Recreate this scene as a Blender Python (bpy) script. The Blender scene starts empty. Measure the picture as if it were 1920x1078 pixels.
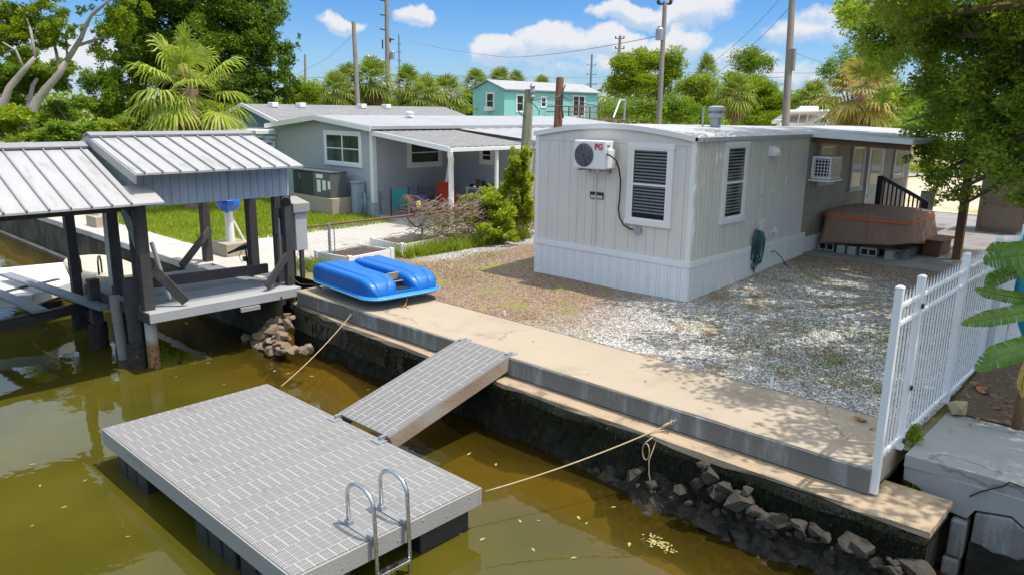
import bpy, bmesh, math, random
import numpy as np
from mathutils import Vector, Matrix

scene = bpy.context.scene
COL = scene.collection
rnd = random.Random(7)
rng = np.random.default_rng(11)
R = math.radians

# ------------------------------------------------------------ camera
CAM = Vector((0.0, 0.0, 3.6)); FPX = 1415.0
PITCH, ROLL, YAW = R(13.13), R(0.66), R(43.09)
def _axes():
    cp, sp, cr, sr = math.cos(PITCH), math.sin(PITCH), math.cos(ROLL), math.sin(ROLL)
    rt, fw, up = Vector((1, 0, 0)), Vector((0, cp, -sp)), Vector((0, sp, cp))
    r2, u2 = cr*rt + sr*up, -sr*rt + cr*up
    Z = Matrix.Rotation(YAW, 3, 'Z')
    return Z @ r2, Z @ u2, Z @ fw
AR, AU, AF = _axes()
cam_d = bpy.data.cameras.new('camera'); cam = bpy.data.objects.new('camera', cam_d); COL.objects.link(cam)
cam.matrix_world = Matrix(((AR.x, AU.x, -AF.x, CAM.x), (AR.y, AU.y, -AF.y, CAM.y), (AR.z, AU.z, -AF.z, CAM.z), (0, 0, 0, 1)))
cam_d.sensor_width = 36.0; cam_d.sensor_fit = 'HORIZONTAL'; cam_d.lens = 36.0*FPX/1920.0
cam_d.clip_start = 0.1; cam_d.clip_end = 3000.0
scene.camera = cam

# ------------------------------------------------------------ sun, sky, exposure
SUN_TO = Vector((0.32, 0.21, 1.0)).normalized()
SUN_EL = math.asin(SUN_TO.z); SUN_AZ = math.atan2(SUN_TO.x, SUN_TO.y)
sl = bpy.data.lights.new('sun', 'SUN'); sl.energy = 2.35; sl.angle = R(0.5); sl.color = (1.0, 0.94, 0.84)
so = bpy.data.objects.new('sun', sl); COL.objects.link(so); so.location = (0, 0, 60)
so.rotation_euler = (-SUN_TO).to_track_quat('-Z', 'Y').to_euler()
scene.view_settings.view_transform = 'Standard'; scene.view_settings.look = 'None'
scene.view_settings.gamma = 1.0; scene.view_settings.exposure = 0.95
scene.render.engine = 'CYCLES'
cy = scene.cycles
cy.max_bounces = 6; cy.diffuse_bounces = 3; cy.glossy_bounces = 3; cy.transmission_bounces = 4; cy.transparent_max_bounces = 12
cy.use_denoising = True; cy.caustics_reflective = False; cy.caustics_refractive = False; cy.sample_clamp_indirect = 4.0

def ray(px, py):
    return AF*FPX + AR*(px-960.0) - AU*(py-539.0)
def P(px, py, z=0.0):
    "point of the plane at height z"
    d = ray(px, py); return CAM + d*((z-CAM.z)/d.z)
def PX(px, py, x):
    d = ray(px, py); return CAM + d*((x-CAM.x)/d.x)
def PY(px, py, y):
    d = ray(px, py); return CAM + d*((y-CAM.y)/d.y)
def PD(px, py, dep):
    return CAM + ray(px, py)*(dep/FPX)

# ------------------------------------------------------------ node helpers
class NT:
    def __init__(s, tree): s.t = tree; s.n = tree.nodes; s.l = tree.links; s.n.clear()
    def new(s, typ, **kw):
        n = s.n.new(typ)
        for k, v in kw.items():
            if k.startswith('i_'):
                key = k[2:]; key = int(key) if key.isdigit() else key.replace('_', ' ')
                s.put(n.inputs[key], v)
            else: setattr(n, k, v)
        return n
    def put(s, inp, v):
        if isinstance(v, bpy.types.NodeSocket): s.l.new(v, inp)
        elif isinstance(v, bpy.types.Node): s.l.new(v.outputs[0], inp)
        else:
            if inp.type == 'RGBA' and len(v) == 3: v = (*v, 1.0)
            inp.default_value = v
    def math(s, op, a, b=0.0, clamp=False):
        n = s.n.new('ShaderNodeMath'); n.operation = op; n.use_clamp = clamp
        s.put(n.inputs[0], a); s.put(n.inputs[1], b); return n.outputs[0]
    def vmath(s, op, a, b=(0, 0, 0), out=0):
        n = s.n.new('ShaderNodeVectorMath'); n.operation = op
        s.put(n.inputs[0], a)
        if op == 'SCALE': s.put(n.inputs['Scale'], b)
        else: s.put(n.inputs[1], b)
        return n.outputs['Value'] if op in ('DOT_PRODUCT', 'LENGTH') else n.outputs[out]
    def mix(s, f, a, b, typ='MIX'):
        n = s.n.new('ShaderNodeMix'); n.data_type = 'RGBA'; n.blend_type = typ
        s.put(n.inputs['Factor'], f); s.put(n.inputs['A'], a); s.put(n.inputs['B'], b); return n.outputs['Result']
    def ramp(s, f, a, b, lo=0.0, hi=1.0, smooth=True):
        n = s.n.new('ShaderNodeMapRange'); n.clamp = True
        n.interpolation_type = 'SMOOTHSTEP' if smooth else 'LINEAR'
        for k, v in zip((1, 2, 3, 4), (a, b, lo, hi)): n.inputs[k].default_value = v
        s.put(n.inputs[0], f); return n.outputs[0]
    def noise(s, vec, scale, detail=5, rough=0.55, dist=0.0, col=False):
        n = s.n.new('ShaderNodeTexNoise'); n.inputs['Scale'].default_value = scale; n.inputs['Detail'].default_value = detail
        n.inputs['Roughness'].default_value = rough; n.inputs['Distortion'].default_value = dist
        if vec is not None: s.put(n.inputs['Vector'], vec)
        return n.outputs['Color'] if col else n.outputs[0]

# ------------------------------------------------------------ world
w = bpy.data.worlds.new('World'); scene.world = w; w.use_nodes = True
t = NT(w.node_tree)
sky = t.new('ShaderNodeTexSky', sky_type='NISHITA', sun_disc=False, sun_elevation=SUN_EL, sun_rotation=SUN_AZ)
sky.altitude = 0; sky.air_density = 1.0; sky.dust_density = 0.6; sky.ozone_density = 2.5
tc = t.new('ShaderNodeTexCoord').outputs['Generated']
el = t.new('ShaderNodeSeparateXYZ', i_0=tc).outputs[2]
# sky gain: dimmed low over the horizon, boosted overhead as added fill light
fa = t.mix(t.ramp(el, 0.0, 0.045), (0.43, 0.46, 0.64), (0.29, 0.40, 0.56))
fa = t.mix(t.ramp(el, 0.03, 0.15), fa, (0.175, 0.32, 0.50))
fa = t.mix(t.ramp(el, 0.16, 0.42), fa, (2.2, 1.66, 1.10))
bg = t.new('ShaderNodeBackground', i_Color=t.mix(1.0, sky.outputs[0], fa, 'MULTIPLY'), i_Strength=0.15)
dn = t.noise(tc, 9.0, 6, 0.6, col=True)
dv = t.vmath('ADD', tc, t.vmath('SCALE', t.vmath('SUBTRACT', dn, (0.5, 0.5, 0.5)), 0.085))
mask = None; shade = None
# cumulus banks, each a patch of directions: centre, half sizes, density
for (cx, cyy, hx, hy, dens) in [(628, 34, 44, 20, .8), (768, 38, 42, 24, 1), (935, 85, 70, 34, 1), (1040, 78, 105, 42, 1), (1150, 75, 95, 40, 1), (1255, 80, 80, 34, .9),
        (1180, 10, 85, 26, .9), (1310, 22, 95, 38, .75), (1290, 70, 45, 18, .6), (1500, 55, 85, 34, .6), (1555, 25, 80, 36, .55), (1395, 115, 80, 26, .5), (1130, 135, 260, 26, .32),
        (850, 168, 330, 18, .35), (1500, 150, 180, 26, .4), (150, 120, 110, 70, .7), (40, 60, 60, 40, .4), (1180, 120, 120, 22, .55),
        (-300, -150, 300, 90, .8), (500, -330, 260, 90, .8), (1500, -300, 320, 120, .85), (2400, 0, 320, 90, .8), (1000, -700, 400, 140, .9), (200, -900, 500, 200, .9), (2000, -800, 500, 200, .9)]:
    d = ray(cx, cyy).normalized(); r_ = Vector((-d.y, d.x, 0)).normalized() * -1; u_ = r_.cross(d)
    a = t.math('MULTIPLY', t.vmath('DOT_PRODUCT', dv, tuple(r_)), FPX/hx)
    b0 = t.math('SUBTRACT', t.vmath('DOT_PRODUCT', dv, tuple(u_)), 0.0)
    b = t.math('MULTIPLY', b0, FPX/hy)
    q = t.math('ADD', t.math('MULTIPLY', a, a), t.math('MULTIPLY', b, b))
    front = t.math('GREATER_THAN', t.vmath('DOT_PRODUCT', tc, tuple(d)), 0.3)
    mk = t.math('MULTIPLY', t.math('MULTIPLY', t.math('SUBTRACT', 1.0, q, clamp=True), dens), front)
    sh = t.math('MULTIPLY', mk, t.ramp(b, -0.75, 0.35))
    mask = mk if mask is None else t.math('MAXIMUM', mask, mk)
    shade = sh if shade is None else t.math('MAXIMUM', shade, sh)
n2 = t.noise(tc, 26.0, 8, 0.62)
m2 = t.ramp(t.math('ADD', mask, t.math('MULTIPLY', t.math('SUBTRACT', n2, 0.5), 0.9)), 0.08, 0.55)
m2 = t.math('MULTIPLY', m2, t.ramp(mask, 0.0, 0.2))
lit = t.ramp(t.math('ADD', t.math('DIVIDE', shade, t.math('MAXIMUM', mask, 0.02)), t.math('MULTIPLY', t.math('SUBTRACT', n2, 0.5), 0.6)), 0.15, 0.9)
cc = t.mix(lit, (0.27, 0.34, 0.44), (0.455, 0.455, 0.465))
cbg = t.new('ShaderNodeBackground', i_Color=cc, i_Strength=1.0)
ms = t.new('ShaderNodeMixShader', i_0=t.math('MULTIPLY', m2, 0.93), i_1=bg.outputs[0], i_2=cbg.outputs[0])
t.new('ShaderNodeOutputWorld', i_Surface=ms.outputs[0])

# ------------------------------------------------------------ materials
MATS = {}
def _start(name):
    m = bpy.data.materials.new(name); m.use_nodes = True; MATS[name] = m
    t = NT(m.node_tree); out = t.new('ShaderNodeOutputMaterial'); pr = t.new('ShaderNodeBsdfPrincipled')
    t.l.new(pr.outputs[0], out.inputs[0]); co = t.new('ShaderNodeTexCoord').outputs['Object']
    return m, t, pr, out, co
def M(name, col, rough=0.6, metal=0.0, var=0.18, scale=2.5, bump=0.0, bscale=60.0, dirt=None, dscale=1.5, dlo=0.5, dhi=0.75, streak=None, spec=0.5, fine=0.0, crack=0.0):
    m, t, pr, out, co = _start(name)
    c = t.mix(t.noise(co, scale, 6), tuple(x*(1-var) for x in col), tuple(min(1, x*(1+var)) for x in col))
    if fine: c = t.mix(t.math('MULTIPLY', t.ramp(t.noise(co, 90, 3), .35, .65), fine), c, tuple(x*.55 for x in col))
    if dirt:
        v = co
        if streak: v = t.vmath('MULTIPLY', co, streak)
        c = t.mix(t.ramp(t.noise(v, dscale, 7, .65), dlo, dhi), c, dirt)
    if crack:
        vo = t.new('ShaderNodeTexVoronoi', feature='DISTANCE_TO_EDGE'); vo.inputs['Scale'].default_value = crack
        t.put(vo.inputs['Vector'], t.vmath('ADD', co, t.vmath('SCALE', t.noise(co, 2.2, 5, col=True), .55)))
        ck = t.math('MULTIPLY', t.ramp(vo.outputs['Distance'], .009, .003), t.ramp(t.noise(co, .7, 3), .46, .58))
        c = t.mix(t.math('MULTIPLY', ck, .5), c, tuple(x*.25 for x in col))
        c = t.mix(t.math('MULTIPLY', t.ramp(t.noise(co, 16, 5, .7), .62, .72), .35), c, tuple(x*.45 for x in col))
    t.put(pr.inputs['Base Color'], c)
    rr = t.ramp(t.noise(co, scale*4, 4), 0.2, 0.8, max(0.03, rough-0.12), min(1, rough+0.12))
    t.put(pr.inputs['Roughness'], rr); pr.inputs['Metallic'].default_value = metal; pr.inputs['Specular IOR Level'].default_value = spec
    if bump:
        b = t.new('ShaderNodeBump', i_Strength=bump, i_Distance=0.02, i_Height=t.noise(co, bscale, 6)); t.put(pr.inputs['Normal'], b)
    return m
def leafmat(name, dark, light, odd=None, oddf=0.06, trans=0.35, nscale=0.7):
    m, t, pr, out, co = _start(name)
    ri = t.new('ShaderNodeNewGeometry').outputs['Random Per Island']
    c = t.mix(t.math('ADD', t.math('MULTIPLY', ri, 0.55), t.math('MULTIPLY', t.ramp(t.noise(co, nscale, 3), .3, .7), 0.45)), dark, light)
    if odd: c = t.mix(t.math('LESS_THAN', ri, oddf), c, odd)
    t.put(pr.inputs['Base Color'], c); pr.inputs['Roughness'].default_value = 0.6; pr.inputs['Specular IOR Level'].default_value = 0.12
    tr = t.new('ShaderNodeBsdfTranslucent', i_Color=t.mix(0.5, c, (0.5, 0.55, 0.05), 'MULTIPLY'))
    t.put(tr.inputs[0], t.mix(1.0, c, (1.5, 1.7, 0.8), 'MULTIPLY'))
    x = t.new('ShaderNodeMixShader', i_0=trans, i_1=pr.outputs[0], i_2=tr.outputs[0]); t.l.new(x.outputs[0], out.inputs[0])
    return m
def glassmat(name, tint=(0.02, 0.03, 0.03), clear=0.0):
    m, t, pr, out, co = _start(name)
    t.put(pr.inputs['Base Color'], t.mix(t.noise(co, 2.0, 3), tuple(x*.6 for x in tint), tuple(x*1.5 for x in tint)))
    pr.inputs['Roughness'].default_value = 0.06; pr.inputs['Specular IOR Level'].default_value = 0.35
    if clear:
        tr = t.new('ShaderNodeBsdfTransparent'); x = t.new('ShaderNodeMixShader', i_0=clear, i_1=pr.outputs[0], i_2=tr.outputs[0]); t.l.new(x.outputs[0], out.inputs[0])
    return m

# ------------------------------------------------------------ mesh builder and naming
ORG = {}
class MB:
    def __init__(s): s.v = []; s.f = []; s.m = []
    def add(s, vs, fs, m=0):
        n = len(s.v); s.v += [tuple(x) for x in vs]; s.f += [tuple(i+n for i in f) for f in fs]; s.m += [m]*len(fs); return s
    def box(s, x0, x1, y0, y1, z0, z1, m=0):
        return s.add([(x0, y0, z0), (x1, y0, z0), (x1, y1, z0), (x0, y1, z0), (x0, y0, z1), (x1, y0, z1), (x1, y1, z1), (x0, y1, z1)],
                     [(0, 3, 2, 1), (4, 5, 6, 7), (0, 1, 5, 4), (1, 2, 6, 5), (2, 3, 7, 6), (3, 0, 4, 7)], m)
    def obox(s, c, u, v, w_, m=0):
        c, u, v, w_ = map(Vector, (c, u, v, w_))
        if u.cross(v).dot(w_) < 0: u = -u
        return s.add([c-u-v-w_, c+u-v-w_, c+u+v-w_, c-u+v-w_, c-u-v+w_, c+u-v+w_, c+u+v+w_, c-u+v+w_],
                     [(0, 3, 2, 1), (4, 5, 6, 7), (0, 1, 5, 4), (1, 2, 6, 5), (2, 3, 7, 6), (3, 0, 4, 7)], m)
    def beam(s, p, q, wd, ht, m=0, up=(0, 0, 1)):
        p, q, up = Vector(p), Vector(q), Vector(up); d = (q-p)
        if abs(d.normalized().dot(up)) > 0.98: up = Vector((0, 1, 0))
        sd = d.cross(up).normalized(); u2 = sd.cross(d).normalized()
        return s.obox((p+q)/2, d/2, sd*wd/2, u2*ht/2, m)
    def tube(s, pts, r, seg=8, m=0, cap=True):
        pts = [Vector(p) for p in pts]; n = len(pts); rs = r if isinstance(r, (list, tuple)) else [r]*n
        vs = []; prev = None
        for i, p in enumerate(pts):
            d = (pts[min(i+1, n-1)]-pts[max(i-1, 0)]).normalized()
            if prev is None:
                a = Vector((0, 0, 1)) if abs(d.z) < 0.9 else Vector((1, 0, 0)); x = d.cross(a).normalized()
            else:
                x = (prev-d*prev.dot(d)); x = x.normalized() if x.length > 1e-6 else d.orthogonal().normalized()
            prev = x; y = d.cross(x)
            for k in range(seg):
                a = 2*math.pi*k/seg; vs.append(p+(x*math.cos(a)+y*math.sin(a))*rs[i])
        fs = [(i*seg+k, i*seg+(k+1) % seg, (i+1)*seg+(k+1) % seg, (i+1)*seg+k) for i in range(n-1) for k in range(seg)]
        if cap: fs += [tuple(range(seg-1, -1, -1)), tuple((n-1)*seg+k for k in range(seg))]
        return s.add(vs, fs, m)
    def lathe(s, prof, c, seg=20, m=0, axis=None):
        c = Vector(c); ax = Vector(axis).normalized() if axis else Vector((0, 0, 1)); x = ax.orthogonal().normalized(); y = ax.cross(x); n = len(prof)
        vs = [c+(x*math.cos(2*math.pi*k/seg)+y*math.sin(2*math.pi*k/seg))*r+ax*z for r, z in prof for k in range(seg)]
        fs = [(i*seg+k, i*seg+(k+1) % seg, (i+1)*seg+(k+1) % seg, (i+1)*seg+k) for i in range(n-1) for k in range(seg)]
        fs += [tuple(range(seg-1, -1, -1)), tuple((n-1)*seg+k for k in range(seg))]
        return s.add(vs, fs, m)
    def prism(s, poly, z0, z1, m=0):
        n = len(poly)
        a = sum(poly[i][0]*poly[(i+1) % n][1]-poly[(i+1) % n][0]*poly[i][1] for i in range(n))
        if a < 0: poly = poly[::-1]
        vs = [(p[0], p[1], z0) for p in poly]+[(p[0], p[1], z1) for p in poly]
        return s.add(vs, [tuple(range(n-1, -1, -1)), tuple(range(n, 2*n))]+[(i, (i+1) % n, n+(i+1) % n, n+i) for i in range(n)], m)
    def extrude(s, sec, axis, m=0):
        "section (list of points, one plane) swept along a vector"
        sec = [Vector(p) for p in sec]; ax = Vector(axis); n = len(sec)
        nr = sum(((sec[i]-sec[0]).cross(sec[i+1]-sec[0]) for i in range(1, n-1)), Vector())
        if nr.dot(ax) < 0: sec = sec[::-1]
        vs = sec+[p+ax for p in sec]
        return s.add(vs, [tuple(range(n-1, -1, -1)), tuple(range(n, 2*n))]+[(i, (i+1) % n, n+(i+1) % n, n+i) for i in range(n)], m)
    def grid(s, nx, ny, fn, m=0):
        vs = [fn(i/nx, j/ny) for j in range(ny+1) for i in range(nx+1)]
        return s.add(vs, [(j*(nx+1)+i, j*(nx+1)+i+1, (j+1)*(nx+1)+i+1, (j+1)*(nx+1)+i) for j in range(ny) for i in range(nx)], m)
    def ball(s, c, rx, ry, rz, nu=14, nv=8, m=0, amp=0.0):
        c = Vector(c); vs = []; ph = [rnd.uniform(0, 6) for _ in range(6)]
        for j in range(nv+1):
            th = math.pi*j/nv
            for i in range(nu):
                a = 2*math.pi*i/nu; k = 1+amp*(math.sin(3*a+ph[0]+2*th)+math.sin(5*th+ph[1])*.7+math.sin(2*a-4*th+ph[2]))
                vs.append(c+Vector((rx*math.sin(th)*math.cos(a), ry*math.sin(th)*math.sin(a), rz*math.cos(th)))*k)
        return s.add(vs, [(j*nu+i, (j+1)*nu+i, (j+1)*nu+(i+1) % nu, j*nu+(i+1) % nu) for j in range(nv) for i in range(nu)], m)
    def build(s, name, mats, parent=None, smooth=False, bevel=0.0, auto=False):
        mats = mats if isinstance(mats, (list, tuple)) else [mats]
        if parent is None:
            a = np.array(s.v); org = Vector(((a[:, 0].min()+a[:, 0].max())/2, (a[:, 1].min()+a[:, 1].max())/2, a[:, 2].min()))
        else: org = ORG[parent.name]
        me = bpy.data.meshes.new(name)
        me.from_pydata([(x-org.x, y-org.y, z-org.z) for x, y, z in s.v], [], s.f)
        for m in mats: me.materials.append(MATS[m] if isinstance(m, str) else m)
        if any(s.m): me.polygons.foreach_set('material_index', s.m)
        if smooth or auto: me.polygons.foreach_set('use_smooth', [True]*len(s.f))
        if auto: me.set_sharp_from_angle(angle=R(35))
        me.update()
        o = bpy.data.objects.new(name, me); COL.objects.link(o)
        if parent is None: o.location = org
        else: o.parent = parent
        ORG[o.name] = org
        if bevel:
            b = o.modifiers.new('bevel', 'BEVEL'); b.width = bevel; b.segments = 2; b.limit_method = 'ANGLE'; b.angle_limit = R(40)
        return o
def tag(o, label=None, cat=None, group=None, kind=None):
    if label: o['label'] = label
    if cat: o['category'] = cat
    if group: o['group'] = group
    if kind: o['kind'] = kind
    return o
def thing(name, label, cat, loc=(0, 0, 0), group=None):
    o = bpy.data.objects.new(name, None); COL.objects.link(o); o.location = loc; o.empty_display_size = 0.2
    ORG[o.name] = Vector(loc); return tag(o, label, cat, group)
def copy_tree(o, loc=None, rz=None, sc=None, label=None, parent=None):
    c = o.copy(); COL.objects.link(c); c.parent = parent
    if loc is not None: c.location = loc
    if rz is not None: c.rotation_euler = (0, 0, rz)
    if sc is not None: c.scale = sc if isinstance(sc, (tuple, list)) else (sc, sc, sc)
    if label: c['label'] = label
    for ch in o.children: copy_tree(ch, parent=c)
    return c
def structure(o): o['kind'] = 'structure'; return o

# ------------------------------------------------------------ foliage
def np_mesh(name, verts, nper, mat, parent=None, org=None):
    "verts (N*nper,3): N faces of nper corners each"
    org = ORG[parent.name] if parent else Vector(org)
    verts = (np.asarray(verts, dtype=np.float32)-np.array(org, dtype=np.float32)); n = len(verts)//nper
    me = bpy.data.meshes.new(name); me.vertices.add(len(verts)); me.vertices.foreach_set('co', verts.ravel())
    me.loops.add(n*nper); me.loops.foreach_set('vertex_index', np.arange(n*nper, dtype=np.int32))
    me.polygons.add(n); me.polygons.foreach_set('loop_start', np.arange(0, n*nper, nper, dtype=np.int32))
    me.polygons.foreach_set('loop_total', np.full(n, nper, dtype=np.int32))
    me.materials.append(MATS[mat]); me.update(calc_edges=True); me.validate()
    o = bpy.data.objects.new(name, me); COL.objects.link(o)
    if parent: o.parent = parent
    else: o.location = org
    ORG[o.name] = org; return o
def leaf_quads(c, size, aspect=0.45, up=0.3, out=None, outw=0.0, droop=0.0):
    "one kite-shaped leaf per centre"
    n = len(c); d = rng.normal(size=(n, 3)); d[:, 2] *= 0.6; d[:, 2] -= droop
    if out is not None: d = d+out*outw
    d /= np.linalg.norm(d, axis=1)[:, None]
    nr = rng.normal(size=(n, 3)); nr[:, 2] += up*2.2
    sd = np.cross(d, nr); sd /= np.linalg.norm(sd, axis=1)[:, None]+1e-9
    L = size*rng.uniform(0.6, 1.3, n)[:, None]; W = L*aspect
    nn = np.cross(sd, d)
    return np.stack([c-d*L*.5, c+sd*W*.5-nn*W*.12, c+d*L*.5, c-sd*W*.5-nn*W*.12], axis=1).reshape(-1, 3)
def clump_points(clumps, total, shell=0.55, flat=0.0):
    "clumps: (x,y,z,rx,ry,rz,weight)"
    cl = np.array(clumps, dtype=float); wt = cl[:, 6]*(cl[:, 3]*cl[:, 4]*cl[:, 5])**(2/3); wt /= wt.sum()
    k = rng.choice(len(cl), size=total, p=wt); d = rng.normal(size=(total, 3)); d /= np.linalg.norm(d, axis=1)[:, None]
    rad = rng.uniform(shell**3, 1.0, total)**(1/3)
    # lumpy outline: twigs reach out of the ball in some directions and fall short in others
    ph = rng.uniform(0, 6.28, (len(cl), 4))
    lump = 1+0.22*np.sin(4*d[:, 0]+ph[k, 0])*np.sin(5*d[:, 1]+ph[k, 1])+0.2*np.sin(7*d[:, 2]+ph[k, 2]+3*d[:, 0])+rng.normal(0, .06, total)
    return cl[k, :3]+d*cl[k, 3:6]*(rad*lump)[:, None], d
def subclumps(clumps, n, rr=(0.25, 0.5)):
    out = []
    cl = np.array(clumps, dtype=float); wt = cl[:, 6]*(cl[:, 3]*cl[:, 4]*cl[:, 5])**(2/3); wt /= wt.sum()
    for k in rng.choice(len(cl), size=n, p=wt):
        d = rng.normal(size=3); d /= np.linalg.norm(d); q = rng.uniform(.35, 1.0); f = rng.uniform(*rr)
        c = cl[k]; out.append((*(c[:3]+d*c[3:6]*q), *(c[3:6]*f*np.array([1, 1, 1.0])), 1.0))
    return out
# ------------------------------------------------------------ shared materials
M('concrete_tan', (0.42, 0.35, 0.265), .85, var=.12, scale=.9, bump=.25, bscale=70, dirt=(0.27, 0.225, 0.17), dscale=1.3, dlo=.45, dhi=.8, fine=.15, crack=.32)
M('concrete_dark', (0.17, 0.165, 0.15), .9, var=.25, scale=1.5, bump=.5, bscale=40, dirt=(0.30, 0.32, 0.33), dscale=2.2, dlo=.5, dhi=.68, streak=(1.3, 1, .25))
M('concrete_ledge', (0.42, 0.325, 0.22), .95, var=.2, scale=2, bump=.7, bscale=45, dirt=(0.22, 0.17, 0.12), dscale=3, dlo=.5, dhi=.7)
M('concrete_grey', (0.33, 0.335, 0.335), .85, var=.12, scale=1.2, bump=.25, bscale=60, dirt=(0.27, 0.27, 0.25), dscale=1.7, dlo=.48, dhi=.75, crack=.4)
M('concrete_pale', (0.52, 0.49, 0.45), .85, var=.1, scale=1, bump=.2, dirt=(0.36, 0.33, 0.29), dscale=1.1, dlo=.48, dhi=.8, crack=.3)
M('block', (0.36, 0.35, 0.33), .95, var=.15, scale=6, bump=.6, bscale=90)
M('block_warm', (0.40, 0.34, 0.27), .95, var=.15, scale=6, bump=.6, bscale=90)
M('brick_red', (0.33, 0.07, 0.07), .9, var=.2, scale=8)
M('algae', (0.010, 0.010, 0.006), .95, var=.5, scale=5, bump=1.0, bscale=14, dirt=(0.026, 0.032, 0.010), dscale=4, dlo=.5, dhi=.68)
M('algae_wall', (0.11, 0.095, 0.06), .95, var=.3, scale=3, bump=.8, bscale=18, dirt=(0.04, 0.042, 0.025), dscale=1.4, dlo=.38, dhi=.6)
M('rock', (0.25, 0.195, 0.135), .95, var=.35, scale=4, bump=1.0, bscale=22, dirt=(0.075, 0.06, 0.045), dscale=5, dlo=.5, dhi=.7)
M('rock_grey', (0.048, 0.041, 0.032), .95, var=.35, scale=4, bump=.9, bscale=25, dirt=(0.13, 0.115, 0.09), dscale=3, dlo=.58, dhi=.75)
M('rock_sunken', (0.42, 0.29, 0.09), .95, var=.25, scale=4, bump=.5, bscale=22)
M('rock_tan', (0.40, 0.34, 0.2), .95, var=.2, scale=4, bump=.5, bscale=22)
M('white_paint', (0.78, 0.78, 0.77), .5, var=.05, scale=3, dirt=(0.62, 0.6, 0.56), dscale=2, dlo=.6, dhi=.9)
M('white_alu', (0.80, 0.81, 0.83), .35, var=.03, scale=3, dirt=(0.66, 0.66, 0.66), dscale=4, dlo=.6, dhi=.9)
M('white_plastic', (0.82, 0.82, 0.80), .35, var=.03, scale=3)
M('trailer_wall', (0.70, 0.655, 0.595), .6, var=.05, scale=1.6, bump=.08, bscale=90, dirt=(0.52, 0.49, 0.45), dscale=1.2, dlo=.5, dhi=.9, streak=(3, 3, .4))
M('trailer_gap', (0.46, 0.43, 0.39), .8, var=.1)
M('skirt', (0.78, 0.79, 0.80), .55, var=.05, scale=1.4, dirt=(0.55, 0.53, 0.48), dscale=2.2, dlo=.55, dhi=.85, streak=(5, 5, .7))
M('trailer_trim', (0.78, 0.77, 0.75), .5, var=.05, scale=2)
M('trailer_roof', (0.44, 0.44, 0.46), .55, var=.08, scale=1.2, bump=.3, bscale=7, dirt=(0.25, 0.26, 0.28), dscale=.8, dlo=.48, dhi=.75)
M('tan_trim', (0.50, 0.45, 0.36), .6, var=.08)
M('blind', (0.66, 0.66, 0.64), .5, var=.03)
M('dark_hole', (0.012, 0.014, 0.02), .8, var=.3)
glassmat('pane_clear', (0.02, 0.03, 0.03), clear=.72)
glassmat('pane_dark', (0.018, 0.026, 0.022))
glassmat('pane_green', (0.035, 0.06, 0.035))
M('black_plastic', (0.018, 0.019, 0.022), .5, var=.3, scale=5, bump=.1, dirt=(0.06, 0.06, 0.055), dscale=3, dlo=.6, dhi=.85)
M('black_metal', (0.022, 0.026, 0.03), .4, var=.3)
M('steel', (0.55, 0.57, 0.60), .28, metal=1.0, var=.12, scale=6)
M('galv', (0.36, 0.38, 0.41), .5, metal=.6, var=.2, scale=8)
M('grey_board', (0.31, 0.305, 0.29), .8, var=.15, scale=2, bump=.3, bscale=30, dirt=(0.21, 0.2, 0.175), dscale=2, streak=(.3, .3, 2))
M('weathered_wood', (0.30, 0.22, 0.155), .85, var=.25, scale=2, bump=.4, bscale=26, dirt=(0.36, 0.33, 0.29), dscale=1.2, dlo=.45, dhi=.7)
M('brown_wood', (0.17, 0.085, 0.035), .8, var=.3, scale=2.5, bump=.4, bscale=26, dirt=(0.10, 0.06, 0.03), dscale=2)
M('dark_wood', (0.050, 0.046, 0.048), .8, var=.3, scale=2.5, bump=.4, bscale=25, dirt=(0.11, 0.10, 0.095), dscale=1.6, dlo=.52, dhi=.75)
M('dark_deck', (0.20, 0.225, 0.265), .8, var=.2, scale=2, bump=.3, bscale=30, dirt=(0.24, 0.24, 0.24), dscale=1.5, dlo=.5, dhi=.8)
M('pale_deck', (0.36, 0.37, 0.38), .8, var=.15, scale=2, bump=.3, bscale=30)
M('boat_blue', (0.001, 0.135, 0.50), .42, var=.1, scale=2, dirt=(0.004, 0.175, 0.52), dscale=2.2, dlo=.52, dhi=.8)
M('boat_rim', (0.02, 0.23, 0.58), .45, var=.1)
M('orange_rope', (0.55, 0.20, 0.04), .9, var=.25, scale=20)
M('pale_rope', (0.45, 0.34, 0.2), .9, var=.25, scale=20)
M('shell_white', (0.62, 0.6, 0.56), .8, var=.15)
M('leaf_yellow', (0.36, 0.31, 0.12), .7, var=.3)
M('dry_leaf', (0.35, 0.16, 0.06), .8, var=.4, scale=5)
M('soil', (0.085, 0.05, 0.035), .95, var=.4, scale=6, bump=.8, bscale=45)
leafmat('grass_blade', (0.13, 0.21, 0.014), (0.31, 0.38, 0.035), odd=(0.34, 0.30, 0.08), oddf=.12, trans=.3, nscale=1.2)
leafmat('weed_blade', (0.09, 0.13, 0.02), (0.22, 0.24, 0.05), odd=(0.32, 0.27, 0.1), oddf=.25, trans=.25)

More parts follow.
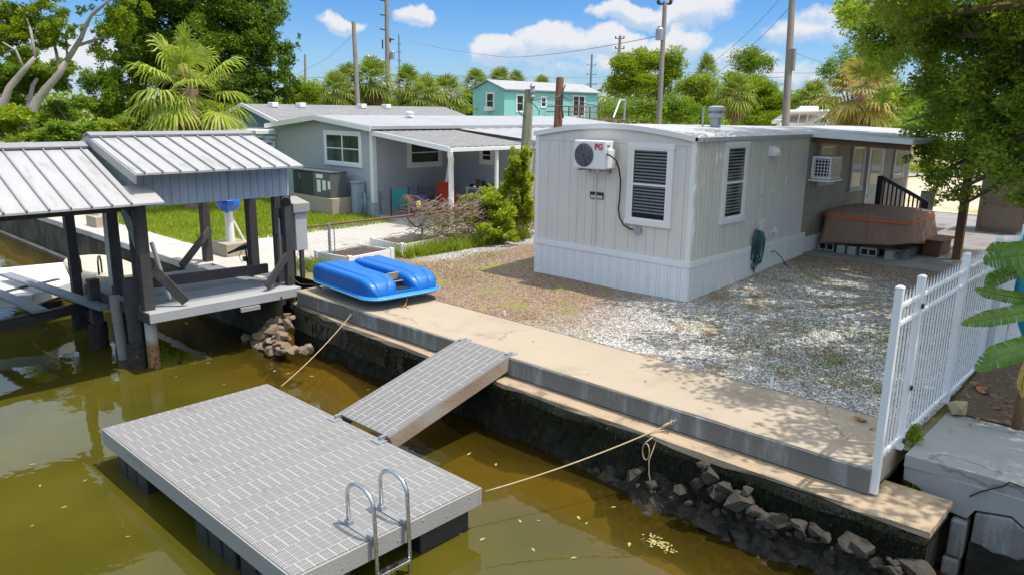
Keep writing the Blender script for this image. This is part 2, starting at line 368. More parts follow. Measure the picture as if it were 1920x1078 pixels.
# ------------------------------------------------------------ terrain
def clamp01(x): return max(0.0, min(1.0, x))
def gz(x, y):
    return 0.34*clamp01((y-10.6)/7.0)*clamp01((x+14.4)/2.6) + (0.0 if y < 9.5 else 0.012*math.sin(x*1.9+y*.7)*math.sin(y*1.3-x*.5)*clamp01((y-9.5)/2))
def sheet(name, x0, x1, y0, y1, mat, dz, step=0.5, inside=None, kind='structure', lump=0.0):
    nx, ny = max(1, round((x1-x0)/step)), max(1, round((y1-y0)/step)); b = MB()
    b.grid(nx, ny, lambda u, v: (x0+(x1-x0)*u, y0+(y1-y0)*v, gz(x0+(x1-x0)*u, y0+(y1-y0)*v)+dz+(rnd.uniform(0, lump) if lump else 0)))
    if inside:
        b.f = [f for f in b.f if inside(sum(b.v[i][0] for i in f)/4, sum(b.v[i][1] for i in f)/4)]
        used = sorted({i for f in b.f for i in f}); ix = {o: n for n, o in enumerate(used)}
        b.v = [b.v[i] for i in used]; b.f = [tuple(ix[i] for i in f) for f in b.f]; b.m = [0]*len(b.f)
    o = b.build(name, mat, smooth=True); o['kind'] = kind; return o

# ground: near part gridded, far part reaching the horizon, in one sheet
m, t, pr, out, co = _start('ground_mat')
geo = t.new('ShaderNodeNewGeometry').outputs['Position']
n1 = t.noise(geo, .12, 5); n3 = t.noise(geo, 30, 4)
c = t.mix(t.ramp(n1, .42, .58), (0.27, 0.24, 0.12), (0.17, 0.19, 0.045)); c = t.mix(t.math('MULTIPLY', n3, .5), c, (0.16, 0.13, 0.08))
t.put(pr.inputs['Base Color'], c); pr.inputs['Roughness'].default_value = .95
b = MB()
xs = [-1500, -400, -150, -80, -60, -50]+[-45+.75*i for i in range(68)]+[8, 15, 40, 150, 400, 1500]
ys = [8.72, 9.0]+[9.4+.6*i for i in range(40)]+[36, 50, 80, 150, 400, 1500]
nx = len(xs); b.v = [(x, y, gz(x, y)-.03) for y in ys for x in xs]
b.f = [(j*nx+i, j*nx+i+1, (j+1)*nx+i+1, (j+1)*nx+i) for j in range(len(ys)-1) for i in range(nx-1)]; b.m = [0]*len(b.f)
structure(b.build('ground', 'ground_mat', smooth=True))

# shell and gravel yard
m, t, pr, out, co = _start('shell_gravel')
geo = t.new('ShaderNodeNewGeometry').outputs['Position']
sep = t.new('ShaderNodeSeparateXYZ', i_0=geo)
def vor(scale, out='Color'):
    v = t.new('ShaderNodeTexVoronoi'); v.inputs['Scale'].default_value = scale; t.put(v.inputs['Vector'], geo); return v.outputs[out]
va = t.new('ShaderNodeSeparateColor', i_0=vor(34)).outputs[0]; vb = t.new('ShaderNodeSeparateColor', i_0=vor(62)).outputs[0]
peb = t.math('ADD', t.math('MULTIPLY', va, .55), t.math('MULTIPLY', vb, .45))
crev = t.ramp(vor(34, 'Distance'), .25, .7, 1.0, .25)
shellc = t.mix(t.ramp(peb, .2, .72), (0.17, 0.165, 0.165), (0.86, 0.84, 0.81)); shellc = t.mix(crev, (0.08, 0.075, 0.07), shellc)
soilc = t.mix(t.ramp(peb, .25, .8), (0.10, 0.06, 0.035), (0.36, 0.24, 0.15))
big = t.noise(geo, .55, 6, .6); mid = t.noise(geo, 2.1, 6, .65)
xg = t.math('ADD', sep.outputs[0], t.math('ADD', t.math('MULTIPLY', t.math('SUBTRACT', big, .5), 3.2), t.math('MULTIPLY', t.math('SUBTRACT', mid, .5), 2.4)))
soilf = t.ramp(xg, -6.9, -8.9); soilf2 = t.math('MAXIMUM', t.math('MULTIPLY', soilf, .92), t.math('MULTIPLY', t.ramp(mid, .52, .64), .8))
far_dark = t.math('MULTIPLY', t.ramp(t.math('ADD', sep.outputs[1], t.math('MULTIPLY', mid, 2)), 16.4, 18.2), .8)
c = t.mix(t.math('MAXIMUM', soilf2, far_dark), shellc, soilc)
gr = t.math('MULTIPLY', t.ramp(t.noise(geo, 1.1, 5, .6), .52, .63), t.ramp(xg, -6.6, -9.4, .35, 1.0))
grassc = t.mix(t.ramp(t.noise(geo, 55, 3), .35, .65), (0.10, 0.115, 0.02), (0.34, 0.30, 0.09))
c = t.mix(t.math('MULTIPLY', gr, .8), c, grassc)
edge = t.math('MULTIPLY', t.ramp(t.math('ADD', sep.outputs[0], t.math('MULTIPLY', mid, 1.2)), -12.6, -13.4), t.ramp(sep.outputs[1], 11.2, 12.6))
c = t.mix(edge, c, shellc)
t.put(pr.inputs['Base Color'], c); pr.inputs['Roughness'].default_value = .9
bm_ = t.new('ShaderNodeBump', i_Strength=.55, i_Distance=.03, i_Height=t.math('ADD', t.math('MULTIPLY', peb, .7), t.math('MULTIPLY', t.noise(geo, 9, 4), .6))); t.put(pr.inputs['Normal'], bm_)
sheet('yard', -14.9, -2.15, 9.38, 20.2, 'shell_gravel', 0.012, .3)

# neighbour side: lawn, paved patio, walkway; shaded mulch bed beyond the white fence; sunny lot and road behind
m, t, pr, out, co = _start('lawn_soil')
geo = t.new('ShaderNodeNewGeometry').outputs['Position']
t.put(pr.inputs['Base Color'], t.mix(t.noise(geo, 14, 4), (0.14, 0.19, 0.018), (0.28, 0.32, 0.05))); pr.inputs['Roughness'].default_value = .95
LAWN = lambda x, y: (x < -19.6-.12*(y-9)) and y > 8.75
sheet('lawn', -42, -19.5, 8.7, 15.6, 'lawn_soil', 0.0, .45, lambda x, y: x < -19.7)
structure(MB().prism([(-19.75, 7.95), (-14.95, 7.95), (-14.95, 17.6), (-21.3, 17.6), (-21.3, 15.6), (-20.2, 12.2)], -.2, .012).build('patio', 'concrete_pale', bevel=.01))
structure(MB().box(-45, -19.75, 7.95, 8.8, -.2, .008).build('walkway', 'concrete_pale', bevel=.01))
M('mulch', (0.10, 0.065, 0.04), .95, var=.5, scale=14, bump=1.0, bscale=40, dirt=(0.26, 0.19, 0.11), dscale=22, dlo=.52, dhi=.66)
sheet('mulch_bed', -2.1, 5, 10.2, 17, 'mulch', .02, .3, lump=.02)
M('sand_lot', (0.52, 0.44, 0.33), .95, var=.15, scale=1.2, bump=.3, dirt=(0.36, 0.33, 0.14), dscale=.35, dlo=.52, dhi=.6)
sheet('lot', -30, 12, 29, 46, 'sand_lot', .05, 1)
M('asphalt', (0.30, 0.29, 0.29), .9, var=.1, scale=1)
sheet('road', -60, 40, 47, 53, 'asphalt', .07, 2)
M('patio_dark', (0.26, 0.25, 0.26), .85, var=.15, scale=1.3, bump=.3, dirt=(0.16, 0.14, 0.12), dscale=1.2)
b = MB()
for i in range(6): b.box(-7.7+(0 if i else 0), -3.0, 17.75+1.9*i, 17.75+1.9*i+1.885, .0, .37+.004*(i % 2))
structure(b.build('tub_pad', 'patio_dark', bevel=.01))

# grass blades
def blades(name, pts, h, mat, lean=.5, wd=.012, label=None):
    n = len(pts); a = rng.uniform(0, 6.283, n); hh = h*rng.uniform(.5, 1.3, n); ln = rng.normal(0, lean, (n, 2))
    base = np.array(pts); sx = np.stack([np.cos(a), np.sin(a), np.zeros(n)], 1)*wd*rng.uniform(.7, 1.4, n)[:, None]
    tip = base+np.stack([ln[:, 0]*hh, ln[:, 1]*hh, hh], 1)
    v = np.stack([base-sx, base+sx, tip], 1).reshape(-1, 3)
    o = np_mesh(name, v, 3, mat, org=tuple(base.mean(0))); o['kind'] = 'stuff'
    if label: tag(o, label, 'grass')
    return o
pts = []
while len(pts) < 42000:
    x, y = rng.uniform(-36, -19.6), rng.uniform(8.75, 15.5)
    if rng.uniform() < min(1, .25+(x+36)/14): pts.append((x, y, 0.0))
blades('lawn_grass', pts, .13, 'grass_blade', .5, .016, 'bright green lawn grass beside the grey neighbour house')
pts = []
for (px, py, r, n) in [(760, 505, .5, 500), (1150, 560, .0, 0), (1360, 640, .5, 380), (1420, 645, .35, 260), (1560, 670, .6, 700), (1600, 715, .45, 420), (1500, 620, .6, 400), (1330, 600, .5, 250), (1640, 640, .5, 380), (820, 505, .9, 700), (900, 480, .8, 600), (960, 600, .5, 300), (700, 520, .4, 250), (1480, 690, .4, 250), (870, 520, .7, 500)]:
    c = P(px, py, .05)
    for k in range(n):
        q = rng.normal(0, r*.6, 2); x, y = c.x+q[0], c.y+q[1]
        if y > 9.5 and x < -2.3: pts.append((x, y, gz(x, y)+.005))
blades('yard_weeds', pts, .045, 'weed_blade', .8, .009, 'sparse dry weeds and grass tufts in the shell yard')

# canal bed and water
m, t, pr, out, co = _start('silt')
geo = t.new('ShaderNodeNewGeometry').outputs['Position']
t.put(pr.inputs['Base Color'], t.mix(t.noise(geo, 2.2, 7, .65), (0.15, 0.10, 0.03), (0.42, 0.31, 0.11))); pr.inputs['Roughness'].default_value = 1
t.put(pr.inputs['Normal'], t.new('ShaderNodeBump', i_Strength=.6, i_Distance=.1, i_Height=t.noise(geo, 5, 5)))
b = MB(); ys = [8.7, 8.0, 7.4, 6.4, 5.2, 4, 0, -30, -120]; zs = [-1.25, -1.34, -1.45, -1.65, -1.95, -2.3, -2.9, -3.2, -3.2]
XS = [-120, -60]+[-45+.5*i for i in range(105)]+[20, 60, 120]
b.v = [(x, y, z+(.09*math.sin(x*2.1+y)+.07*math.sin(x*.9-1.7*y) if -46 < x < 10 and y > 0 else 0)) for y, z in zip(ys, zs) for x in XS]
n = len(XS); b.f = [(j*n+i+1, j*n+i, (j+1)*n+i, (j+1)*n+i+1) for j in range(len(ys)-1) for i in range(n-1)]; b.m = [0]*len(b.f)
structure(b.build('canal_bed', 'silt', smooth=True))
m = bpy.data.materials.new('water'); m.use_nodes = True; MATS['water'] = m; t = NT(m.node_tree); out = t.new('ShaderNodeOutputMaterial')
geo = t.new('ShaderNodeNewGeometry').outputs['Position']; sep = t.new('ShaderNodeSeparateXYZ', i_0=geo)
wv = t.vmath('MULTIPLY', geo, (1, 1, 0)); nn = t.noise(wv, 1.7, 3, .5); nf = t.noise(wv, 11, 2, .5)
bump = t.new('ShaderNodeBump', i_Strength=.10, i_Distance=.05, i_Height=t.math('ADD', nn, t.math('MULTIPLY', nf, .06)))
murk = t.noise(wv, .35, 5, .6)
dfc = t.mix(t.ramp(murk, .35, .65), (0.060, 0.056, 0.006), (0.085, 0.075, 0.009))
yy = t.math('ADD', sep.outputs[1], t.math('MULTIPLY', t.math('SUBTRACT', murk, .5), 2.4))
shal = t.ramp(yy, 5.2, 7.6)
dfc = t.mix(t.math('MULTIPLY', shal, .8), dfc, (0.098, 0.066, 0.010))
df = t.new('ShaderNodeBsdfDiffuse', i_Color=dfc)
tr = t.new('ShaderNodeBsdfTransparent', i_Color=(0.78, 0.66, 0.30))
body = t.new('ShaderNodeMixShader', i_0=t.math('MULTIPLY', shal, .72), i_1=df.outputs[0], i_2=tr.outputs[0])
fr = t.new('ShaderNodeFresnel', i_IOR=1.36); t.put(fr.inputs['Normal'], bump)
gl = t.new('ShaderNodeBsdfGlossy', i_Color=(.95, .97, 1), i_Roughness=.02); t.put(gl.inputs['Normal'], bump)
x = t.new('ShaderNodeMixShader', i_0=fr.outputs[0], i_1=body.outputs[0], i_2=gl.outputs[0]); t.l.new(x.outputs[0], out.inputs[0])
WZ = -1.15
b = MB(); b.add([(-400, -300, WZ), (400, -300, WZ), (400, 8.62, WZ), (-400, 8.62, WZ)], [(0, 1, 2, 3)]); structure(b.build('water', 'water'))

# ------------------------------------------------------------ our seawall
def rough_box(b, x0, x1, y0, y1, z0, z1, m=0, step=.35, amp=.012):
    "long slab along x with slightly worn front edges"
    n = max(2, int((x1-x0)/step)); rows = []
    for i in range(n+1):
        x = x0+(x1-x0)*i/n; j = lambda: rnd.uniform(-amp, amp)
        ya = y0(x) if callable(y0) else y0; rows.append([(x, ya+j(), z0+j()), (x, ya+j()*.6, z1-.012+j()*.3), (x, ya+.015+abs(j()), z1), (x, y1, z1), (x, y1, z0)])
    vs = [p for r in rows for p in r]; k = 5
    fs = [(i*k+q, (i+1)*k+q, (i+1)*k+(q+1) % k, i*k+(q+1) % k) for i in range(n) for q in range(k)]
    fs = [tuple(f) for f in fs]+[tuple(range(k)), tuple(n*k+q for q in range(k-1, -1, -1))]
    b.add(vs, fs, m)
def footy(x):
    k = [(-14.2, 8.0), (-13.7, 7.95), (-11.3, 7.77), (-8.9, 7.69), (-7.0, 7.61), (-2.6, 7.59), (-1.4, 7.59)]
    for (xa, ya), (xb, yb) in zip(k[:-1], k[1:]):
        if x <= xb: return ya+(yb-ya)*max(0, (x-xa)/(xb-xa))
    return 7.59
SW = thing('seawall', 'tan concrete seawall walkway with a lower footing ledge at the canal edge', 'seawall', (-7.8, 8.6, -1.15))
b = MB(); rough_box(b, -13.42, -11.62, 7.93, 9.4, -.27, 0.0); rough_box(b, -11.61, -2.2, 7.9, 9.4, -.28, .006); b.build('cap', 'concrete_tan', SW)
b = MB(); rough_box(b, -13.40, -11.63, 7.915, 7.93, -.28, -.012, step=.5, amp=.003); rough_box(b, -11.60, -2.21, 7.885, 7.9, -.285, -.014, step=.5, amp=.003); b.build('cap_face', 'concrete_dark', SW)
b = MB(); rough_box(b, -13.5, -2.2, 7.95, 8.9, -.33, -.275, amp=.02); b.build('wall_course', 'algae_wall', SW)
b = MB(); rough_box(b, -13.72, -1.52, footy, 8.4, -.375, -.305, amp=.022); b.build('footing', 'concrete_ledge', SW)
b = MB(); rough_box(b, -13.70, -1.55, lambda x: footy(x)+.025, 8.4, -.50, -.376, amp=.03); b.build('footing', 'algae_wall', SW)
b = MB(); rough_box(b, -13.68, -9.8, lambda x: footy(x)+.03, 8.4, -.85, -.50, amp=.03); b.build('footing', 'algae_wall', SW)
b = MB()
b.grid(160, 12, lambda u, v: (-13.65+12.05*u, footy(-13.65+12.05*u)+.05-.05*math.sin(u*60+v*4)*math.sin(v*3.1)+rnd.uniform(-.035, .035), -1.9+1.42*v))
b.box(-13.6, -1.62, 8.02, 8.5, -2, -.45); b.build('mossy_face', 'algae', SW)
leafmat('moss', (.008, .009, .004), (.034, .038, .012), odd=(.10, .08, .04), oddf=.04, trans=.1)
mx_ = rng.uniform(-11.5, -1.55, 15000); mp_ = np.stack([mx_, np.array([footy(x) for x in mx_])+rng.normal(0, .025, 15000), -.40-np.abs(rng.normal(0, .30, 15000))], 1); np_mesh('moss', leaf_quads(mp_, .032, .4, .1, droop=1.6), 4, 'moss', SW)
# right neighbour's cracked seawall
M('crack_dark', (.03, .03, .028), .95)
NW = thing('seawall', 'grey cracked concrete seawall slab beyond the white fence', 'seawall', (2, 9, -1.15))
top = [(-2.06, 8.52), (-1.4, 8.56), (5.5, 8.56), (5.5, 10.25), (-2.06, 10.25)]
b = MB(); b.prism(top, -.14, 0.004)
fr_ = [(-2.06, -.14), (-2.05, -.30), (-1.92, -.33), (-1.76, -.43), (-1.62, -.50), (-1.40, -.52), (-1.34, -.40), (-1.02, -.34), (-.9, -.42), (-.4, -.36), (5.5, -.36), (5.5, -.13), (-2.06, -.13)]
b.extrude([(x, 8.545, z) for x, z in fr_], (0, .35, 0)); b.build('slab', 'concrete_grey', NW, bevel=.012)
pf = [(-1.33, -.42), (-1.02, -.36), (-.9, -.44), (-.4, -.38), (5.5, -.38), (5.5, -2), (-1.36, -2)]
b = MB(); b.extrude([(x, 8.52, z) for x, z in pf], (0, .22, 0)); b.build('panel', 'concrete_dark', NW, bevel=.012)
b = MB(); b.box(-1.53, -1.38, 8.46, 8.7, -.95, -.54); b.box(-1.55, -1.40, 8.42, 8.68, -2, -.97); b.build('pier', 'concrete_dark', NW, bevel=.02)
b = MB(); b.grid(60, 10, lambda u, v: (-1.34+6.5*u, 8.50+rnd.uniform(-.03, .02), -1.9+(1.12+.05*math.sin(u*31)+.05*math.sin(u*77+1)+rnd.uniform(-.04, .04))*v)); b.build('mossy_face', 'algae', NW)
b = MB(); b.grid(14, 8, lambda u, v: (-2.15+.7*u, 8.66+.25*v+rnd.uniform(-.03, .03), -1.3+1.0*v*(1-.35*u)+rnd.uniform(-.04, .04))); b.build('washed_out_soil', 'soil', NW)
b = MB(); b.tube([PY(*p, 8.515) for p in ((1818, 930), (1838, 921), (1858, 916), (1880, 911), (1893, 903), (1906, 908), (1925, 916))], .009, 5); b.build('crack', 'crack_dark', NW)
# left neighbour's seawall
LW = thing('seawall', 'long stained seawall of the lawn with a pale cap, left of the boathouse deck', 'seawall', (-30, 7.8, -1.15))
b = MB(); rough_box(b, -46, -17.2, 7.55, 7.98, -.16, .01, amp=.012); b.build('cap', 'concrete_pale', LW)
b = MB(); b.grid(120, 6, lambda u, v: (-46+32.5*u, 7.62+rnd.uniform(-.02, .02), -1.8+1.7*v)); b.build('wall_face', 'algae_wall', LW)
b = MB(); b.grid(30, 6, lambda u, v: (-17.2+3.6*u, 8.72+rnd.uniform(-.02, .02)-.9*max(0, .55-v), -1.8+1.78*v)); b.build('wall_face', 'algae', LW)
b = MB(); b.tube([(-46, 7.5, -1.12), (-24, 7.5, -1.12)], .06); b.build('rub_rail', 'weathered_wood', LW)

# ------------------------------------------------------------ floating dock
m, t, pr, out, co = _start('deck_grid')
sp = t.new('ShaderNodeSeparateXYZ', i_0=t.vmath('ADD', co, (20.0, 20.0, 0.0)))
gxn, gyn = t.math('DIVIDE', sp.outputs[0], .3), t.math('DIVIDE', sp.outputs[1], .122)
yo = t.math('ADD', gyn, t.math('MULTIPLY', t.math('MODULO', t.math('FLOOR', gxn), 2.0), .5))
dash = t.math('LESS_THAN', t.math('FRACT', yo), .105)
rowl = t.math('LESS_THAN', t.math('FRACT', gxn), .022); panl = t.math('LESS_THAN', t.math('FRACT', t.math('MULTIPLY', gxn, .5)), .018)
solid = t.math('MAXIMUM', t.math('MAXIMUM', dash, rowl), panl)
sl1 = t.math('LESS_THAN', t.math('FRACT', t.math('DIVIDE', sp.outputs[1], .0244)), .45)
sl2 = t.math('GREATER_THAN', t.math('FRACT', t.math('DIVIDE', sp.outputs[0], .075)), .16)
slot = t.math('MULTIPLY', t.math('MULTIPLY', sl1, sl2), t.math('SUBTRACT', 1.0, solid, clamp=True))
pl = t.mix(t.noise(co, 1.2, 5), (0.245, 0.24, 0.243), (0.295, 0.29, 0.293)); pl = t.mix(t.ramp(t.noise(co, 2.5, 6), .58, .8), pl, (0.18, 0.175, 0.165))
pl = t.mix(t.math('MULTIPLY', t.ramp(t.noise(co, 7, 5, .7), .66, .72), .6), pl, (0.42, 0.41, 0.38)); pl = t.mix(t.math('MULTIPLY', t.ramp(t.noise(co, 1.1, 7, .7), .5, .7), .35), pl, (0.17, 0.155, 0.13))
c = t.mix(slot, pl, (0.15, 0.15, 0.155)); c = t.mix(t.math('MAXIMUM', t.math('MAXIMUM', t.math('MULTIPLY', dash, .48), t.math('MULTIPLY', rowl, .22)), t.math('MULTIPLY', panl, .5)), c, (0.43, 0.425, 0.42))
t.put(pr.inputs['Base Color'], c); pr.inputs['Roughness'].default_value = .6
t.put(pr.inputs['Normal'], t.new('ShaderNodeBump', i_Strength=.5, i_Distance=.006, i_Height=t.math('SUBTRACT', 1.0, slot)))
DZ = -.60; DX0, DX1, DY0, DY1 = -10.45, -5.65, 3.13, 5.57
D = thing('floating_dock', 'grey plastic-decked floating dock on black floats in the canal', 'dock', ((DX0+DX1)/2, (DY0+DY1)/2, WZ))
npan = 4
for i in range(npan):
    xa = DX0+.02+(DX1-DX0-.04)*i/npan; xb = DX0+.02+(DX1-DX0-.04)*(i+1)/npan
    MB().box(xa+.002, xb-.002, DY0+.02, DY1-.02, DZ-.03, DZ+.001*(i % 2)).build('deck_panel', 'deck_grid', D)
FB = 'grey_board'
for (x0, x1, y0, y1) in [(DX0, DX1, DY0, DY0+.045), (DX0, DX1, DY1-.045, DY1), (DX0, DX0+.045, DY0+.045, DY1-.045), (DX1-.045, DX1, DY0+.045, DY1-.045)]:
    b = MB(); b.box(x0, x1, y0, y1, DZ-.225, DZ-.012)
    if x1-x0 < .1:
        for k in range(7): yk = y0+.15+(y1-y0-.3)*k/6; b.lathe([(.011, 0), (.011, .008)], (x0-.008 if x0 < -8 else x1, yk, DZ-.06-.09*(k % 2)), 8, 0, (1, 0, 0))
    b.build('side_board', FB, D, bevel=.006)
for x in (-10.2, -7.9, -6.85):
    for y0, y1 in [(3.2, 3.85), (4.75, 5.48)]:
        w_ = .98 if x < -7 else 1.1
        b = MB()
        for k in range(3):
            xa = x+w_*k/3; b.box(xa+.02, xa+w_/3-.02, y0, y1, WZ-.25, DZ-.226)
        b.box(x+.03, x+w_-.03, y0+.03, y1-.03, WZ-.22, DZ-.24)
        b.build('float', 'black_plastic', D, bevel=.02)
# swim ladder
def ladder_pt(px, py, x): return PX(px, py, x)
L = thing('swim_ladder', 'silver tube swim ladder with two hoop handrails on the end of the dock', 'ladder', (DX1, 4.24, DZ))
for y in (4.03, 4.45):
    pts = [(DX1-.40, y, DZ+.02), (DX1-.41, y, DZ+.30)]
    for k in range(9):
        a = math.pi*k/8; pts.append((DX1-.185-.225*math.cos(a), y, DZ+.36+.16*math.sin(a)))
    pts += [(DX1+.05, y, DZ+.12), (DX1+.06, y, DZ-.25), (DX1+.06, y, -1.75)]
    b = MB(); b.tube(pts, .022, 10); b.build('handrail', 'steel', L, smooth=True)
    b = MB(); b.box(DX1-.56, DX1-.03, y-.035, y+.035, DZ+.003, DZ+.016); b.box(DX1-.44, DX1-.36, y-.03, y+.03, DZ+.016, DZ+.06); b.box(DX1-.06, DX1+.03, y-.03, y+.03, DZ+.003, DZ+.05); b.build('foot_bracket', 'galv', L, bevel=.004)
for z in (-.98, -1.26, -1.54): b = MB(); b.box(DX1+.02, DX1+.11, 4.05, 4.43, z-.02, z+.02); b.build('step', 'steel', L, bevel=.006)

# gangway
G = thing('gangway', 'sloping grey slatted gangway from the seawall down to the floating dock', 'gangway', (-8, 6.75, -.6))
gx0, gx1 = -8.55, -7.42; p0 = Vector((0, 5.60, DZ+.05)); p1 = Vector((0, 7.93, .04)); d = (p1-p0)
up = Vector((0, -d.z, d.y)).normalized()
m, t, pr, out, co = _start('gang_grid')
sp = t.new('ShaderNodeSeparateXYZ', i_0=t.vmath('ADD', co, (20.0, 20.0, 0)))
br = t.new('ShaderNodeTexBrick'); br.offset = .5; t.put(br.inputs['Vector'], t.new('ShaderNodeCombineXYZ', i_0=sp.outputs[1], i_1=sp.outputs[0], i_2=0.0)); br.inputs['Scale'].default_value = 1
br.inputs['Brick Width'].default_value = .40; br.inputs['Row Height'].default_value = .115; br.inputs['Mortar Size'].default_value = .007; br.inputs['Mortar Smooth'].default_value = .1
sl1 = t.math('LESS_THAN', t.math('FRACT', t.math('DIVIDE', sp.outputs[0], .023)), .5); sl2 = t.math('GREATER_THAN', t.math('FRACT', t.math('DIVIDE', sp.outputs[1], .05)), .14)
slot = t.math('MULTIPLY', t.math('MULTIPLY', sl1, sl2), t.math('SUBTRACT', 1.0, br.outputs['Fac'], clamp=True))
c = t.mix(slot, t.mix(t.noise(co, 3, 5), (0.25, 0.245, 0.245), (0.31, 0.305, 0.305)), (0.06, 0.06, 0.065)); c = t.mix(t.math('MULTIPLY', br.outputs['Fac'], .6), c, (0.43, 0.425, 0.42))
t.put(pr.inputs['Base Color'], c); pr.inputs['Roughness'].default_value = .6
b = MB(); b.obox(Vector(((gx0+gx1)/2, 0, 0))+(p0+p1)/2-up*.016, ((gx1-gx0)/2, 0, 0), d/2, up*.016); b.build('deck_panel', 'gang_grid', G)
for xa in (gx0+.02, gx1-.02):
    b = MB(); b.obox(Vector((xa, 0, 0))+(p0+p1)/2-up*.135, (.019, 0, 0), d/2*.985, up*.10); b.build('side_board', 'weathered_wood', G, bevel=.005)
b = MB()
for k in range(4): b.obox(Vector(((gx0+gx1)/2, 0, 0))+p0+d*(.06+.29*k)-up*.12, ((gx1-gx0)/2-.04, 0, 0), d.normalized()*.02, up*.07)
b.build('cross_brace', 'weathered_wood', G)
for xa in (gx0+.06, gx1-.06):
    b = MB(); b.box(xa-.07, xa+.07, 7.95, 8.08, .0065, .018); b.box(xa-.02, xa+.02, 7.86, 8.0, .018, .05); b.build('hinge', 'galv', G, bevel=.003)
    b = MB(); b.box(xa-.09, xa+.09, 5.42, 5.56, DZ+.002, DZ+.014); b.box(xa-.02, xa+.02, 5.5, 5.62, DZ+.014, DZ+.06); b.build('hinge', 'galv', G, bevel=.003)

# mooring lines and their eyes
def sag(p, q, s, n=14):
    p, q = Vector(p), Vector(q); return [p.lerp(q, i/n)+Vector((0, 0, -4*s*(i/n)*(1-i/n))) for i in range(n+1)]
e1 = Vector((-5.62, 5.6, -.66)); e2 = PY(1262, 789, 7.88)
b = MB(); b.tube(sag(e1, e2+Vector((-.06, -.06, -.06)), .05), .009, 6); b.tube([e2+Vector((0, -.03, 0)), e2+Vector((-.05, -.10, -.04)), e2+Vector((-.10, -.13, -.1))], .016, 6)
lp = [e2+Vector((-.12+.05*math.sin(a), -.40, -.32+.11*math.cos(a))) for a in [2*math.pi*k/14 for k in range(15)]]; b.tube(lp, .008, 5)
b.tube([e2+Vector((-.1, -.24, -.15)), e2+Vector((-.13, -.41, -.2))], .008, 5); b.tube([e2+Vector((-.06, -.24, -.15)), e2+Vector((-.07, -.40, -.42)), e2+Vector((-.06, -.40, -.6)), e2+Vector((-.02, -.40, -.74)), e2+Vector((.06, -.42, -.80))], .007, 5)
tag(b.build('mooring_line', 'pale_rope', smooth=True), 'tan mooring line from the near dock corner to the footing, with dangling loop', 'rope')
b = MB(); b.lathe([(.03, 0), (.03, .012), (.012, .012), (.012, .07)], e2+Vector((.03, .01, .02)), 10, 0, (0, -1, 0)); b.tube([e2+Vector((.03+.03*math.sin(a), -.085, .02+.03*math.cos(a))) for a in [2*math.pi*k/10 for k in range(11)]], .007, 6)
tag(b.build('mooring_eye', 'galv', smooth=True), 'small galvanised mooring eye on the seawall face holding the long line', 'mooring eye')
f1 = P(527, 724, -.62); f2 = PY(663, 589, 7.9)
b = MB(); b.tube(sag(f1, f2+Vector((0, -.06, 0)), .06), .008, 6); tag(b.build('mooring_line', 'pale_rope', smooth=True), 'thin tan mooring line from the far dock corner to the seawall below the blue boat', 'rope')
b = MB(); b.lathe([(.028, 0), (.028, .012), (.011, .012), (.011, .06)], f2+Vector((0, .01, 0)), 10, 0, (0, -1, 0)); b.tube([f2+Vector((.028*math.sin(a), -.075, .028*math.cos(a))) for a in [2*math.pi*k/10 for k in range(11)]], .006, 6)
tag(b.build('mooring_eye', 'galv', smooth=True), 'small mooring eye below the overturned blue pedal boat', 'mooring eye')
# pipe stakes along the yard edge
for i, (px, py, h) in enumerate([(946, 592, .1), (1253, 678, .16), (1436, 733, .16)]):
    q = P(px, py, .0); b = MB(); b.lathe([(.022, -.05), (.022, h), (.016, h), (.016, h-.03)], (q.x, max(9.44, q.y), .0), 10)
    tag(b.build('pipe_stake', 'white_plastic', smooth=False), ['short pale pipe stake in the brown soil nearest the blue boat', 'white pipe stake at the gravel edge between the two others', 'white pipe stake at the gravel edge nearest the white fence'][i], 'stake', 'pipe stakes along the walkway edge')

# ------------------------------------------------------------ rocks
def rock(c, rx, ry, rz, mat, name='rock', npt=16):
    bm = bmesh.new()
    for _ in range(npt):
        a, h = rnd.uniform(0, 6.28), rnd.uniform(-1, 1); r_ = math.sqrt(max(0, 1-h*h))*rnd.uniform(.8, 1.1)
        bm.verts.new((rx*r_*math.cos(a), ry*r_*math.sin(a), rz*h*rnd.uniform(.8, 1.0)))
    bmesh.ops.convex_hull(bm, input=bm.verts); bmesh.ops.delete(bm, geom=[v for v in bm.verts if not v.link_faces], context='VERTS')
    bmesh.ops.subdivide_edges(bm, edges=bm.edges, cuts=1, use_grid_fill=False)
    for v in bm.verts: v.co *= rnd.uniform(.94, 1.05)
    me = bpy.data.meshes.new(name); bm.to_mesh(me); bm.free(); me.materials.append(MATS[mat])
    o = bpy.data.objects.new(name, me); COL.objects.link(o); o.location = c; o.rotation_euler = (rnd.uniform(-.3, .3), rnd.uniform(-.3, .3), rnd.uniform(0, 6)); return o
gl_ = 'broken concrete rocks piled at the waterline below the boathouse deck'
lab = 'tan broken concrete rock in the pile beside the boathouse deck'
yb_ = P(482, 662, WZ).y
for k in range(52):
    if k < 14: px, py, r = 468+8.2*k+rnd.uniform(-3, 3), 655+rnd.uniform(-6, 5), rnd.uniform(.10, .2)
    else:
        f = ((k-14)/38); px, py, r = 478+62*f+rnd.uniform(-1, 1)*(48*(1-f)+10), 650-58*f+rnd.uniform(-3, 3), rnd.uniform(.09, .21)
    q = PY(px, py, yb_+.10+.62*(660-py)/70); q.z = max(q.z, WZ-.08)
    o = rock(q, r*rnd.uniform(.8, 1.3), r*rnd.uniform(.6, 1.0), r*rnd.uniform(.45, .75), 'rock'); tag(o, lab, 'rock', gl_)
gl_ = 'grey rocks at the waterline under the mossy footing'
lab = 'dark grey broken rock at the waterline under the mossy footing'
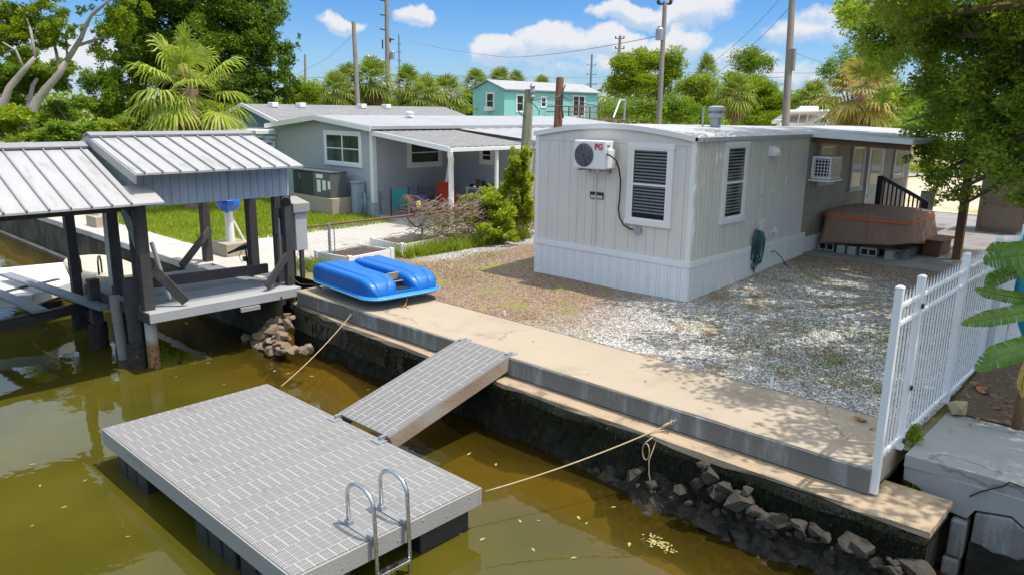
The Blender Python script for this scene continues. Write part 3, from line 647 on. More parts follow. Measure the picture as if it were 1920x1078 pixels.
for (px, py, r) in [(1190, 888, .2), (1225, 910, .14), (1275, 918, .16), (1308, 905, .14), (1330, 892, .2), (1345, 925, .22), (1362, 912, .14), (1388, 940, .26), (1412, 955, .13), (1425, 962, .12), (1440, 978, .17), (1460, 975, .2), (1480, 980, .13), (1500, 985, .16), (1530, 992, .14), (1600, 1015, .2), (1615, 1025, .17), (1580, 1020, .14), (1545, 1000, .1), (1640, 1055, .16), (1670, 1065, .14), (1690, 1060, .18), (1720, 1065, .2), (1320, 870, .12), (1400, 920, .12)]+[(1180+18.5*k+rnd.uniform(-8, 8), 893+.318*18.5*k+rnd.uniform(-4, 16), rnd.uniform(.05, .11)) for k in range(30)]:
    r *= .8; q = PY(px, py, 7.46+rnd.uniform(-.08, .06)); q.z = max(q.z, WZ-.02); tag(rock(q, r*rnd.uniform(.8, 1.2), r*rnd.uniform(.6, 1.0), r*rnd.uniform(.5, .8), 'rock_grey'), lab, 'rock', gl_)
m, t, pr, out, co = _start('wet_rubble')
t.put(pr.inputs['Base Color'], t.mix(t.ramp(t.noise(co, 7, 6, .65), .4, .65), (0.012, 0.010, 0.007), (0.060, 0.047, 0.028))); pr.inputs['Roughness'].default_value = .8
t.put(pr.inputs['Normal'], t.new('ShaderNodeBump', i_Strength=.9, i_Distance=.06, i_Height=t.noise(co, 16, 5)))
b = MB()
def bank(u, v):
    x = -6.3+4.9*u; hgt = .30*min(1, u*3)+.05*math.sin(u*40); return (x, 7.66-.62*v*(1+.18*math.sin(u*23)), -.88-(.30-hgt)-.55*v**.8+rnd.uniform(-.04, .05))
b.grid(70, 12, bank); structure(b.build('canal_bank', 'wet_rubble'))
for k in range(46):
    u = rnd.uniform(.08, 1); v = rnd.uniform(.1, .75); q = bank(u, v); r = rnd.uniform(.05, .15); tag(rock(q, r*rnd.uniform(.8, 1.3), r*rnd.uniform(.6, 1.0), r*rnd.uniform(.45, .75), 'rock_grey'), lab, 'rock', gl_)
gl_ = 'sunken rocks seen through the shallow water'; lab = 'amber sunken rock seen through the shallow water along the seawall'
for (px, py, r) in [(1030, 852, .22), (1000, 830, .2), (1065, 868, .14), (1090, 885, .16), (975, 815, .2), (1120, 900, .18), (1260, 975, .2), (1340, 985, .26), (1390, 1010, .24), (1300, 960, .2), (1230, 940, .16), (1420, 1000, .18), (1480, 1030, .22), (1180, 915, .16), (1350, 960, .2), (1440, 1050, .2), (1520, 1055, .2), (920, 800, .18), (1060, 840, .16), (1150, 890, .15)]:
    q = P(px, py, WZ-.12); tag(rock((q.x, q.y, q.z-.05), r*rnd.uniform(.9, 1.3), r*rnd.uniform(.6, 1.0), r*.5, 'rock_sunken'), lab, 'rock', gl_)
def cinder(name, c, rz, mat, tilt=0.0):
    "two-hole concrete block, long side along x, holes along y"
    b = MB(); L_, D_, H_ = .39, .19, .19
    for z in (0, H_-.03): b.box(-L_/2, L_/2, -D_/2, D_/2, z, z+.03)
    for x in (-L_/2, -.016, L_/2-.032): b.box(x, x+.032, -D_/2+.001, D_/2-.001, .03, H_-.03)
    b.box(-L_/2+.03, L_/2-.03, -.01, .01, .03, H_-.03, 1)
    o = b.build(name, [mat, 'dark_hole'], bevel=.004); o.location = c; o.rotation_euler = (tilt, 0, rz); return o
q = P(1265, 942, WZ-.05); tag(cinder('concrete_block', (q.x, q.y, q.z-.12), .15, 'rock_sunken', -1.3), 'two-hole concrete block lying sunken in the amber shallows', 'block')
q = P(1212, 912, WZ+.02); tag(rock(q, .17, .1, .12, 'rock_tan'), 'pale tan rock poking out of the water, lit by the sun', 'rock')
q = P(1797, 765, .08); tag(rock((q.x, q.y, .1), .2, .14, .13, 'rock_tan', npt=22), 'pale sandstone rock at the corner of the mulch bed', 'rock')

# floating leaves
gl_ = 'small yellow leaves floating on the canal'; lf = None
for (px, py) in [(120, 950), (75, 910), (60, 870), (860, 1000), (845, 965), (905, 1010), (1000, 1030), (1085, 970), (1010, 975), (975, 976), (880, 850), (700, 735), (690, 730), (585, 705), (540, 700), (515, 695), (390, 680), (930, 870), (1120, 870), (1100, 980), (240, 1005), (60, 985), (1075, 1045), (1150, 950), (330, 705), (420, 720), (160, 900), (1180, 1020)]:
    q = P(px, py, WZ+.004)
    if lf is None:
        b = MB(); b.add([(-.05, 0, 0), (-.01, .02, .004), (.05, 0, 0), (-.01, -.02, .004)], [(0, 3, 2, 1)]); lf = o = b.build('floating_leaf', 'leaf_yellow')
    else: o = copy_tree(lf)
    o.location = q; o.rotation_euler = (0, 0, rnd.uniform(0, 6)); s_ = rnd.uniform(.5, 1.1); o.scale = (s_, s_, s_); tag(o, 'tiny yellow leaf floating on the olive canal water', 'leaf', gl_)
b = MB()
for k in range(120):
    q = P(1235, 1018, WZ+.006)+Vector((rnd.gauss(0, .09), rnd.gauss(0, .05), 0)); a = rnd.uniform(0, 6); s_ = rnd.uniform(.006, .02)
    b.add([q+Vector((s_*math.cos(a+k2*1.57), s_*math.sin(a+k2*1.57), rnd.uniform(0, .01))) for k2 in range(4)], [(0, 1, 2, 3)])
o = b.build('debris', 'leaf_yellow'); tag(o, 'patch of floating leaf litter and foam off the rocks', 'debris', kind='stuff')

# ------------------------------------------------------------ overturned pedal boat
ang = -.10; ca, sa = math.cos(ang), math.sin(ang)
qa, qb, qc, qd = P(607, 534, .24), P(735, 572, .2), P(824, 548, .24), P(690, 492, .5)
BC = Vector((-12.02, 8.86, .0)); BL, BW = 2.42, 1.70
B = thing('pedal_boat', 'overturned bright blue twin-hull plastic pedal boat on the seawall walkway', 'pedal boat', BC)
tilt = .0
def bp(x, y, z): return BC+Vector((x*ca-y*sa, x*sa+y*ca, z))
def rrect(L_, W_, r, n=7):
    out_ = []
    for cx, cyy, a0 in [(L_/2-r, W_/2-r, 0), (-L_/2+r, W_/2-r, 90), (-L_/2+r, -W_/2+r, 180), (L_/2-r, -W_/2+r, 270)]:
        for k in range(n+1): a = R(a0+90*k/n); out_.append((cx+r*math.cos(a), cyy+r*math.sin(a)))
    return out_
def loft(b, secs, m=0):
    n = len(secs[0]); vs = [p for s_ in secs for p in s_]
    b.add(vs, [(i*n+k, i*n+(k+1) % n, (i+1)*n+(k+1) % n, (i+1)*n+k) for i in range(len(secs)-1) for k in range(n)]+[tuple(range(n-1, -1, -1)), tuple((len(secs)-1)*n+k for k in range(n))], m)
b = MB(); loft(b, [[bp(x, y, z) for x, y in rrect(BL*k, BW*(1-(1-k)*1.5), .36*k)] for k, z in [(.985, .185), (1.01, .205), (1.012, .235), (.985, .255), (.95, .262)]]); b.build('rim', 'boat_rim', B, smooth=True)
b = MB(); loft(b, [[bp(x, y, z) for x, y in rrect(BL*.93, BW*.9, .3)] for z in (.255, .30)]); b.build('deck_bottom', 'boat_blue', B, smooth=False)
b = MB(); b.grid(10, 6, lambda u, v: bp(-BL*.45+1.35*u, -.3+.6*v, .30+.20*(1-u)**.8)); b.build('bridge', 'boat_blue', B, smooth=True)
M('rim_edge', (.25, .5, .7), .5)
b = MB(); ring = [bp(x, y, .222) for x, y in rrect(BL*1.012, BW*1.018, .365)]; ring.append(ring[0]); b.tube(ring, .007, 5, cap=False); b.build('rim_edge', 'rim_edge', B)
b = MB(); loft(b, [[bp(x-.1, y, z) for x, y in rrect(1.2*k, 1.15*k, .25)] for k, z in [(.6, .005), (.9, .06), (1.1, .18)]]); b.build('seat_shell', 'boat_rim', B, smooth=True)
for sgn in (-1, 1):
    b = MB(); yc = sgn*.455; secs = []
    for k in range(25):
        u = k/24; x = -BL*.46+BL*.93*u
        e = min(1, (1-u)/.22); nose = math.sqrt(max(0, 1-(1-e)**2)) if e < 1 else 1
        tail = min(1, .82+u*6) ; h = .315*(.12+.88*nose)*tail; wd = .345*(.55+.45*nose)*(.96 if u < .03 else 1)
        ring = []
        for q in range(61):
            a = math.pi*q/60; cx = math.cos(a); sx_ = math.sin(a)
            yy = wd*math.copysign(abs(cx)**.34, cx); zz = h*sx_**.27
            gr = 0
            if sx_ > .55 and .03 < u < .93:
                for g0 in (-.17, -.03, .11):
                    gr += math.exp(-((yy-g0)/.020)**2)
            ring.append(bp(x, yc+yy, .255+zz-.034*gr*(1 if 0 < k < 24 else 0)))
        secs.append(ring)
    loft(b, secs); b.build('hull', 'boat_blue', B, auto=True)
b = MB()
for k in range(6):
    a = k*math.pi/3+.3; c_ = bp(.62, 0, .36); u = Vector((ca, sa, 0)); v = Vector((0, 0, 1)); d_ = u*math.cos(a)+v*math.sin(a)
    b.obox(c_+d_*.13, Vector((-sa, ca, 0))*.12, d_*.07, d_.cross(Vector((-sa, ca, 0)))*.01)
b.tube([bp(.62, -.2, .36), bp(.62, .2, .36)], .02, 8); b.build('paddle_wheel', 'pale_rope', B)
b = MB(); b.obox(bp(.86, 0, .30), Vector((ca, sa, 0))*.2, Vector((-sa, ca, 0))*.13, (0, 0, .012)); b.build('wheel_well', 'dark_hole', B)
b = MB(); q = bp(1.13, .02, .2)
b.tube([q, q+Vector((.02, -.05, -.10)), q+Vector((.06, -.12, -.17)), q+Vector((.16, -.14, -.19)), q+Vector((.24, -.16, -.19))], .012, 6); b.tube([q+Vector((.05, -.1, -.15)), q+Vector((.1, -.2, -.185)), q+Vector((.02, -.22, -.187)), q+Vector((.07, -.1, -.18))], .01, 6)
tag(b.build('tow_rope', 'orange_rope', smooth=True), 'frayed orange rope knotted to the bow of the blue pedal boat', 'rope')
# ------------------------------------------------------------ generic window
def window(parent, c, u, n, wd, ht, trim=.1, mull=0, rail=True, blind=0, paint='trailer_trim', pane='pane_dark', sill=True, head=True, shade=0.0):
    "c: centre on the wall face, u: right as seen from outside, n: outward; outer size includes the trim"
    c, u, n = Vector(c), Vector(u), Vector(n); v = Vector((0, 0, 1))
    def bx(b, x0, x1, z0, z1, d0, d1, m=0): b.obox(c+u*(x0+x1)/2+v*(z0+z1)/2+n*(d0+d1)/2, u*(x1-x0)/2, v*(z1-z0)/2, n*(d1-d0)/2, m)
    W, H = wd/2, ht/2; iw, ih = W-trim, H-trim
    b = MB()
    bx(b, -W, -iw, -H+trim, H-trim, .0, .045); bx(b, iw, W, -H+trim, H-trim, .0, .045)
    bx(b, -W-(.02 if head else 0), W+(.02 if head else 0), H-trim, H, .0, .052); bx(b, -W-(.02 if sill else 0), W+(.02 if sill else 0), -H, -H+trim, .0, .058 if sill else .045)
    f = b.build('window', paint, parent, bevel=.004)
    b = MB()
    s = .035
    bx(b, -iw, -iw+s, -ih, ih, .001, .036); bx(b, iw-s, iw, -ih, ih, .001, .036); bx(b, -iw+s, iw-s, ih-s, ih, .001, .036); bx(b, -iw+s, iw-s, -ih, -ih+s, .001, .036)
    if rail: bx(b, -iw+s, iw-s, -.018, .018, .001, .03)
    for k in range(mull): x = -iw+2*iw*(k+1)/(mull+1); bx(b, x-.03, x+.03, -ih+s, ih-s, .001, .042)
    b.build('sash', 'white_plastic', f)
    b = MB(); bx(b, -iw+s, iw-s, -ih+s, ih-s, .0015, .004, 0); b.build('backing', 'dark_hole', f)
    if blind:
        b = MB(); z = ih-s-.01
        while z > -ih+s+.07:
            b.obox(c+v*z+n*.011, u*(iw-s-.012), (v*.8-n*.35).normalized()*.016, (n*.8+v*.35).normalized()*.001); z -= blind
        b.build('blind', 'blind', f)
    if shade:
        b = MB(); bx(b, -iw+s, iw-s, ih-s-2*ih*shade, ih-s, .005, .008); b.build('blind', 'blind', f)
    b = MB(); bx(b, -iw+s, iw-s, -ih+s, ih-s, .024, .028); b.build('pane', 'pane_clear' if blind else pane, f)
    return f
def planks(b, p, u, n, L_, z0, z1, widths, gap=.008, t_=.012, m=0, ztop=None):
    "boards standing side by side along a wall from p in direction u"
    p, u, n = Vector(p), Vector(u), Vector(n); x = 0; i = 0
    while x < L_-1e-4:
        w_ = min(widths[i % len(widths)], L_-x); i += 1
        if w_ > gap:
            za = z0; zb = z1 if ztop is None else ztop(x+w_/2)
            b.obox(p+u*(x+w_/2)+Vector((0, 0, (za+zb)/2))+n*t_/2, u*(w_-gap)/2, (0, 0, (zb-za)/2), n*t_/2, m)
        x += w_
def text_part(txt, size, mat, c, u, v, parent, depth=.004, name='lettering', shear=0.0, bold=0.0):
    cu = bpy.data.curves.new('text', 'FONT'); cu.body = txt; cu.size = size; cu.extrude = depth; cu.align_x = 'CENTER'; cu.align_y = 'CENTER'; cu.offset = bold; cu.shear = shear
    tmp = bpy.data.objects.new('text', cu); COL.objects.link(tmp); dg = bpy.context.evaluated_depsgraph_get(); me = bpy.data.meshes.new_from_object(tmp.evaluated_get(dg))
    bpy.data.objects.remove(tmp); bpy.data.curves.remove(cu)
    o = bpy.data.objects.new(name, me); COL.objects.link(o); me.materials.clear(); me.materials.append(MATS[mat])
    u, v = Vector(u), Vector(v); n = u.cross(v); M4 = Matrix(((u.x, v.x, n.x, c[0]), (u.y, v.y, n.y, c[1]), (u.z, v.z, n.z, c[2]), (0, 0, 0, 1)))
    me.transform(Matrix.Translation(-ORG[parent.name]) @ M4); o.parent = parent; ORG[o.name] = ORG[parent.name]; return o

# ------------------------------------------------------------ the mobile home
X0, X1, Y0, Y1 = -10.97, -7.10, 12.45, 25.4
H = thing('mobile_home', 'beige mobile home with pale ribbed skirting and an arched white roof', 'mobile home', (-9.03, 18.9, 0))
def arch(x, base=3.17, rise=.20):
    q = (x-(X0+X1)/2)/((X1-X0)/2); return base+rise*(1-abs(q)**1.8)
b = MB(); sec = [(X0+.02, Y0+.02, .1), (X1-.02, Y0+.02, .1)]+[(X1-.02-(X1-X0-.04)*k/14, Y0+.02, arch(X1-.02-(X1-X0-.04)*k/14)-.03) for k in range(15)]
b.extrude(sec, (0, .3, 0), 1); b.box(X0+.02, X1-.02, Y0+.31, Y1-.02, .1, 3.15, 1)
planks(b, (X0+.05, Y0+.02, 0), (1, 0, 0), (0, -1, 0), X1-X0-.1, .88, 3.0, [.30, .29, .31, .205, .215, .20], .007, .014)
planks(b, (X0+.05, Y0+.02, 0), (1, 0, 0), (0, -1, 0), X1-X0-.1, 3.005, 3.2, [.193]*40, -.0005, .0135, ztop=lambda x: arch(X0+.05+x)-.05)
planks(b, (X1-.02, Y0+.05, 0), (0, 1, 0), (1, 0, 0), 5.05, .88, 3.13, [.13, .135, .13, .14, .075, .065], .011, .018)
b.build('wall', ['trailer_wall', 'trailer_gap'], H)
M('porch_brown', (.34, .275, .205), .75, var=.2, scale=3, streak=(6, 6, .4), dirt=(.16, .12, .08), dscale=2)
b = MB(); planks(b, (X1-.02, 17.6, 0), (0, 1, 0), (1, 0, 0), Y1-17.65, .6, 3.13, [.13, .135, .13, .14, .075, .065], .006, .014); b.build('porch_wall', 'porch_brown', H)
b = MB()
planks(b, (X0, Y0, 0), (1, 0, 0), (0, -1, 0), X1-X0, -.06, .75, [.18, .06, .16, .065], .006, .012); b.box(X0, X1, Y0, Y0+.02, -.06, .75)
planks(b, (X1, Y0, 0), (0, 1, 0), (1, 0, 0), 5.3, -.06, .75, [.075, .045], .012, .02); b.box(X1-.02, X1, Y0+.02, Y1, -.06, .75)
b.box(X0, X0+.02, Y0+.02, Y1, -.06, .75); b.build('skirting', 'skirt', H)
b = MB(); b.box(X0-.015, X1+.016, Y0-.03, Y0+.01, .752, .878); b.build('skirt_band', 'skirt', H, bevel=.006)
b = MB(); b.box(X1-.01, X1+.03, Y0-.028, 17.75, .752, .876); b.build('skirt_band', 'skirt', H, bevel=.006)
b = MB(); b.box(X0-.012, X0+.085, Y0-.012, Y0+.07, .88, 3.16); b.build('corner_trim', 'trailer_trim', H, bevel=.004)
b = MB(); b.box(X1-.085, X1+.012, Y0-.012, Y0+.07, .88, 3.155); b.build('corner_trim', 'trailer_trim', H, bevel=.004)
# roof skin with a rolled front edge and a little sag from panel to panel
b = MB()
def rf(u, v):
    x = X0-.05+(X1-X0+.10)*u; y = Y0-.045+(Y1-Y0+.1)*v
    return (x, y, arch(min(X1, max(X0, x)), rise=.20-.13*min(1, v*1.4))+.012+.012*math.sin(v*70)*math.sin(u*5)-(.0 if .03 < u < .97 else .03))
b.grid(36, 90, rf); b.build('roof', 'trailer_roof', H, smooth=True)
b = MB()
for k in range(20):
    xa = X0-.05+(X1-X0+.10)*k/20; xb = X0-.05+(X1-X0+.10)*(k+1)/20; za, zb = arch(min(X1, max(X0, xa))), arch(min(X1, max(X0, xb)))
    b.add([(xa, Y0-.05, za-.085), (xb, Y0-.05, zb-.085), (xb, Y0-.05, zb+.012), (xa, Y0-.05, za+.012), (xa, Y0-.02, za-.085), (xb, Y0-.02, zb-.085), (xb, Y0-.02, zb+.012), (xa, Y0-.02, za+.012)], [(0, 1, 2, 3), (0, 4, 5, 1), (3, 2, 6, 7)])
b.build('roof_edge', 'trailer_trim', H)
b = MB(); b.box(X1, X1+.05, Y0-.05, 17.6, 3.10, 3.165); b.box(X1+.05, X1+.055, Y0-.05, 17.6, 3.09, 3.12); b.build('drip_rail', 'trailer_roof', H)
q = PY(1342, 226, 15.2)
b = MB(); b.lathe([(.11, -.4), (.11, .16), (.17, .165), (.17, .25), (.12, .26), (.12, .30), (.18, .305), (.18, .38), (.10, .41)], (q.x, 15.2, 3.35), 16); b.build('roof_vent', 'galv', H, auto=True)
for px in (1318,):
    q = PY(px, 226, 14.6); b = MB(); b.tube([(q.x, 14.6, 3.2), (q.x, 14.6, 3.72)], .022, 8); b.build('vent_pipe', 'galv', H)
# windows
window(H, (-8.05, Y0+.006, 2.245), (1, 0, 0), (0, -1, 0), 1.02, 1.58, .105, blind=.062, paint='trailer_trim')
window(H, (X1-.006, 14.01, 2.275), (0, 1, 0), (1, 0, 0), .96, 1.60, .10, blind=.062, paint='trailer_trim')
window(H, (X1-.006, 18.65, 2.45), (0, 1, 0), (1, 0, 0), .98, 1.05, .11, rail=False, paint='tan_trim')
window(H, (X1-.006, 20.78, 2.27), (0, 1, 0), (1, 0, 0), .95, 1.25, .11, rail=False, paint='tan_trim')
window(H, (X1-.006, 24.2, 2.3), (0, 1, 0), (1, 0, 0), 1.0, 1.0, .1, rail=False, paint='tan_trim')
b = MB(); b.box(X1-.006, X1+.05, 21.55, 22.62, .55, 2.86); b.build('door', 'tan_trim', H, bevel=.006)
dr = H.children[-1]
b = MB(); b.box(X1+.05, X1+.056, 21.72, 22.45, 1.75, 2.7); b.build('pane', 'pane_green', dr)
b = MB(); b.lathe([(.03, 0), (.03, .05), (.012, .05)], (X1+.05, 21.66, 1.45), 10, 0, (1, 0, 0)); b.build('handle', 'steel', dr)
for a in (21.50, 22.62): b = MB(); b.box(X1-.006, X1+.06, a, a+.08, .55, 2.95); b.build('door_frame', 'trailer_trim', H)
b = MB(); b.extrude([(X1-.003, 15.44, 2.74), (X1+.16, 15.44, 2.74), (X1+.15, 15.44, 2.82), (X1+.09, 15.44, 2.91), (X1-.003, 15.44, 2.96)], (0, .28, 0)); b.build('vent_hood', 'white_plastic', H, bevel=.01)
b = MB()
for y0, z in ((15.22, 1.95), (15.75, 1.93)): b.box(X1-.003, X1+.05, y0, y0+.09, z, z+.09); b.box(X1-.003, X1+.03, y0+.02, y0+.05, z+.09, z+.5 if y0 < 15.5 else z+.12)
b.build('outlet_box', 'trailer_wall', H)
b = MB(); b.box(X1-.003, X1+.09, 15.22, 15.62, 1.0, 1.42); b.build('meter_box', 'trailer_wall', H, bevel=.012)
b = MB(); b.tube([(X1+.03, 15.62, 1.08), (X1+.03, 16.05, 1.08)], .02, 8); b.box(X1, X1+.06, 16.02, 16.14, 1.0, 1.13); b.build('conduit', 'trailer_trim', H)
b = MB(); b.tube([(-9.32, Y0-.015, 2.4), (-9.30, Y0-.015, .9)], .01, 6); b.build('conduit', 'trailer_wall', H)
b = MB(); b.box(-9.47, -9.13, Y0-.014, Y0+.0, 1.87, 2.01, 0); b.build('name_plate', 'black_metal', H)
M('plate_gold', (0.6, 0.52, 0.3), .5)
b = MB(); b.box(-9.45, -9.33, Y0-.018, Y0-.013, 1.885, 1.945); b.box(-9.29, -9.15, Y0-.018, Y0-.013, 1.885, 1.945); b.build('plate_lettering', 'plate_gold', H.children[-1])
# porch roof on the far part of the long side
b = MB(); b.grid(10, 40, lambda u, v: (X1-.0+2.15*u, 17.62+7.9*v, 3.20-.10*u+.012*math.sin(v*60))); b.grid(10, 40, lambda u, v: (X1-.0+2.15*(1-u), 17.62+7.9*v, 3.15-.10*(1-u))); b.build('porch_roof', 'trailer_roof', H, smooth=False)
b = MB(); b.beam((X1-.02, 17.58, 3.155), (X1+2.18, 17.58, 3.055), .05, .11); b.beam((X1+2.16, 17.6, 3.055), (X1+2.16, 25.5, 3.055), .04, .11); b.build('porch_fascia', 'trailer_trim', H)
b = MB(); b.beam((X1-.02, 17.72, 3.04), (X1+2.1, 17.72, 2.94), .06, .14); b.build('porch_beam', 'brown_wood', H)
b = MB(); q = P(1791, 487, .36); b.beam((q.x+.02, q.y, .34), (q.x+.02, q.y, 3.04), .17, .17, up=(0, 1, 0)); b.build('porch_post', 'brown_wood', H, bevel=.012)

# outdoor unit on the front wall
A = thing('air_conditioner', 'white mini split outdoor unit with round fan grille and red letters on the front wall', 'air conditioner', (-9.21, 12.22, 2.47))
ax0, ax1, ay0, ay1, az0, az1 = -9.63, -8.86, 12.07, 12.36, 2.50, 3.05
b = MB(); b.box(ax0, ax1, ay0, ay1, az0, az1); b.build('casing', 'white_plastic', A, bevel=.02)
M('fan_dark', (0.05, 0.052, 0.06), .6, var=.3)
b = MB(); c0 = Vector((-9.37, ay0-.004, 2.765)); b.lathe([(.232, 0), (.232, .006), (.222, .012)], c0, 40, 0, (0, -1, 0)); fan = b.build('fan_grille', 'fan_dark', A, auto=True)
b = MB()
for r_ in (.05, .08, .11, .14, .17, .2, .225): b.tube([c0+Vector((r_*math.cos(a), -.018, r_*math.sin(a))) for a in [2*math.pi*k/32 for k in range(33)]], .0022, 4)
for k in range(8): a = k*math.pi/4; b.tube([c0+Vector((.03*math.cos(a), -.018, .03*math.sin(a))), c0+Vector((.23*math.cos(a), -.018, .23*math.sin(a)))], .0025, 4)
b.build('grille_wire', 'galv', fan)
M('red_letters', (0.55, 0.03, 0.05), .5)
text_part('PG', .16, 'red_letters', (-9.01, ay0-.008, 2.93), (1, 0, 0), (0, 0, 1), A, bold=.004)
b = MB(); b.box(ax1+.001, ax1+.06, ay0+.03, ay1-.02, az0+.03, az1-.16); b.build('valve_cover', 'white_plastic', A, bevel=.01)
b = MB(); b.box(ax1+.001, ax1+.035, ay0+.06, ay0+.12, az1-.12, az1-.07); b.build('handle', 'galv', A)
b = MB()
for x in (-9.5, -9.0): b.beam((x, Y0, az0-.025), (x, 12.05, az0-.025), .04, .04); b.box(x-.02, x+.02, Y0-.03, Y0, az0-.1, az0)
b.build('bracket', 'galv', A)
b = MB(); b.tube([(-8.83, 12.1, 2.80), (-8.72, 12.06, 2.78), (-8.63, 12.12, 2.70), (-8.64, 12.25, 2.52), (-8.69, 12.39, 2.3), (-8.70, 12.40, 2.0), (-8.72, 12.40, 1.72), (-8.68, 12.40, 1.55), (-8.58, 12.40, 1.42), (-8.44, 12.40, 1.36), (-8.30, 12.41, 1.34)], .017, 8)
tag(b.build('power_cable', 'black_plastic', smooth=True), 'black flexible power cable hanging from the mini split unit to a grey box', 'cable')
b = MB(); b.box(-8.33, -8.17, 12.37, 12.434, 1.29, 1.40); tag(b.build('junction_box', 'galv', bevel=.01), 'small grey junction box on the front wall at the end of the black cable', 'junction box')
# window unit on the long side
A = thing('air_conditioner', 'white boxy window air conditioner on a bracket in the shaded side wall', 'air conditioner', (X1+.25, 18.1, 2.05))
wx0, wx1, wy0, wy1, wz0, wz1 = X1+.01, X1+.46, 17.75, 18.42, 2.14, 2.66
b = MB(); b.box(wx0, wx1, wy0, wy1, wz0, wz1); b.build('casing', 'white_plastic', A, bevel=.012)
b = MB(); b.box(wx0+.08, wx1-.03, wy0-.006, wy0-.001, wz0+.05, wz1-.05); g = b.build('coil', 'dark_hole', A)
b = MB()
for k in range(6): z = wz0+.06+.075*k; b.box(wx0+.08, wx1-.03, wy0-.012, wy0-.006, z, z+.012)
for k in range(5): x = wx0+.09+.072*k; b.box(x, x+.012, wy0-.014, wy0-.007, wz0+.05, wz1-.05)
b.build('grille', 'white_plastic', g)
b = MB(); b.box(wx0-.02, wx1+.04, wy0-.08, wy1+.02, wz0-.05, wz0-.012); b.build('bracket', 'white_plastic', A)
M('reflective_foil', (.2, .21, .23), .3, metal=.6, var=.6, scale=5)
b = MB(); b.box(wx1+.0005, wx1+.004, wy0+.04, wy1-.03, wz0+.04, wz1-.04); b.build('side_louvre', 'reflective_foil', A)
# hose
M('hose_green', (0.02, 0.11, 0.09), .45, var=.3)
b = MB()
for k in range(9):
    y0 = 15.02+.025*k+rnd.uniform(-.02, .02); r_ = rnd.uniform(.03, .10); zt = 1.22+rnd.uniform(-.08, .03); zb = .36+rnd.uniform(-.04, .25); xo = X1+.05+.012*k
    b.tube([(xo, y0-r_, zb+.2), (xo, y0-r_*.9, zt-.15), (xo, y0, zt), (xo+.02, y0+r_*.9, zt-.15), (xo+.02, y0+r_*rnd.uniform(.3, 1), (zt+zb)/2), (xo+.01, y0+r_*.8, zb+.15), (xo, y0, zb-.03), (xo, y0-r_*.8, zb+.12)], .012, 6)
tag(b.build('garden_hose', 'hose_green', smooth=True), 'dark green garden hose coiled on the shaded side wall of the mobile home', 'hose')
b = MB(); b.tube([(X1+.02, 15.95, .62), (X1+.10, 15.97, .66), (X1+.2, 16.1, .52), (X1+.28, 16.25, .30)], .011, 6); tag(b.build('faucet_pipe', 'black_metal', smooth=True), 'short black hose curving down from the skirting beside the green hose', 'pipe')

# hot tub under its brown cover
tx0, tx1, ty0, ty1, tz = -7.0, -5.05, 18.45, 20.7, .37
T = thing('hot_tub', 'hot tub under a draped brown cover with an orange strap, raised on blocks', 'hot tub', ((tx0+tx1)/2, (ty0+ty1)/2, tz))
m, t, pr, out, co = _start('tub_cover')
t.put(pr.inputs['Base Color'], t.mix(t.noise(co, 1.6, 5), (0.245, 0.15, 0.105), (0.35, 0.225, 0.165))); pr.inputs['Roughness'].default_value = .85
wv = t.new('ShaderNodeTexNoise'); wv.inputs['Scale'].default_value = 3.0; t.put(wv.inputs['Vector'], t.vmath('MULTIPLY', co, (1.6, 1.6, .35)))
t.put(pr.inputs['Normal'], t.new('ShaderNodeBump', i_Strength=.7, i_Distance=.12, i_Height=wv.outputs[0]))
b = MB(); tc_ = Vector(((tx0+tx1)/2, (ty0+ty1)/2, 0)); secs = []
for k in range(18):
    if k < 12:
        z = tz+.33+.62*k/11; f = 1.11-.10*(k/11)**.7; hem = .07*(1-k/11)
    else:
        q = (k-11)/6; z = tz+.95+.10*math.sin(q*math.pi/2); f = 1.01-.9*q**1.7
    ring = []
    for i, (x, y) in enumerate(rrect((tx1-tx0)*f, (ty1-ty0)*f, .33*f, 18)):
        a = math.atan2(y, x); fold = (.06*math.sin(9*a+1)+.035*math.sin(19*a))*max(0, 1-k/11) if k < 12 else 0
        n_ = math.hypot(x, y); zz = z+(hem*math.sin(6*a)+(-.1 if k < 3 and math.sin(3*a+.7) > 0 else 0)*(1-k/3) if k < 12 else 0)
        ring.append(tc_+Vector((x*(1+fold/n_), y*(1+fold/n_), zz)))
    secs.append(ring)
loft(b, secs); b.build('cover', 'tub_cover', T, smooth=True)
M('orange_strap', (0.75, 0.13, 0.03), .6)
b = MB(); ring = [tc_+Vector((x, y, tz+.86)) for x, y in rrect((tx1-tx0)*1.035, (ty1-ty0)*1.035, .34, 10)]; ring.append(ring[0])
for i in range(len(ring)-1): b.beam(ring[i], ring[i+1], .014, .05)
b.build('strap', 'orange_strap', T)
b = MB(); loft(b, [[tc_+Vector((x, y, z)) for x, y in rrect((tx1-tx0)*.96, (ty1-ty0)*.96, .45)] for z in (tz+.25, tz+.7)]); b.build('shell', 'black_plastic', T)
b = MB()
for y in (ty0+.08, ty1-.08): b.beam((tx0+.05, y, tz+.225), (tx1-.05, y, tz+.225), .06, .05)
for x in (tx0+.06, tx1-.06): b.beam((x, ty0+.1, tz+.222), (x, ty1-.1, tz+.222), .06, .05)
b.build('base_frame', 'dark_wood', T)
gl_ = 'concrete blocks under the hot tub'
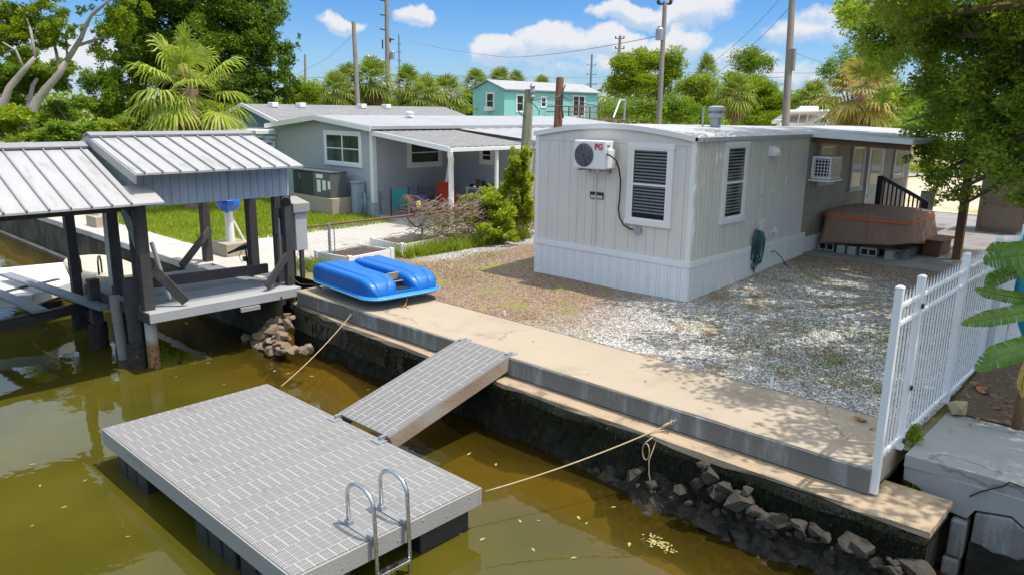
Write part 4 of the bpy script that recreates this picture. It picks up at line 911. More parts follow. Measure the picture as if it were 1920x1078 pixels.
for i, (x, y, rz, brick) in enumerate([(-6.82, 18.55, 0, 1), (-6.42, 18.52, 1.57, 0), (-6.17, 18.52, 1.57, 0), (-5.82, 18.5, 0, 1), (-5.33, 18.5, 1.57, 1), (-5.2, 18.95, 1.57, 0), (-5.2, 19.5, 1.57, 0), (-5.2, 20.1, 1.57, 0)]):
    tag(cinder('concrete_block', (x, y, tz+.008), rz, 'block'), ['grey block under the tub corner nearest the trailer wall', 'grey block second from the trailer wall under the tub', 'grey block third from the trailer wall under the tub', 'two-hole grey block showing its holes under the tub front', 'grey block under the front tub corner nearest the porch post', 'grey block under the tub side facing the porch post', 'grey block under the tub side facing the porch post', 'grey block under the tub side facing the porch post'][i], 'block', gl_)
gl_ = 'red bricks laid on the blocks under the hot tub'
for i, x in enumerate((-6.82, -5.82, -5.3)):
    b = MB(); b.box(x-.19, x+.19, 18.43, 18.6, tz+.199, tz+.226); tag(b.build('brick', 'brick_red', bevel=.004), ['flat red brick on the block nearest the trailer wall', 'flat red brick on the two-hole block under the tub', 'flat red brick on the corner block facing the white fence'][i], 'brick', gl_)
b = MB(); b.box(-4.98, -4.6, 19.6, 20.5, tz+.005, tz+.36); b.box(-5.0, -4.52, 19.5, 20.55, tz+.36, tz+.40)
tag(b.build('tub_step', 'brown_wood', bevel=.01), 'dark wooden tub step beside the covered hot tub', 'step')

# porch stair rail, chair, shed
RL = thing('stair_railing', 'black stair railing with balusters sloping down behind the hot tub', 'railing', (-6.5, 22, .4))
ra, rb = PY(1652, 332, 21.0), PY(1737, 380, 21.3)
dz = Vector((0, 0, .75))
b = MB(); b.beam(ra, rb, .14, .09); b.build('handrail', 'black_metal', RL); b = MB(); b.beam(ra-dz, rb-dz, .05, .08); b.build('bottom_rail', 'black_metal', RL)
b = MB()
for k in range(1, 11): p = ra.lerp(rb, k/11); b.beam(p, p-dz, .035, .035, up=(0, 1, 0))
b.build('balusters', 'black_metal', RL)
for p in (ra, rb): b = MB(); b.beam(p+Vector((0, 0, .02)), Vector((p.x, p.y, .38)), .13, .13, up=(0, 1, 0)); b.build('post', 'black_metal', RL)
q = P(1740, 425, .36)
CH = thing('patio_chair', 'dark sling patio chair on the porch behind the stair railing', 'chair', (q.x-.2, q.y, .37))
cx, cyy = q.x-.2, q.y
b = MB(); b.box(cx-.25, cx+.25, cyy-.25, cyy+.25, .78, .81); b.build('seat', 'galv', CH)
b = MB(); b.obox((cx, cyy+.3, 1.1), (.2, 0, 0), (0, .06, .28), (0, .012, -.002)); b.build('backrest', 'galv', CH)
for sx_ in (-.24, .24):
    for sy_ in (-.25, .28): b = MB(); b.tube([(cx+sx_, cyy+sy_*1.15, .372), (cx+sx_, cyy+sy_, .8)], .014, 6); b.build('leg', 'black_metal', CH)
M('shed_tan', (0.27, 0.215, 0.175), .7, var=.1, scale=3)
s0, s1 = P(1832, 440, .35), P(1905, 455, .35)
SH = thing('storage_shed', 'tan resin storage shed with panelled door behind the white fence', 'shed', (-4.6, 26.0, .34))
sx0, sx1, sy0, sy1 = -5.05, -3.75, 25.0, 26.2
b = MB(); b.box(sx0, sx1, sy0, sy1, .35, 2.12); b.build('cabinet', 'shed_tan', SH, bevel=.02)
b = MB(); b.box(sx0-.06, sx1+.06, sy0-.06, sy1+.06, 2.12, 2.24); b.build('lid', 'galv', SH, bevel=.03)
for z0, z1 in ((.5, 1.2), (1.3, 2.0)):
    b = MB()
    for a in ((sx0+.12, sx1-.12, z0, z0+.035), (sx0+.12, sx1-.12, z1-.035, z1), (sx0+.12, sx0+.16, z0, z1), (sx1-.16, sx1-.12, z0, z1)): b.box(a[0], a[1], sy0-.022, sy0, a[2], a[3])
    b.build('door_panel', 'shed_tan', SH)

# ------------------------------------------------------------ white fence, vinyl fence behind it
F = thing('picket_fence', 'white aluminium spear-top picket fence running inland from the seawall', 'fence', (-2.17, 12, 0))
FX = -2.17; posts = [7.95, 8.68, 10.55, 12.35, 14.15, 15.95, 17.75]
for y in posts:
    b = MB(); z0 = -.28 if y < 8 else gz(FX, y)-.02; b.box(FX-.038, FX+.038, y-.038, y+.038, z0, 1.93); b.lathe([(.056, 0), (.056, .02), (.03, .035)], (FX, y, 1.93), 4); b.build('post', 'white_alu', F, bevel=.005)
for a, c in zip(posts[:-1], posts[1:]):
    b = MB(); z0 = .08 if a < 9 else gz(FX, a)+.05; n_ = max(3, round((c-a)/.125))
    for k in range(1, n_):
        y = a+(c-a)*k/n_; b.box(FX-.0075, FX+.0075, y-.0075, y+.0075, z0-.02, 1.80); b.add([(FX-.0075, y-.0075, 1.80), (FX+.0075, y-.0075, 1.80), (FX+.0075, y+.0075, 1.80), (FX-.0075, y+.0075, 1.80), (FX, y, 1.90)], [(0, 1, 4), (1, 2, 4), (2, 3, 4), (3, 0, 4)])
    for z in (1.74, 1.55, z0+.05): b.box(FX-.019, FX+.019, a+.038, c-.038, z-.018, z+.018)
    b.build('picket_panel', 'white_alu', F)
for y, z in ((8.62, 1.64), (8.62, .72), (8.62, .1)): b = MB(); b.lathe([(.03, 0), (.03, .02)], (FX+.04, y+.03, z), 10, 0, (1, 0, 0)); b.build('latch', 'black_metal', F)
F2 = thing('privacy_fence', 'solid white vinyl privacy fence behind the banana plant', 'fence', (-1.8, 14, 0))
for k in range(6):
    y0 = 12.3+1.6*k; b = MB(); planks(b, (-1.98, y0+.07, 0), (0, 1, 0), (1, 0, 0), 1.46, .06+gz(-2, y0), 1.78, [.15], .004, .03); b.build('panel', 'white_alu', F2)
    b = MB(); b.box(-2.03, -1.9, y0-.065, y0+.065, 0, 1.86); b.build('post', 'white_alu', F2, bevel=.008)
# ------------------------------------------------------------ boathouse
m, t, pr, out, co = _start('roof_metal')
v2 = t.vmath('MULTIPLY', co, (.5, 2.2, .5))
c = t.mix(t.noise(co, 1.2, 5), (0.37, 0.37, 0.375), (0.46, 0.46, 0.47))
c = t.mix(t.math('MULTIPLY', t.ramp(t.noise(v2, 2.4, 8, .72), .5, .74), .7), c, (0.20, 0.195, 0.185))
t.put(pr.inputs['Base Color'], c); pr.inputs['Roughness'].default_value = .5; pr.inputs['Metallic'].default_value = .15
M('roof_seam', (0.31, 0.31, 0.33), .5, metal=.3, var=.15)
M('grey_siding', (0.33, 0.39, 0.48), .7, var=.1, scale=2, dirt=(0.25, 0.28, 0.33), dscale=3, streak=(3, 3, .4))
BH = thing('boathouse', 'open boathouse with two stepped white metal roofs on dark posts', 'boathouse', (-15.5, 5.5, -1.15))
def metal_roof(yA, yB, xr, zr, xe, ze, back, name):
    "ridge along y at xr; +x slope to xe, -x slope to 2*xr-xe"
    b = MB(); th = .035
    for s_ in (1, -1):
        x1 = xr+(xe-xr)*s_; z1 = ze
        b.add([(xr, yA, zr), (x1, yA, z1), (x1, yB, z1), (xr, yB, zr), (xr, yA, zr-th), (x1, yA, z1-th), (x1, yB, z1-th), (xr, yB, zr-th)],
              [(0, 1, 2, 3), (4, 7, 6, 5), (0, 4, 5, 1), (1, 5, 6, 2), (2, 6, 7, 3)] if s_ > 0 else [(3, 2, 1, 0), (5, 6, 7, 4), (1, 5, 4, 0), (2, 6, 5, 1), (3, 7, 6, 2)])
    r_ = b.build('roof', 'roof_metal', BH)
    b = MB(); y = yA+.14
    sl = Vector((xe-xr, 0, ze-zr)); nrm = Vector((zr-ze, 0, xe-xr)).normalized()
    while y < yB-.05:
        for s_ in (1, -1):
            d_ = Vector((sl.x*s_, 0, sl.z)); nn_ = Vector((nrm.x*s_, 0, nrm.z)); p_ = Vector((xr, y, zr))+nn_*.016
            b.obox(p_+d_*.515, d_*.49, (0, .012, 0), nn_*.018)
        y += .305
    b.build('standing_seams', 'roof_seam', r_)
    b = MB(); b.obox(Vector((xr+.10, (yA+yB)/2, zr+.01)), Vector((sl.x, 0, sl.z)).normalized()*.11, (0, (yB-yA)/2+.015, 0), nrm*.018); b.obox(Vector((xr-.10, (yA+yB)/2, zr+.01)), Vector((-sl.x, 0, sl.z)).normalized()*.11, (0, (yB-yA)/2+.015, 0), Vector((-nrm.x, 0, nrm.z))*.018)
    b.build('ridge_cap', 'roof_seam', r_)
    b = MB()
    for s_ in (1, -1): b.beam((xr, yA-.012, zr-.10), (xr+(xe-xr)*s_, yA-.012, ze-.10), .025, .16)
    b.build('rake_board', 'roof_metal', r_)
metal_roof(5.02, 8.22, -15.55, 3.08, -13.42, 2.50, None, 'upper')
metal_roof(0.4, 4.93, -15.55, 2.90, -13.18, 2.02, None, 'lower')
b = MB(); sl = Vector((2.37, 0, -.88)); b.add([Vector((-15.55, 4.93, 2.90))+sl*k+Vector((0, dy, dz_)) for k in (.72, 1.0) for dy, dz_ in ((0, 0), (.42, 0), (.42, -.03), (0, -.03))], [(0, 4, 5, 1), (1, 5, 6, 2), (2, 6, 7, 3), (0, 1, 2, 3), (4, 7, 6, 5)]); b.build('roof_extension', 'roof_metal', BH)
b = MB(); planks(b, (-13.90, 5.15, 0), (0, 1, 0), (1, 0, 0), 3.0, 1.87, 2.52, [.155], .009, .014); b.box(-13.95, -13.90, 5.15, 8.15, 1.88, 2.55); b.build('siding', 'grey_siding', BH)
b = MB(); b.extrude([(-17.5, 5.12, 1.9), (-13.9, 5.12, 1.9), (-13.9, 5.12, 2.55), (-15.55, 5.12, 3.0), (-17.5, 5.12, 2.5)], (0, .03, 0)); b.build('gable_wall', 'grey_siding', BH)
b = MB(); b.box(-17.5, -17.42, 5.15, 8.1, 1.88, 2.5); b.build('siding', 'grey_siding', BH)
def post(x, y, z0, z1, w_=.19, mat='dark_wood', name='post', lean=0):
    b = MB(); b.beam((x, y, z0), (x+lean, y, z1), w_, w_, up=(0, 1, 0)); b.build(name, mat, BH, bevel=.012)
post(-13.97, 5.2, -.2, 2.0)
for x, y in [(-15.5, 5.25), (-17.85, 5.2), (-15.3, 8.02), (-17.5, 8.0)]: post(x, y, -1.9, 2.0 if y < 6 else 1.95)
for x, y in [(-13.97, 8.1), (-14.35, 8.1)]: post(x, y, -.5, 1.95, .16)
post(-14.32, 5.05, -1.9, .55, .2); post(-16.15, 5.0, -1.9, .25, .2); post(-14.55, 5.3, -.8, 2.0, .16); post(-13.95, 1.2, -1.9, 2.0); post(-17.9, 1.2, -1.9, 2.0)
for x in (-13.95, -17.9): b = MB(); b.beam((x, .5, 1.92), (x, 4.9, 1.92), .1, .2); b.build('eave_beam', 'dark_wood', BH)
b = MB(); b.beam((-18.2, 5.0, 1.93), (-13.4, 5.0, 1.93), .09, .18); b.build('eave_beam', 'dark_wood', BH)
q0, q1 = PX(232, 396, -14.6), PX(266, 482, -14.2)
b = MB(); b.beam(q0, q1, .05, .15); b.build('brace', 'grey_siding', BH)
for (pa, xa, pb, xb, mt, wd) in [((394, 430), -17.3, (340, 500), -16.9, 'dark_wood', .16), ((288, 505), -14.0, (349, 566), -13.75, 'dark_wood', .17), ((545, 468), -13.95, (500, 538), -13.8, 'dark_wood', .14), ((284, 455), -14.3, (318, 560), -14.4, 'white_paint', .05)]:
    b = MB(); b.beam(PX(*pa, xa), PX(*pb, xb), .07, wd); b.build('brace', mt, BH, bevel=.006)
b = MB(); b.beam((-14.8, 5.4, .3), (-14.65, 7.98, .27), .10, .2); b.build('deck_rail', 'dark_wood', BH, bevel=.01)
b = MB()
for k in range(23):
    x = -13.62-.145*k-.07; b.box(x-.068, x+.068, 5.1+rnd.uniform(-.01, .01), 8.15, -.045, -.005+rnd.uniform(-.002, .002), 1 if k < 3 else 0)  # front planks paler: sunlit strip beyond the eave's shade is put into the colour
b.build('deck_planks', ['dark_deck', 'pale_deck'], BH)
b = MB(); b.box(-13.61, -13.56, 5.06, 8.1, -.17, .012); b.build('deck_fascia', 'pale_deck', BH, bevel=.008)
b = MB(); b.box(-16.9, -13.62, 5.06, 5.1, -.2, -.005); b.build('deck_fascia', 'dark_wood', BH, bevel=.008)
b = MB(); b.box(-13.55, -13.5, 6.75, 7.15, -.26, -.18); b.build('deck_bracket', 'grey_board', BH)
for y in (5.6, 6.8, 7.8): b = MB(); b.box(-16.9, -13.63, y, y+.09, -.22, -.05); b.build('joist', 'dark_wood', BH)
m, t, pr, out, co = _start('pile_rusty')
z = t.new('ShaderNodeSeparateXYZ', i_0=co).outputs[2]
c = t.mix(t.ramp(t.math('ADD', z, t.math('MULTIPLY', t.noise(co, 6, 4), .25)), .55, .75), (0.33, 0.17, 0.085), (0.50, 0.48, 0.46)); c = t.mix(t.math('MULTIPLY', t.ramp(t.noise(co, 22, 4), .5, .6), t.ramp(z, .55, .2)), c, (0.05, 0.03, 0.02))
t.put(pr.inputs['Base Color'], c); pr.inputs['Roughness'].default_value = .85
b = MB(); q = P(290, 688, WZ); b.tube([(q.x+.02, q.y, -1.9), (q.x, q.y, -.16)], [.115, .105], 16); b.build('pile', 'pile_rusty', BH, auto=True)
b = MB(); b.box(q.x-.02, q.x+.14, q.y-.1, q.y+.04, -.2, -.06); b.build('reflector', 'orange_strap', BH, bevel=.008)
M('barnacle', (0.035, 0.03, 0.025), .95, var=.7, scale=16, bump=1.0, bscale=40, dirt=(0.3, 0.25, 0.18), dscale=18, dlo=.62, dhi=.68)
for x, y in [(-14.32, 5.05), (-15.5, 5.25), (-16.15, 5.0), (-17.85, 5.2)]:
    b = MB(); b.grid(16, 10, lambda u, v: (x+(.16+.035*rnd.random())*math.cos(6.2832*u), y+(.16+.035*rnd.random())*math.sin(6.2832*u), -1.5+.85*v)); b.build('barnacle_crust', 'barnacle', BH)
b = MB(); b.tube([(-15.0, 5.05, -1.5), (-15.02, 5.0, 0.1)], .10, 14); b.build('pile', 'grey_board', BH, auto=True)
M('pile_teal', (.16, .33, .30), .8, var=.2)
b = MB(); b.tube([(-15.05, 5.3, -1.5), (-15.05, 5.3, -.35)], .11, 14); b.build('pile_sleeve', 'pile_teal', BH, auto=True)
b = MB(); b.tube([(-15.38, 5.1, 1.95), (-15.36, 5.08, 1.0), (-15.30, 5.06, .25)], .035, 8); b.build('conduit', 'white_paint', BH, smooth=True)
q = PX(535, 376, -13.8); b = MB(); b.lathe([(.04, 0), (.09, .05), (.1, .12), (.085, .13)], q, 14, 0, (1, -.5, -.2)); b.build('floodlight', 'white_plastic', BH)
b = MB(); b.lathe([(.10, .121), (.07, .14)], q, 14, 0, (1, -.5, -.2)); b.build('lens', 'dark_hole', BH.children[-1])
b = MB(); b.box(-14.25, -14.05, 7.98, 8.06, 1.05, 1.6); b.build('switch_box', 'black_metal', BH, bevel=.01); b = MB(); b.tube([(-14.2, 8.0, 1.6), (-14.15, 7.98, 1.8), (-14.0, 7.95, 1.9)], .02, 6); b.tube([(-14.02, 7.96, .5), (-14.02, 7.96, 1.4)], .02, 6); b.build('conduit', 'grey_board', BH)
# meter cabinet behind the deck
M('cabinet_grey', (.42, .43, .44), .6, var=.06)
CB = thing('utility_cabinet', 'tall grey utility cabinet on legs beside the boathouse deck', 'cabinet', (-14.5, 8.62, 0))
b = MB(); b.box(-14.75, -14.3, 8.5, 8.78, .62, 1.5); b.build('case', 'cabinet_grey', CB, bevel=.012); b = MB(); b.extrude([(-14.8, 8.44, 1.5), (-14.25, 8.44, 1.44), (-14.25, 8.44, 1.64), (-14.8, 8.44, 1.74)], (0, .4, 0)); b.build('lid', 'grey_board', CB, bevel=.012)
for x in (-14.7, -14.35): b = MB(); b.box(x-.04, x+.04, 8.6, 8.68, .012, .62); b.build('leg', 'dark_wood', CB)
b = MB(); b.tube([(-14.02, 8.0, .5), (-13.9, 8.05, .2), (-13.75, 8.2, .03), (-13.5, 8.4, .02), (-13.2, 8.35, .02)], .014, 6); tag(b.build('hose', 'black_plastic', smooth=True), 'black hose trailing from the boathouse post onto the walkway', 'hose')
# boat lift
LF = thing('boat_lift', 'boat lift of grey bunk boards on dark steel beams left of the boathouse posts', 'boat lift', (-17.6, 4.4, WZ))
b = MB(); b.beam(P(10, 514, -.2), P(200, 578, -.2), .26, .06); b.build('bunk_board', 'dark_deck', LF, bevel=.008)
b = MB(); b.beam(P(-140, 490, -.25), P(76, 583, -.25), .26, .06); b.build('bunk_board', 'dark_deck', LF, bevel=.008)
for (pa, pb, z) in [((-60, 622), (225, 560), -.42), ((-40, 565), (110, 530), -.42)]:
    p, q = P(*pa, z), P(*pb, z); b = MB()
    for dz_ in (-.085, .085): b.beam(p+Vector((0, 0, dz_)), q+Vector((0, 0, dz_)), .13, .02)
    b.beam(p, q, .016, .15); b.build('steel_beam', 'dark_wood', LF)
M('buoy_orange', (.45, .25, .10), .8, var=.3, scale=5)
q = P(88, 552, -.6); b = MB(); b.box(q.x-.28, q.x+.28, q.y-.2, q.y+.2, -.95, -.72); o = tag(b.build('float_box', 'black_plastic'), 'small orange-topped black float with a white rope under the boat lift', 'float')
b = MB(); b.box(q.x-.30, q.x+.30, q.y-.22, q.y+.22, -.72, -.67); b.box(q.x-.1, q.x+.08, q.y-.06, q.y+.08, -.67, -.6); b.build('top', 'buoy_orange', o, bevel=.01)
b = MB(); b.tube(sag(q+Vector((0, 0, .05)), q+Vector((.45, -.25, -.45)), .12), .012, 6); b.build('rope', 'white_plastic', o, smooth=True)
# small cream boat and its white platform
PL = MB(); p4 = [P(-60, 508, -.35), P(118, 492, -.35), P(135, 528, -.35), P(60, 552, -.35), P(-60, 560, -.35)]; PL.prism([(p.x, p.y) for p in p4], -.6, -.35)
tag(PL.build('floating_platform', 'white_paint', bevel=.02), 'white floating platform beyond the boat lift boards', 'dock')
M('cream_gel', (.62, .56, .45), .35, var=.06)
BT = thing('small_boat', 'small cream boat with two black grab hoops moored behind the boathouse posts', 'boat', (-20.3, 6.5, WZ))
b = MB(); c0 = Vector((-20.4, 6.55, 0)); secs = []
for z, k in ((-1.3, .55), (-.9, .85), (-.45, 1.0), (-.33, 1.0), (-.27, .95)):
    secs.append([c0+Vector((1.55*k*math.copysign(abs(math.cos(a))**.6, math.cos(a)), .62*k*math.copysign(abs(math.sin(a))**.75, math.sin(a)), z)) for a in [2*math.pi*i/28 for i in range(28)]])
loft(b, secs); b.build('hull', 'cream_gel', BT, auto=True)
for px in (147, 186):
    q = P(px, 516, -.27); b = MB(); b.tube([q, q+Vector((0, 0, .3)), q+Vector((-.06, .04, .42)), q+Vector((-.16, .1, .42)), q+Vector((-.22, .14, .3)), q+Vector((-.22, .14, 0))], .022, 8); b.build('grab_hoop', 'black_metal', BT, smooth=True)
# trolling motor
TM = thing('trolling_motor', 'black trolling motor clamped to the inner boathouse post', 'motor', (-15.55, 8.2, .0))
q = PX(455, 468, -15.6)
b = MB(); hd = [q+Vector((-.02, -.34, -.05)), q+Vector((0, -.2, -.01)), q+Vector((0, -.05, .03)), q+Vector((0, .1, .06)), q+Vector((0, .2, .03))]; b.tube(hd, [.02, .03, .05, .08, .04], 10); b.build('tiller_head', 'black_metal', TM, smooth=True)
b = MB(); b.tube([q+Vector((0, .07, 0)), q+Vector((.02, .1, -.65))], .02, 8); b.build('shaft', 'black_metal', TM); b = MB(); b.obox(q+Vector((0, .1, -.22)), (.06, 0, 0), (0, .09, 0), (0, 0, .05)); b.tube([q+Vector((0, -.02, -.02)), q+Vector((0, -.1, -.15)), q+Vector((0, -.04, -.28)), q+Vector((0, .05, -.22))], .008, 5); b.build('clamp', 'black_metal', TM)
# davits
def davit(q, label, tarp):
    T_ = thing('davit', label, 'davit', q); b = MB(); b.box(q.x-.42, q.x+.42, q.y-.33, q.y+.33, -.05, .33); b.build('footing', 'block_warm', T_, bevel=.015)
    b = MB(); b.tube([(q.x, q.y, .33), (q.x, q.y, 1.2)], [.11, .09], 12); b.build('mast', 'white_paint', T_, auto=True)
    b = MB(); b.tube([(q.x-.25, q.y+.2, .33), (q.x, q.y, 1.1)], .035, 8); b.build('stay', 'white_paint', T_); b = MB(); b.tube([(q.x+.1, q.y+.3, .33), (q.x, q.y, 1.1)], .03, 8); b.build('stay', 'white_paint', T_)
    if tarp:
        M('tarp_blue', (.01, .13, .55), .5, var=.2, bump=.4, bscale=9)
        b = MB(); b.ball((q.x+.02, q.y, 1.33), .24, .30, .25, 14, 9, 0, .07); b.build('tarp', 'tarp_blue', T_)
    return T_
q = P(420, 488, 0); davit(Vector((-18.0, 8.85, 0)), 'white boat davit on a concrete block with its winch wrapped in blue tarp', True)
davit(Vector((-25.1, 8.25, 0)), 'bare white boat davit on a concrete block on the seawall beyond the boathouse', False)
q = P(757, 375, 1.05)
# ------------------------------------------------------------ neighbour house
M('house_grey', (0.40, 0.425, 0.465), .75, var=.06, scale=1.6, bump=.15, bscale=50)
M('house_grey_gap', (0.32, 0.325, 0.34), .8)
M('house_skirt', (0.42, 0.46, 0.52), .7, var=.1)
M('roof_white', (0.34, 0.35, 0.365), .5, var=.07, scale=1, dirt=(0.25, 0.25, 0.26), dscale=.8, dlo=.5, dhi=.8)
m, t, pr, out, co = _start('shingle')
br = t.new('ShaderNodeTexBrick'); br.inputs['Scale'].default_value = 1; br.inputs['Brick Width'].default_value = .32; br.inputs['Row Height'].default_value = .14; br.inputs['Mortar Size'].default_value = .006
t.put(br.inputs['Vector'], t.new('ShaderNodeCombineXYZ', i_0=t.new('ShaderNodeSeparateXYZ', i_0=co).outputs[1], i_1=t.new('ShaderNodeSeparateXYZ', i_0=co).outputs[0], i_2=0.0))
t.put(br.inputs['Color1'], (.20, .205, .21)); t.put(br.inputs['Color2'], (.27, .275, .28)); t.put(br.inputs['Mortar'], (.13, .13, .14))
c = t.mix(t.math('MULTIPLY', t.noise(co, 45, 3), .6), br.outputs[0], (.17, .17, .175)); t.put(pr.inputs['Base Color'], c); pr.inputs['Roughness'].default_value = .95
NH = thing('house', 'grey single-storey neighbour house with white trim, low gable roof and side porch', 'house', (-24.5, 20, 0))
hx0, hx1, hy0, hy1 = -27.7, -21.3, 15.75, 30
def gab(x): return 2.93+.28*(1-abs((x+24.4)/3.3))
b = MB(); b.extrude([(hx0, hy0+.02, 0), (hx1, hy0+.02, 0), (hx1, hy0+.02, gab(hx1)), (-24.4, hy0+.02, gab(-24.4)), (hx0, hy0+.02, gab(hx0))], (0, hy1-hy0, 0), 1)
planks(b, (hx0, hy0+.02, 0), (1, 0, 0), (0, -1, 0), hx1-hx0, .55, 2.9, [.2, .21], .006, .012, ztop=lambda x: gab(hx0+x)-.02)
b.box(hx1, hx1+.012, hy0, 19.6, .55, 2.93); b.build('wall', ['house_grey', 'house_grey_gap'], NH)
b = MB(); planks(b, (hx0, hy0+.0, 0), (1, 0, 0), (0, -1, 0), hx1-hx0, -.02, .53, [.10, .05], .006, .014); planks(b, (hx1+.012, hy0, 0), (0, 1, 0), (1, 0, 0), 3.8, -.02, .53, [.10, .05], .006, .012); b.build('skirting', 'house_skirt', NH)
b = MB(); b.box(hx1-.14, hx1+.03, hy0-.03, hy0+.14, .45, 2.92); b.build('corner_trim', 'white_paint', NH, bevel=.006)
b = MB(); b.box(hx1, -17.55, 19.6, 19.9, 0, 2.6); b.build('porch_end_wall', 'house_grey', NH)
b = MB()
def rslab(b, y0, y1, th, over):
    pts_t = [(hx0-over, gab(hx0)-.02), (-24.4, gab(-24.4)+.06), (hx1+over, gab(hx1)-.0)]
    for (xa, za), (xb, zb) in zip(pts_t[:-1], pts_t[1:]):
        b.add([(xa, y0, za), (xb, y0, zb), (xb, y1, zb), (xa, y1, za), (xa, y0, za+th), (xb, y0, zb+th), (xb, y1, zb+th), (xa, y1, za+th)], [(0, 3, 2, 1), (4, 5, 6, 7), (0, 1, 5, 4), (2, 3, 7, 6), (0, 4, 7, 3), (1, 2, 6, 5)])
rslab(b, hy0-.25, hy1, .11, .25); b.build('roof', 'roof_white', NH)
b = MB()
for (xa, za), (xb, zb) in (((hx0-.25, gab(hx0)-.03), (-24.4, gab(-24.4)+.05)), ((-24.4, gab(-24.4)+.05), (hx1+.27, gab(hx1)-.01))): b.beam((xa, hy0-.265, za+.02), (xb, hy0-.265, zb+.02), .03, .16)
b.build('rake_board', 'white_paint', NH)
window(NH, (-23.05, hy0+.008, 2.235), (1, 0, 0), (0, -1, 0), 2.28, 1.24, .13, mull=1, paint='white_paint', pane='pane_green', head=False, sill=False, shade=.45)
window(NH, (hx1+.012, 18.04, 2.11), (0, 1, 0), (1, 0, 0), 1.62, 1.06, .15, paint='white_paint', pane='pane_green', head=False, sill=False, shade=.5)
window(NH, (-19.65, 19.6, 2.03), (1, 0, 0), (0, -1, 0), .72, .66, .13, paint='white_paint', head=False, sill=False)
# porch
PRx = -17.3
b = MB(); b.grid(24, 1, lambda u, v: (hx1+.05+(PRx-hx1-.05)*v, hy0-.1+3.75*u, 2.90-.40*v+.018*(int(u*24) % 2))); b.grid(2, 1, lambda u, v: (PRx+(hx1-PRx)*v, hy0-.1+3.75*u, 2.44+.40*v))
b.build('porch_roof', 'shingle', NH)
b = MB(); b.beam((hx1+.05, hy0-.13, 2.84), (PRx, hy0-.13, 2.45), .05, .15); b.build('porch_fascia', 'white_paint', NH)
b = MB(); b.box(PRx, PRx+.1, hy0-.15, 19.55, 2.37, 2.49); b.build('gutter', 'white_paint', NH, bevel=.01)
b = MB(); b.tube([(PRx+.05, hy0-.12, 2.38), (PRx+.05, hy0-.12, 2.25), (PRx-.02, hy0-.02, 2.13), (PRx-.32, hy0+.25, 2.0), (PRx-.38, hy0+.3, 1.9), (PRx-.38, hy0+.3, .02)], .085, 12); b.build('downspout', 'white_paint', NH, auto=True)
for x, y, w_ in [(PRx-.42, hy0+.35, .09), (PRx-.05, 17.75, .09)]: b = MB(); b.box(x-w_/2, x+w_/2, y-w_/2, y+w_/2, 0, 2.45); b.build('porch_post', 'white_paint', NH)
b = MB(); b.box(PRx-.25, PRx+.05, 19.25, 19.6, 0, 2.45); b.build('porch_column', 'tan_trim', NH)
b = MB(); b.box(PRx-.1, PRx+.14, 19.3, 19.46, 2.46, 2.62); b.build('security_light', 'galv', NH)
b = MB(); b.grid(1, 30, lambda u, v: (hx1+4.4*u, 19.55+10*v, 2.95-.35*u+.02*(int(v*30) % 2))); b.build('rear_roof', 'roof_white', NH)
b = MB(); b.lathe([(.09, -.3), (.09, .16), (.17, .17), (.17, .24), (.11, .25), (.11, .28), (.16, .29), (.16, .34), (.05, .38)], PX(768, 222, -23.5)*1+Vector((0, 0, -.12)), 14); b.build('roof_vent', 'white_paint', NH, auto=True)
b = MB(); b.box(hx0-2.2, hx0-.4+.6, hy0-.9, hy0+.3, 2.62, 2.76); b.build('awning', 'white_paint', NH, bevel=.01)
b = MB(); b.tube([(hx0-.1, hy0-.55, 2.62), (hx0-.05, hy0-.3, 2.4), (hx0+.02, hy0-.05, 2.3), (hx0+.02, hy0-.05, .5)], .05, 8); b.build('downspout', 'white_paint', NH)
# packaged AC unit on its plinth
AU_ = thing('air_conditioner', 'large dark grey packaged air conditioner with white labels on a block plinth', 'air conditioner', (-23.5, 15, 0))
b = MB(); b.box(-24.95, -22.15, 14.62, 15.45, 0, .60); b.build('plinth', 'block_warm', AU_, bevel=.01)
M('unit_grey', (0.10, 0.11, 0.115), .5, var=.15); M('unit_green', (0.028, 0.036, 0.036), .5, var=.2)
ux0, ux1, uy0, uy1 = -24.75, -22.35, 14.7, 15.4
b = MB(); b.box(ux0, -23.42, uy0+.02, uy1, .61, 1.43); b.build('coil_section', 'unit_green', AU_, bevel=.015)
b = MB(); b.box(-23.415, ux1, uy0, uy1, .61, 1.45); b.build('cabinet', 'unit_grey', AU_, bevel=.015)
b = MB(); b.box(ux0-.02, ux1+.02, uy0-.02, uy1+.02, 1.452, 1.49); b.build('top', 'unit_grey', AU_, bevel=.01)
for x, z, w_, h_ in [(-23.0, 1.32, .42, .14), (-23.05, .98, .22, .42), (-22.72, 1.02, .2, .34), (-22.42, 1.04, .14, .28), (-24.3, 1.25, .06, .2)]:
    b = MB(); b.box(x-w_/2, x+w_/2, uy0-.006+(.02 if x < -23.5 else 0), uy0-.001+(.02 if x < -23.5 else 0), z-h_/2, z+h_/2); b.build('label', 'white_plastic', AU_)
b = MB()
for k in range(9): z = .68+.08*k; b.box(ux0+.02, ux0+.5, uy0+.008, uy0+.02, z, z+.05)
b.build('louvre', 'black_metal', AU_)
M('tank_blue', (.26, .34, .40), .5, var=.15)
b = MB(); b.box(-22.0, -21.72, 15.3, 15.68, .0, 1.12); b.box(-22.03, -21.69, 15.27, 15.7, 1.12, 1.18); tag(b.build('utility_box', 'tank_blue', bevel=.02), 'blue-grey utility box standing against the neighbour house wall', 'box')
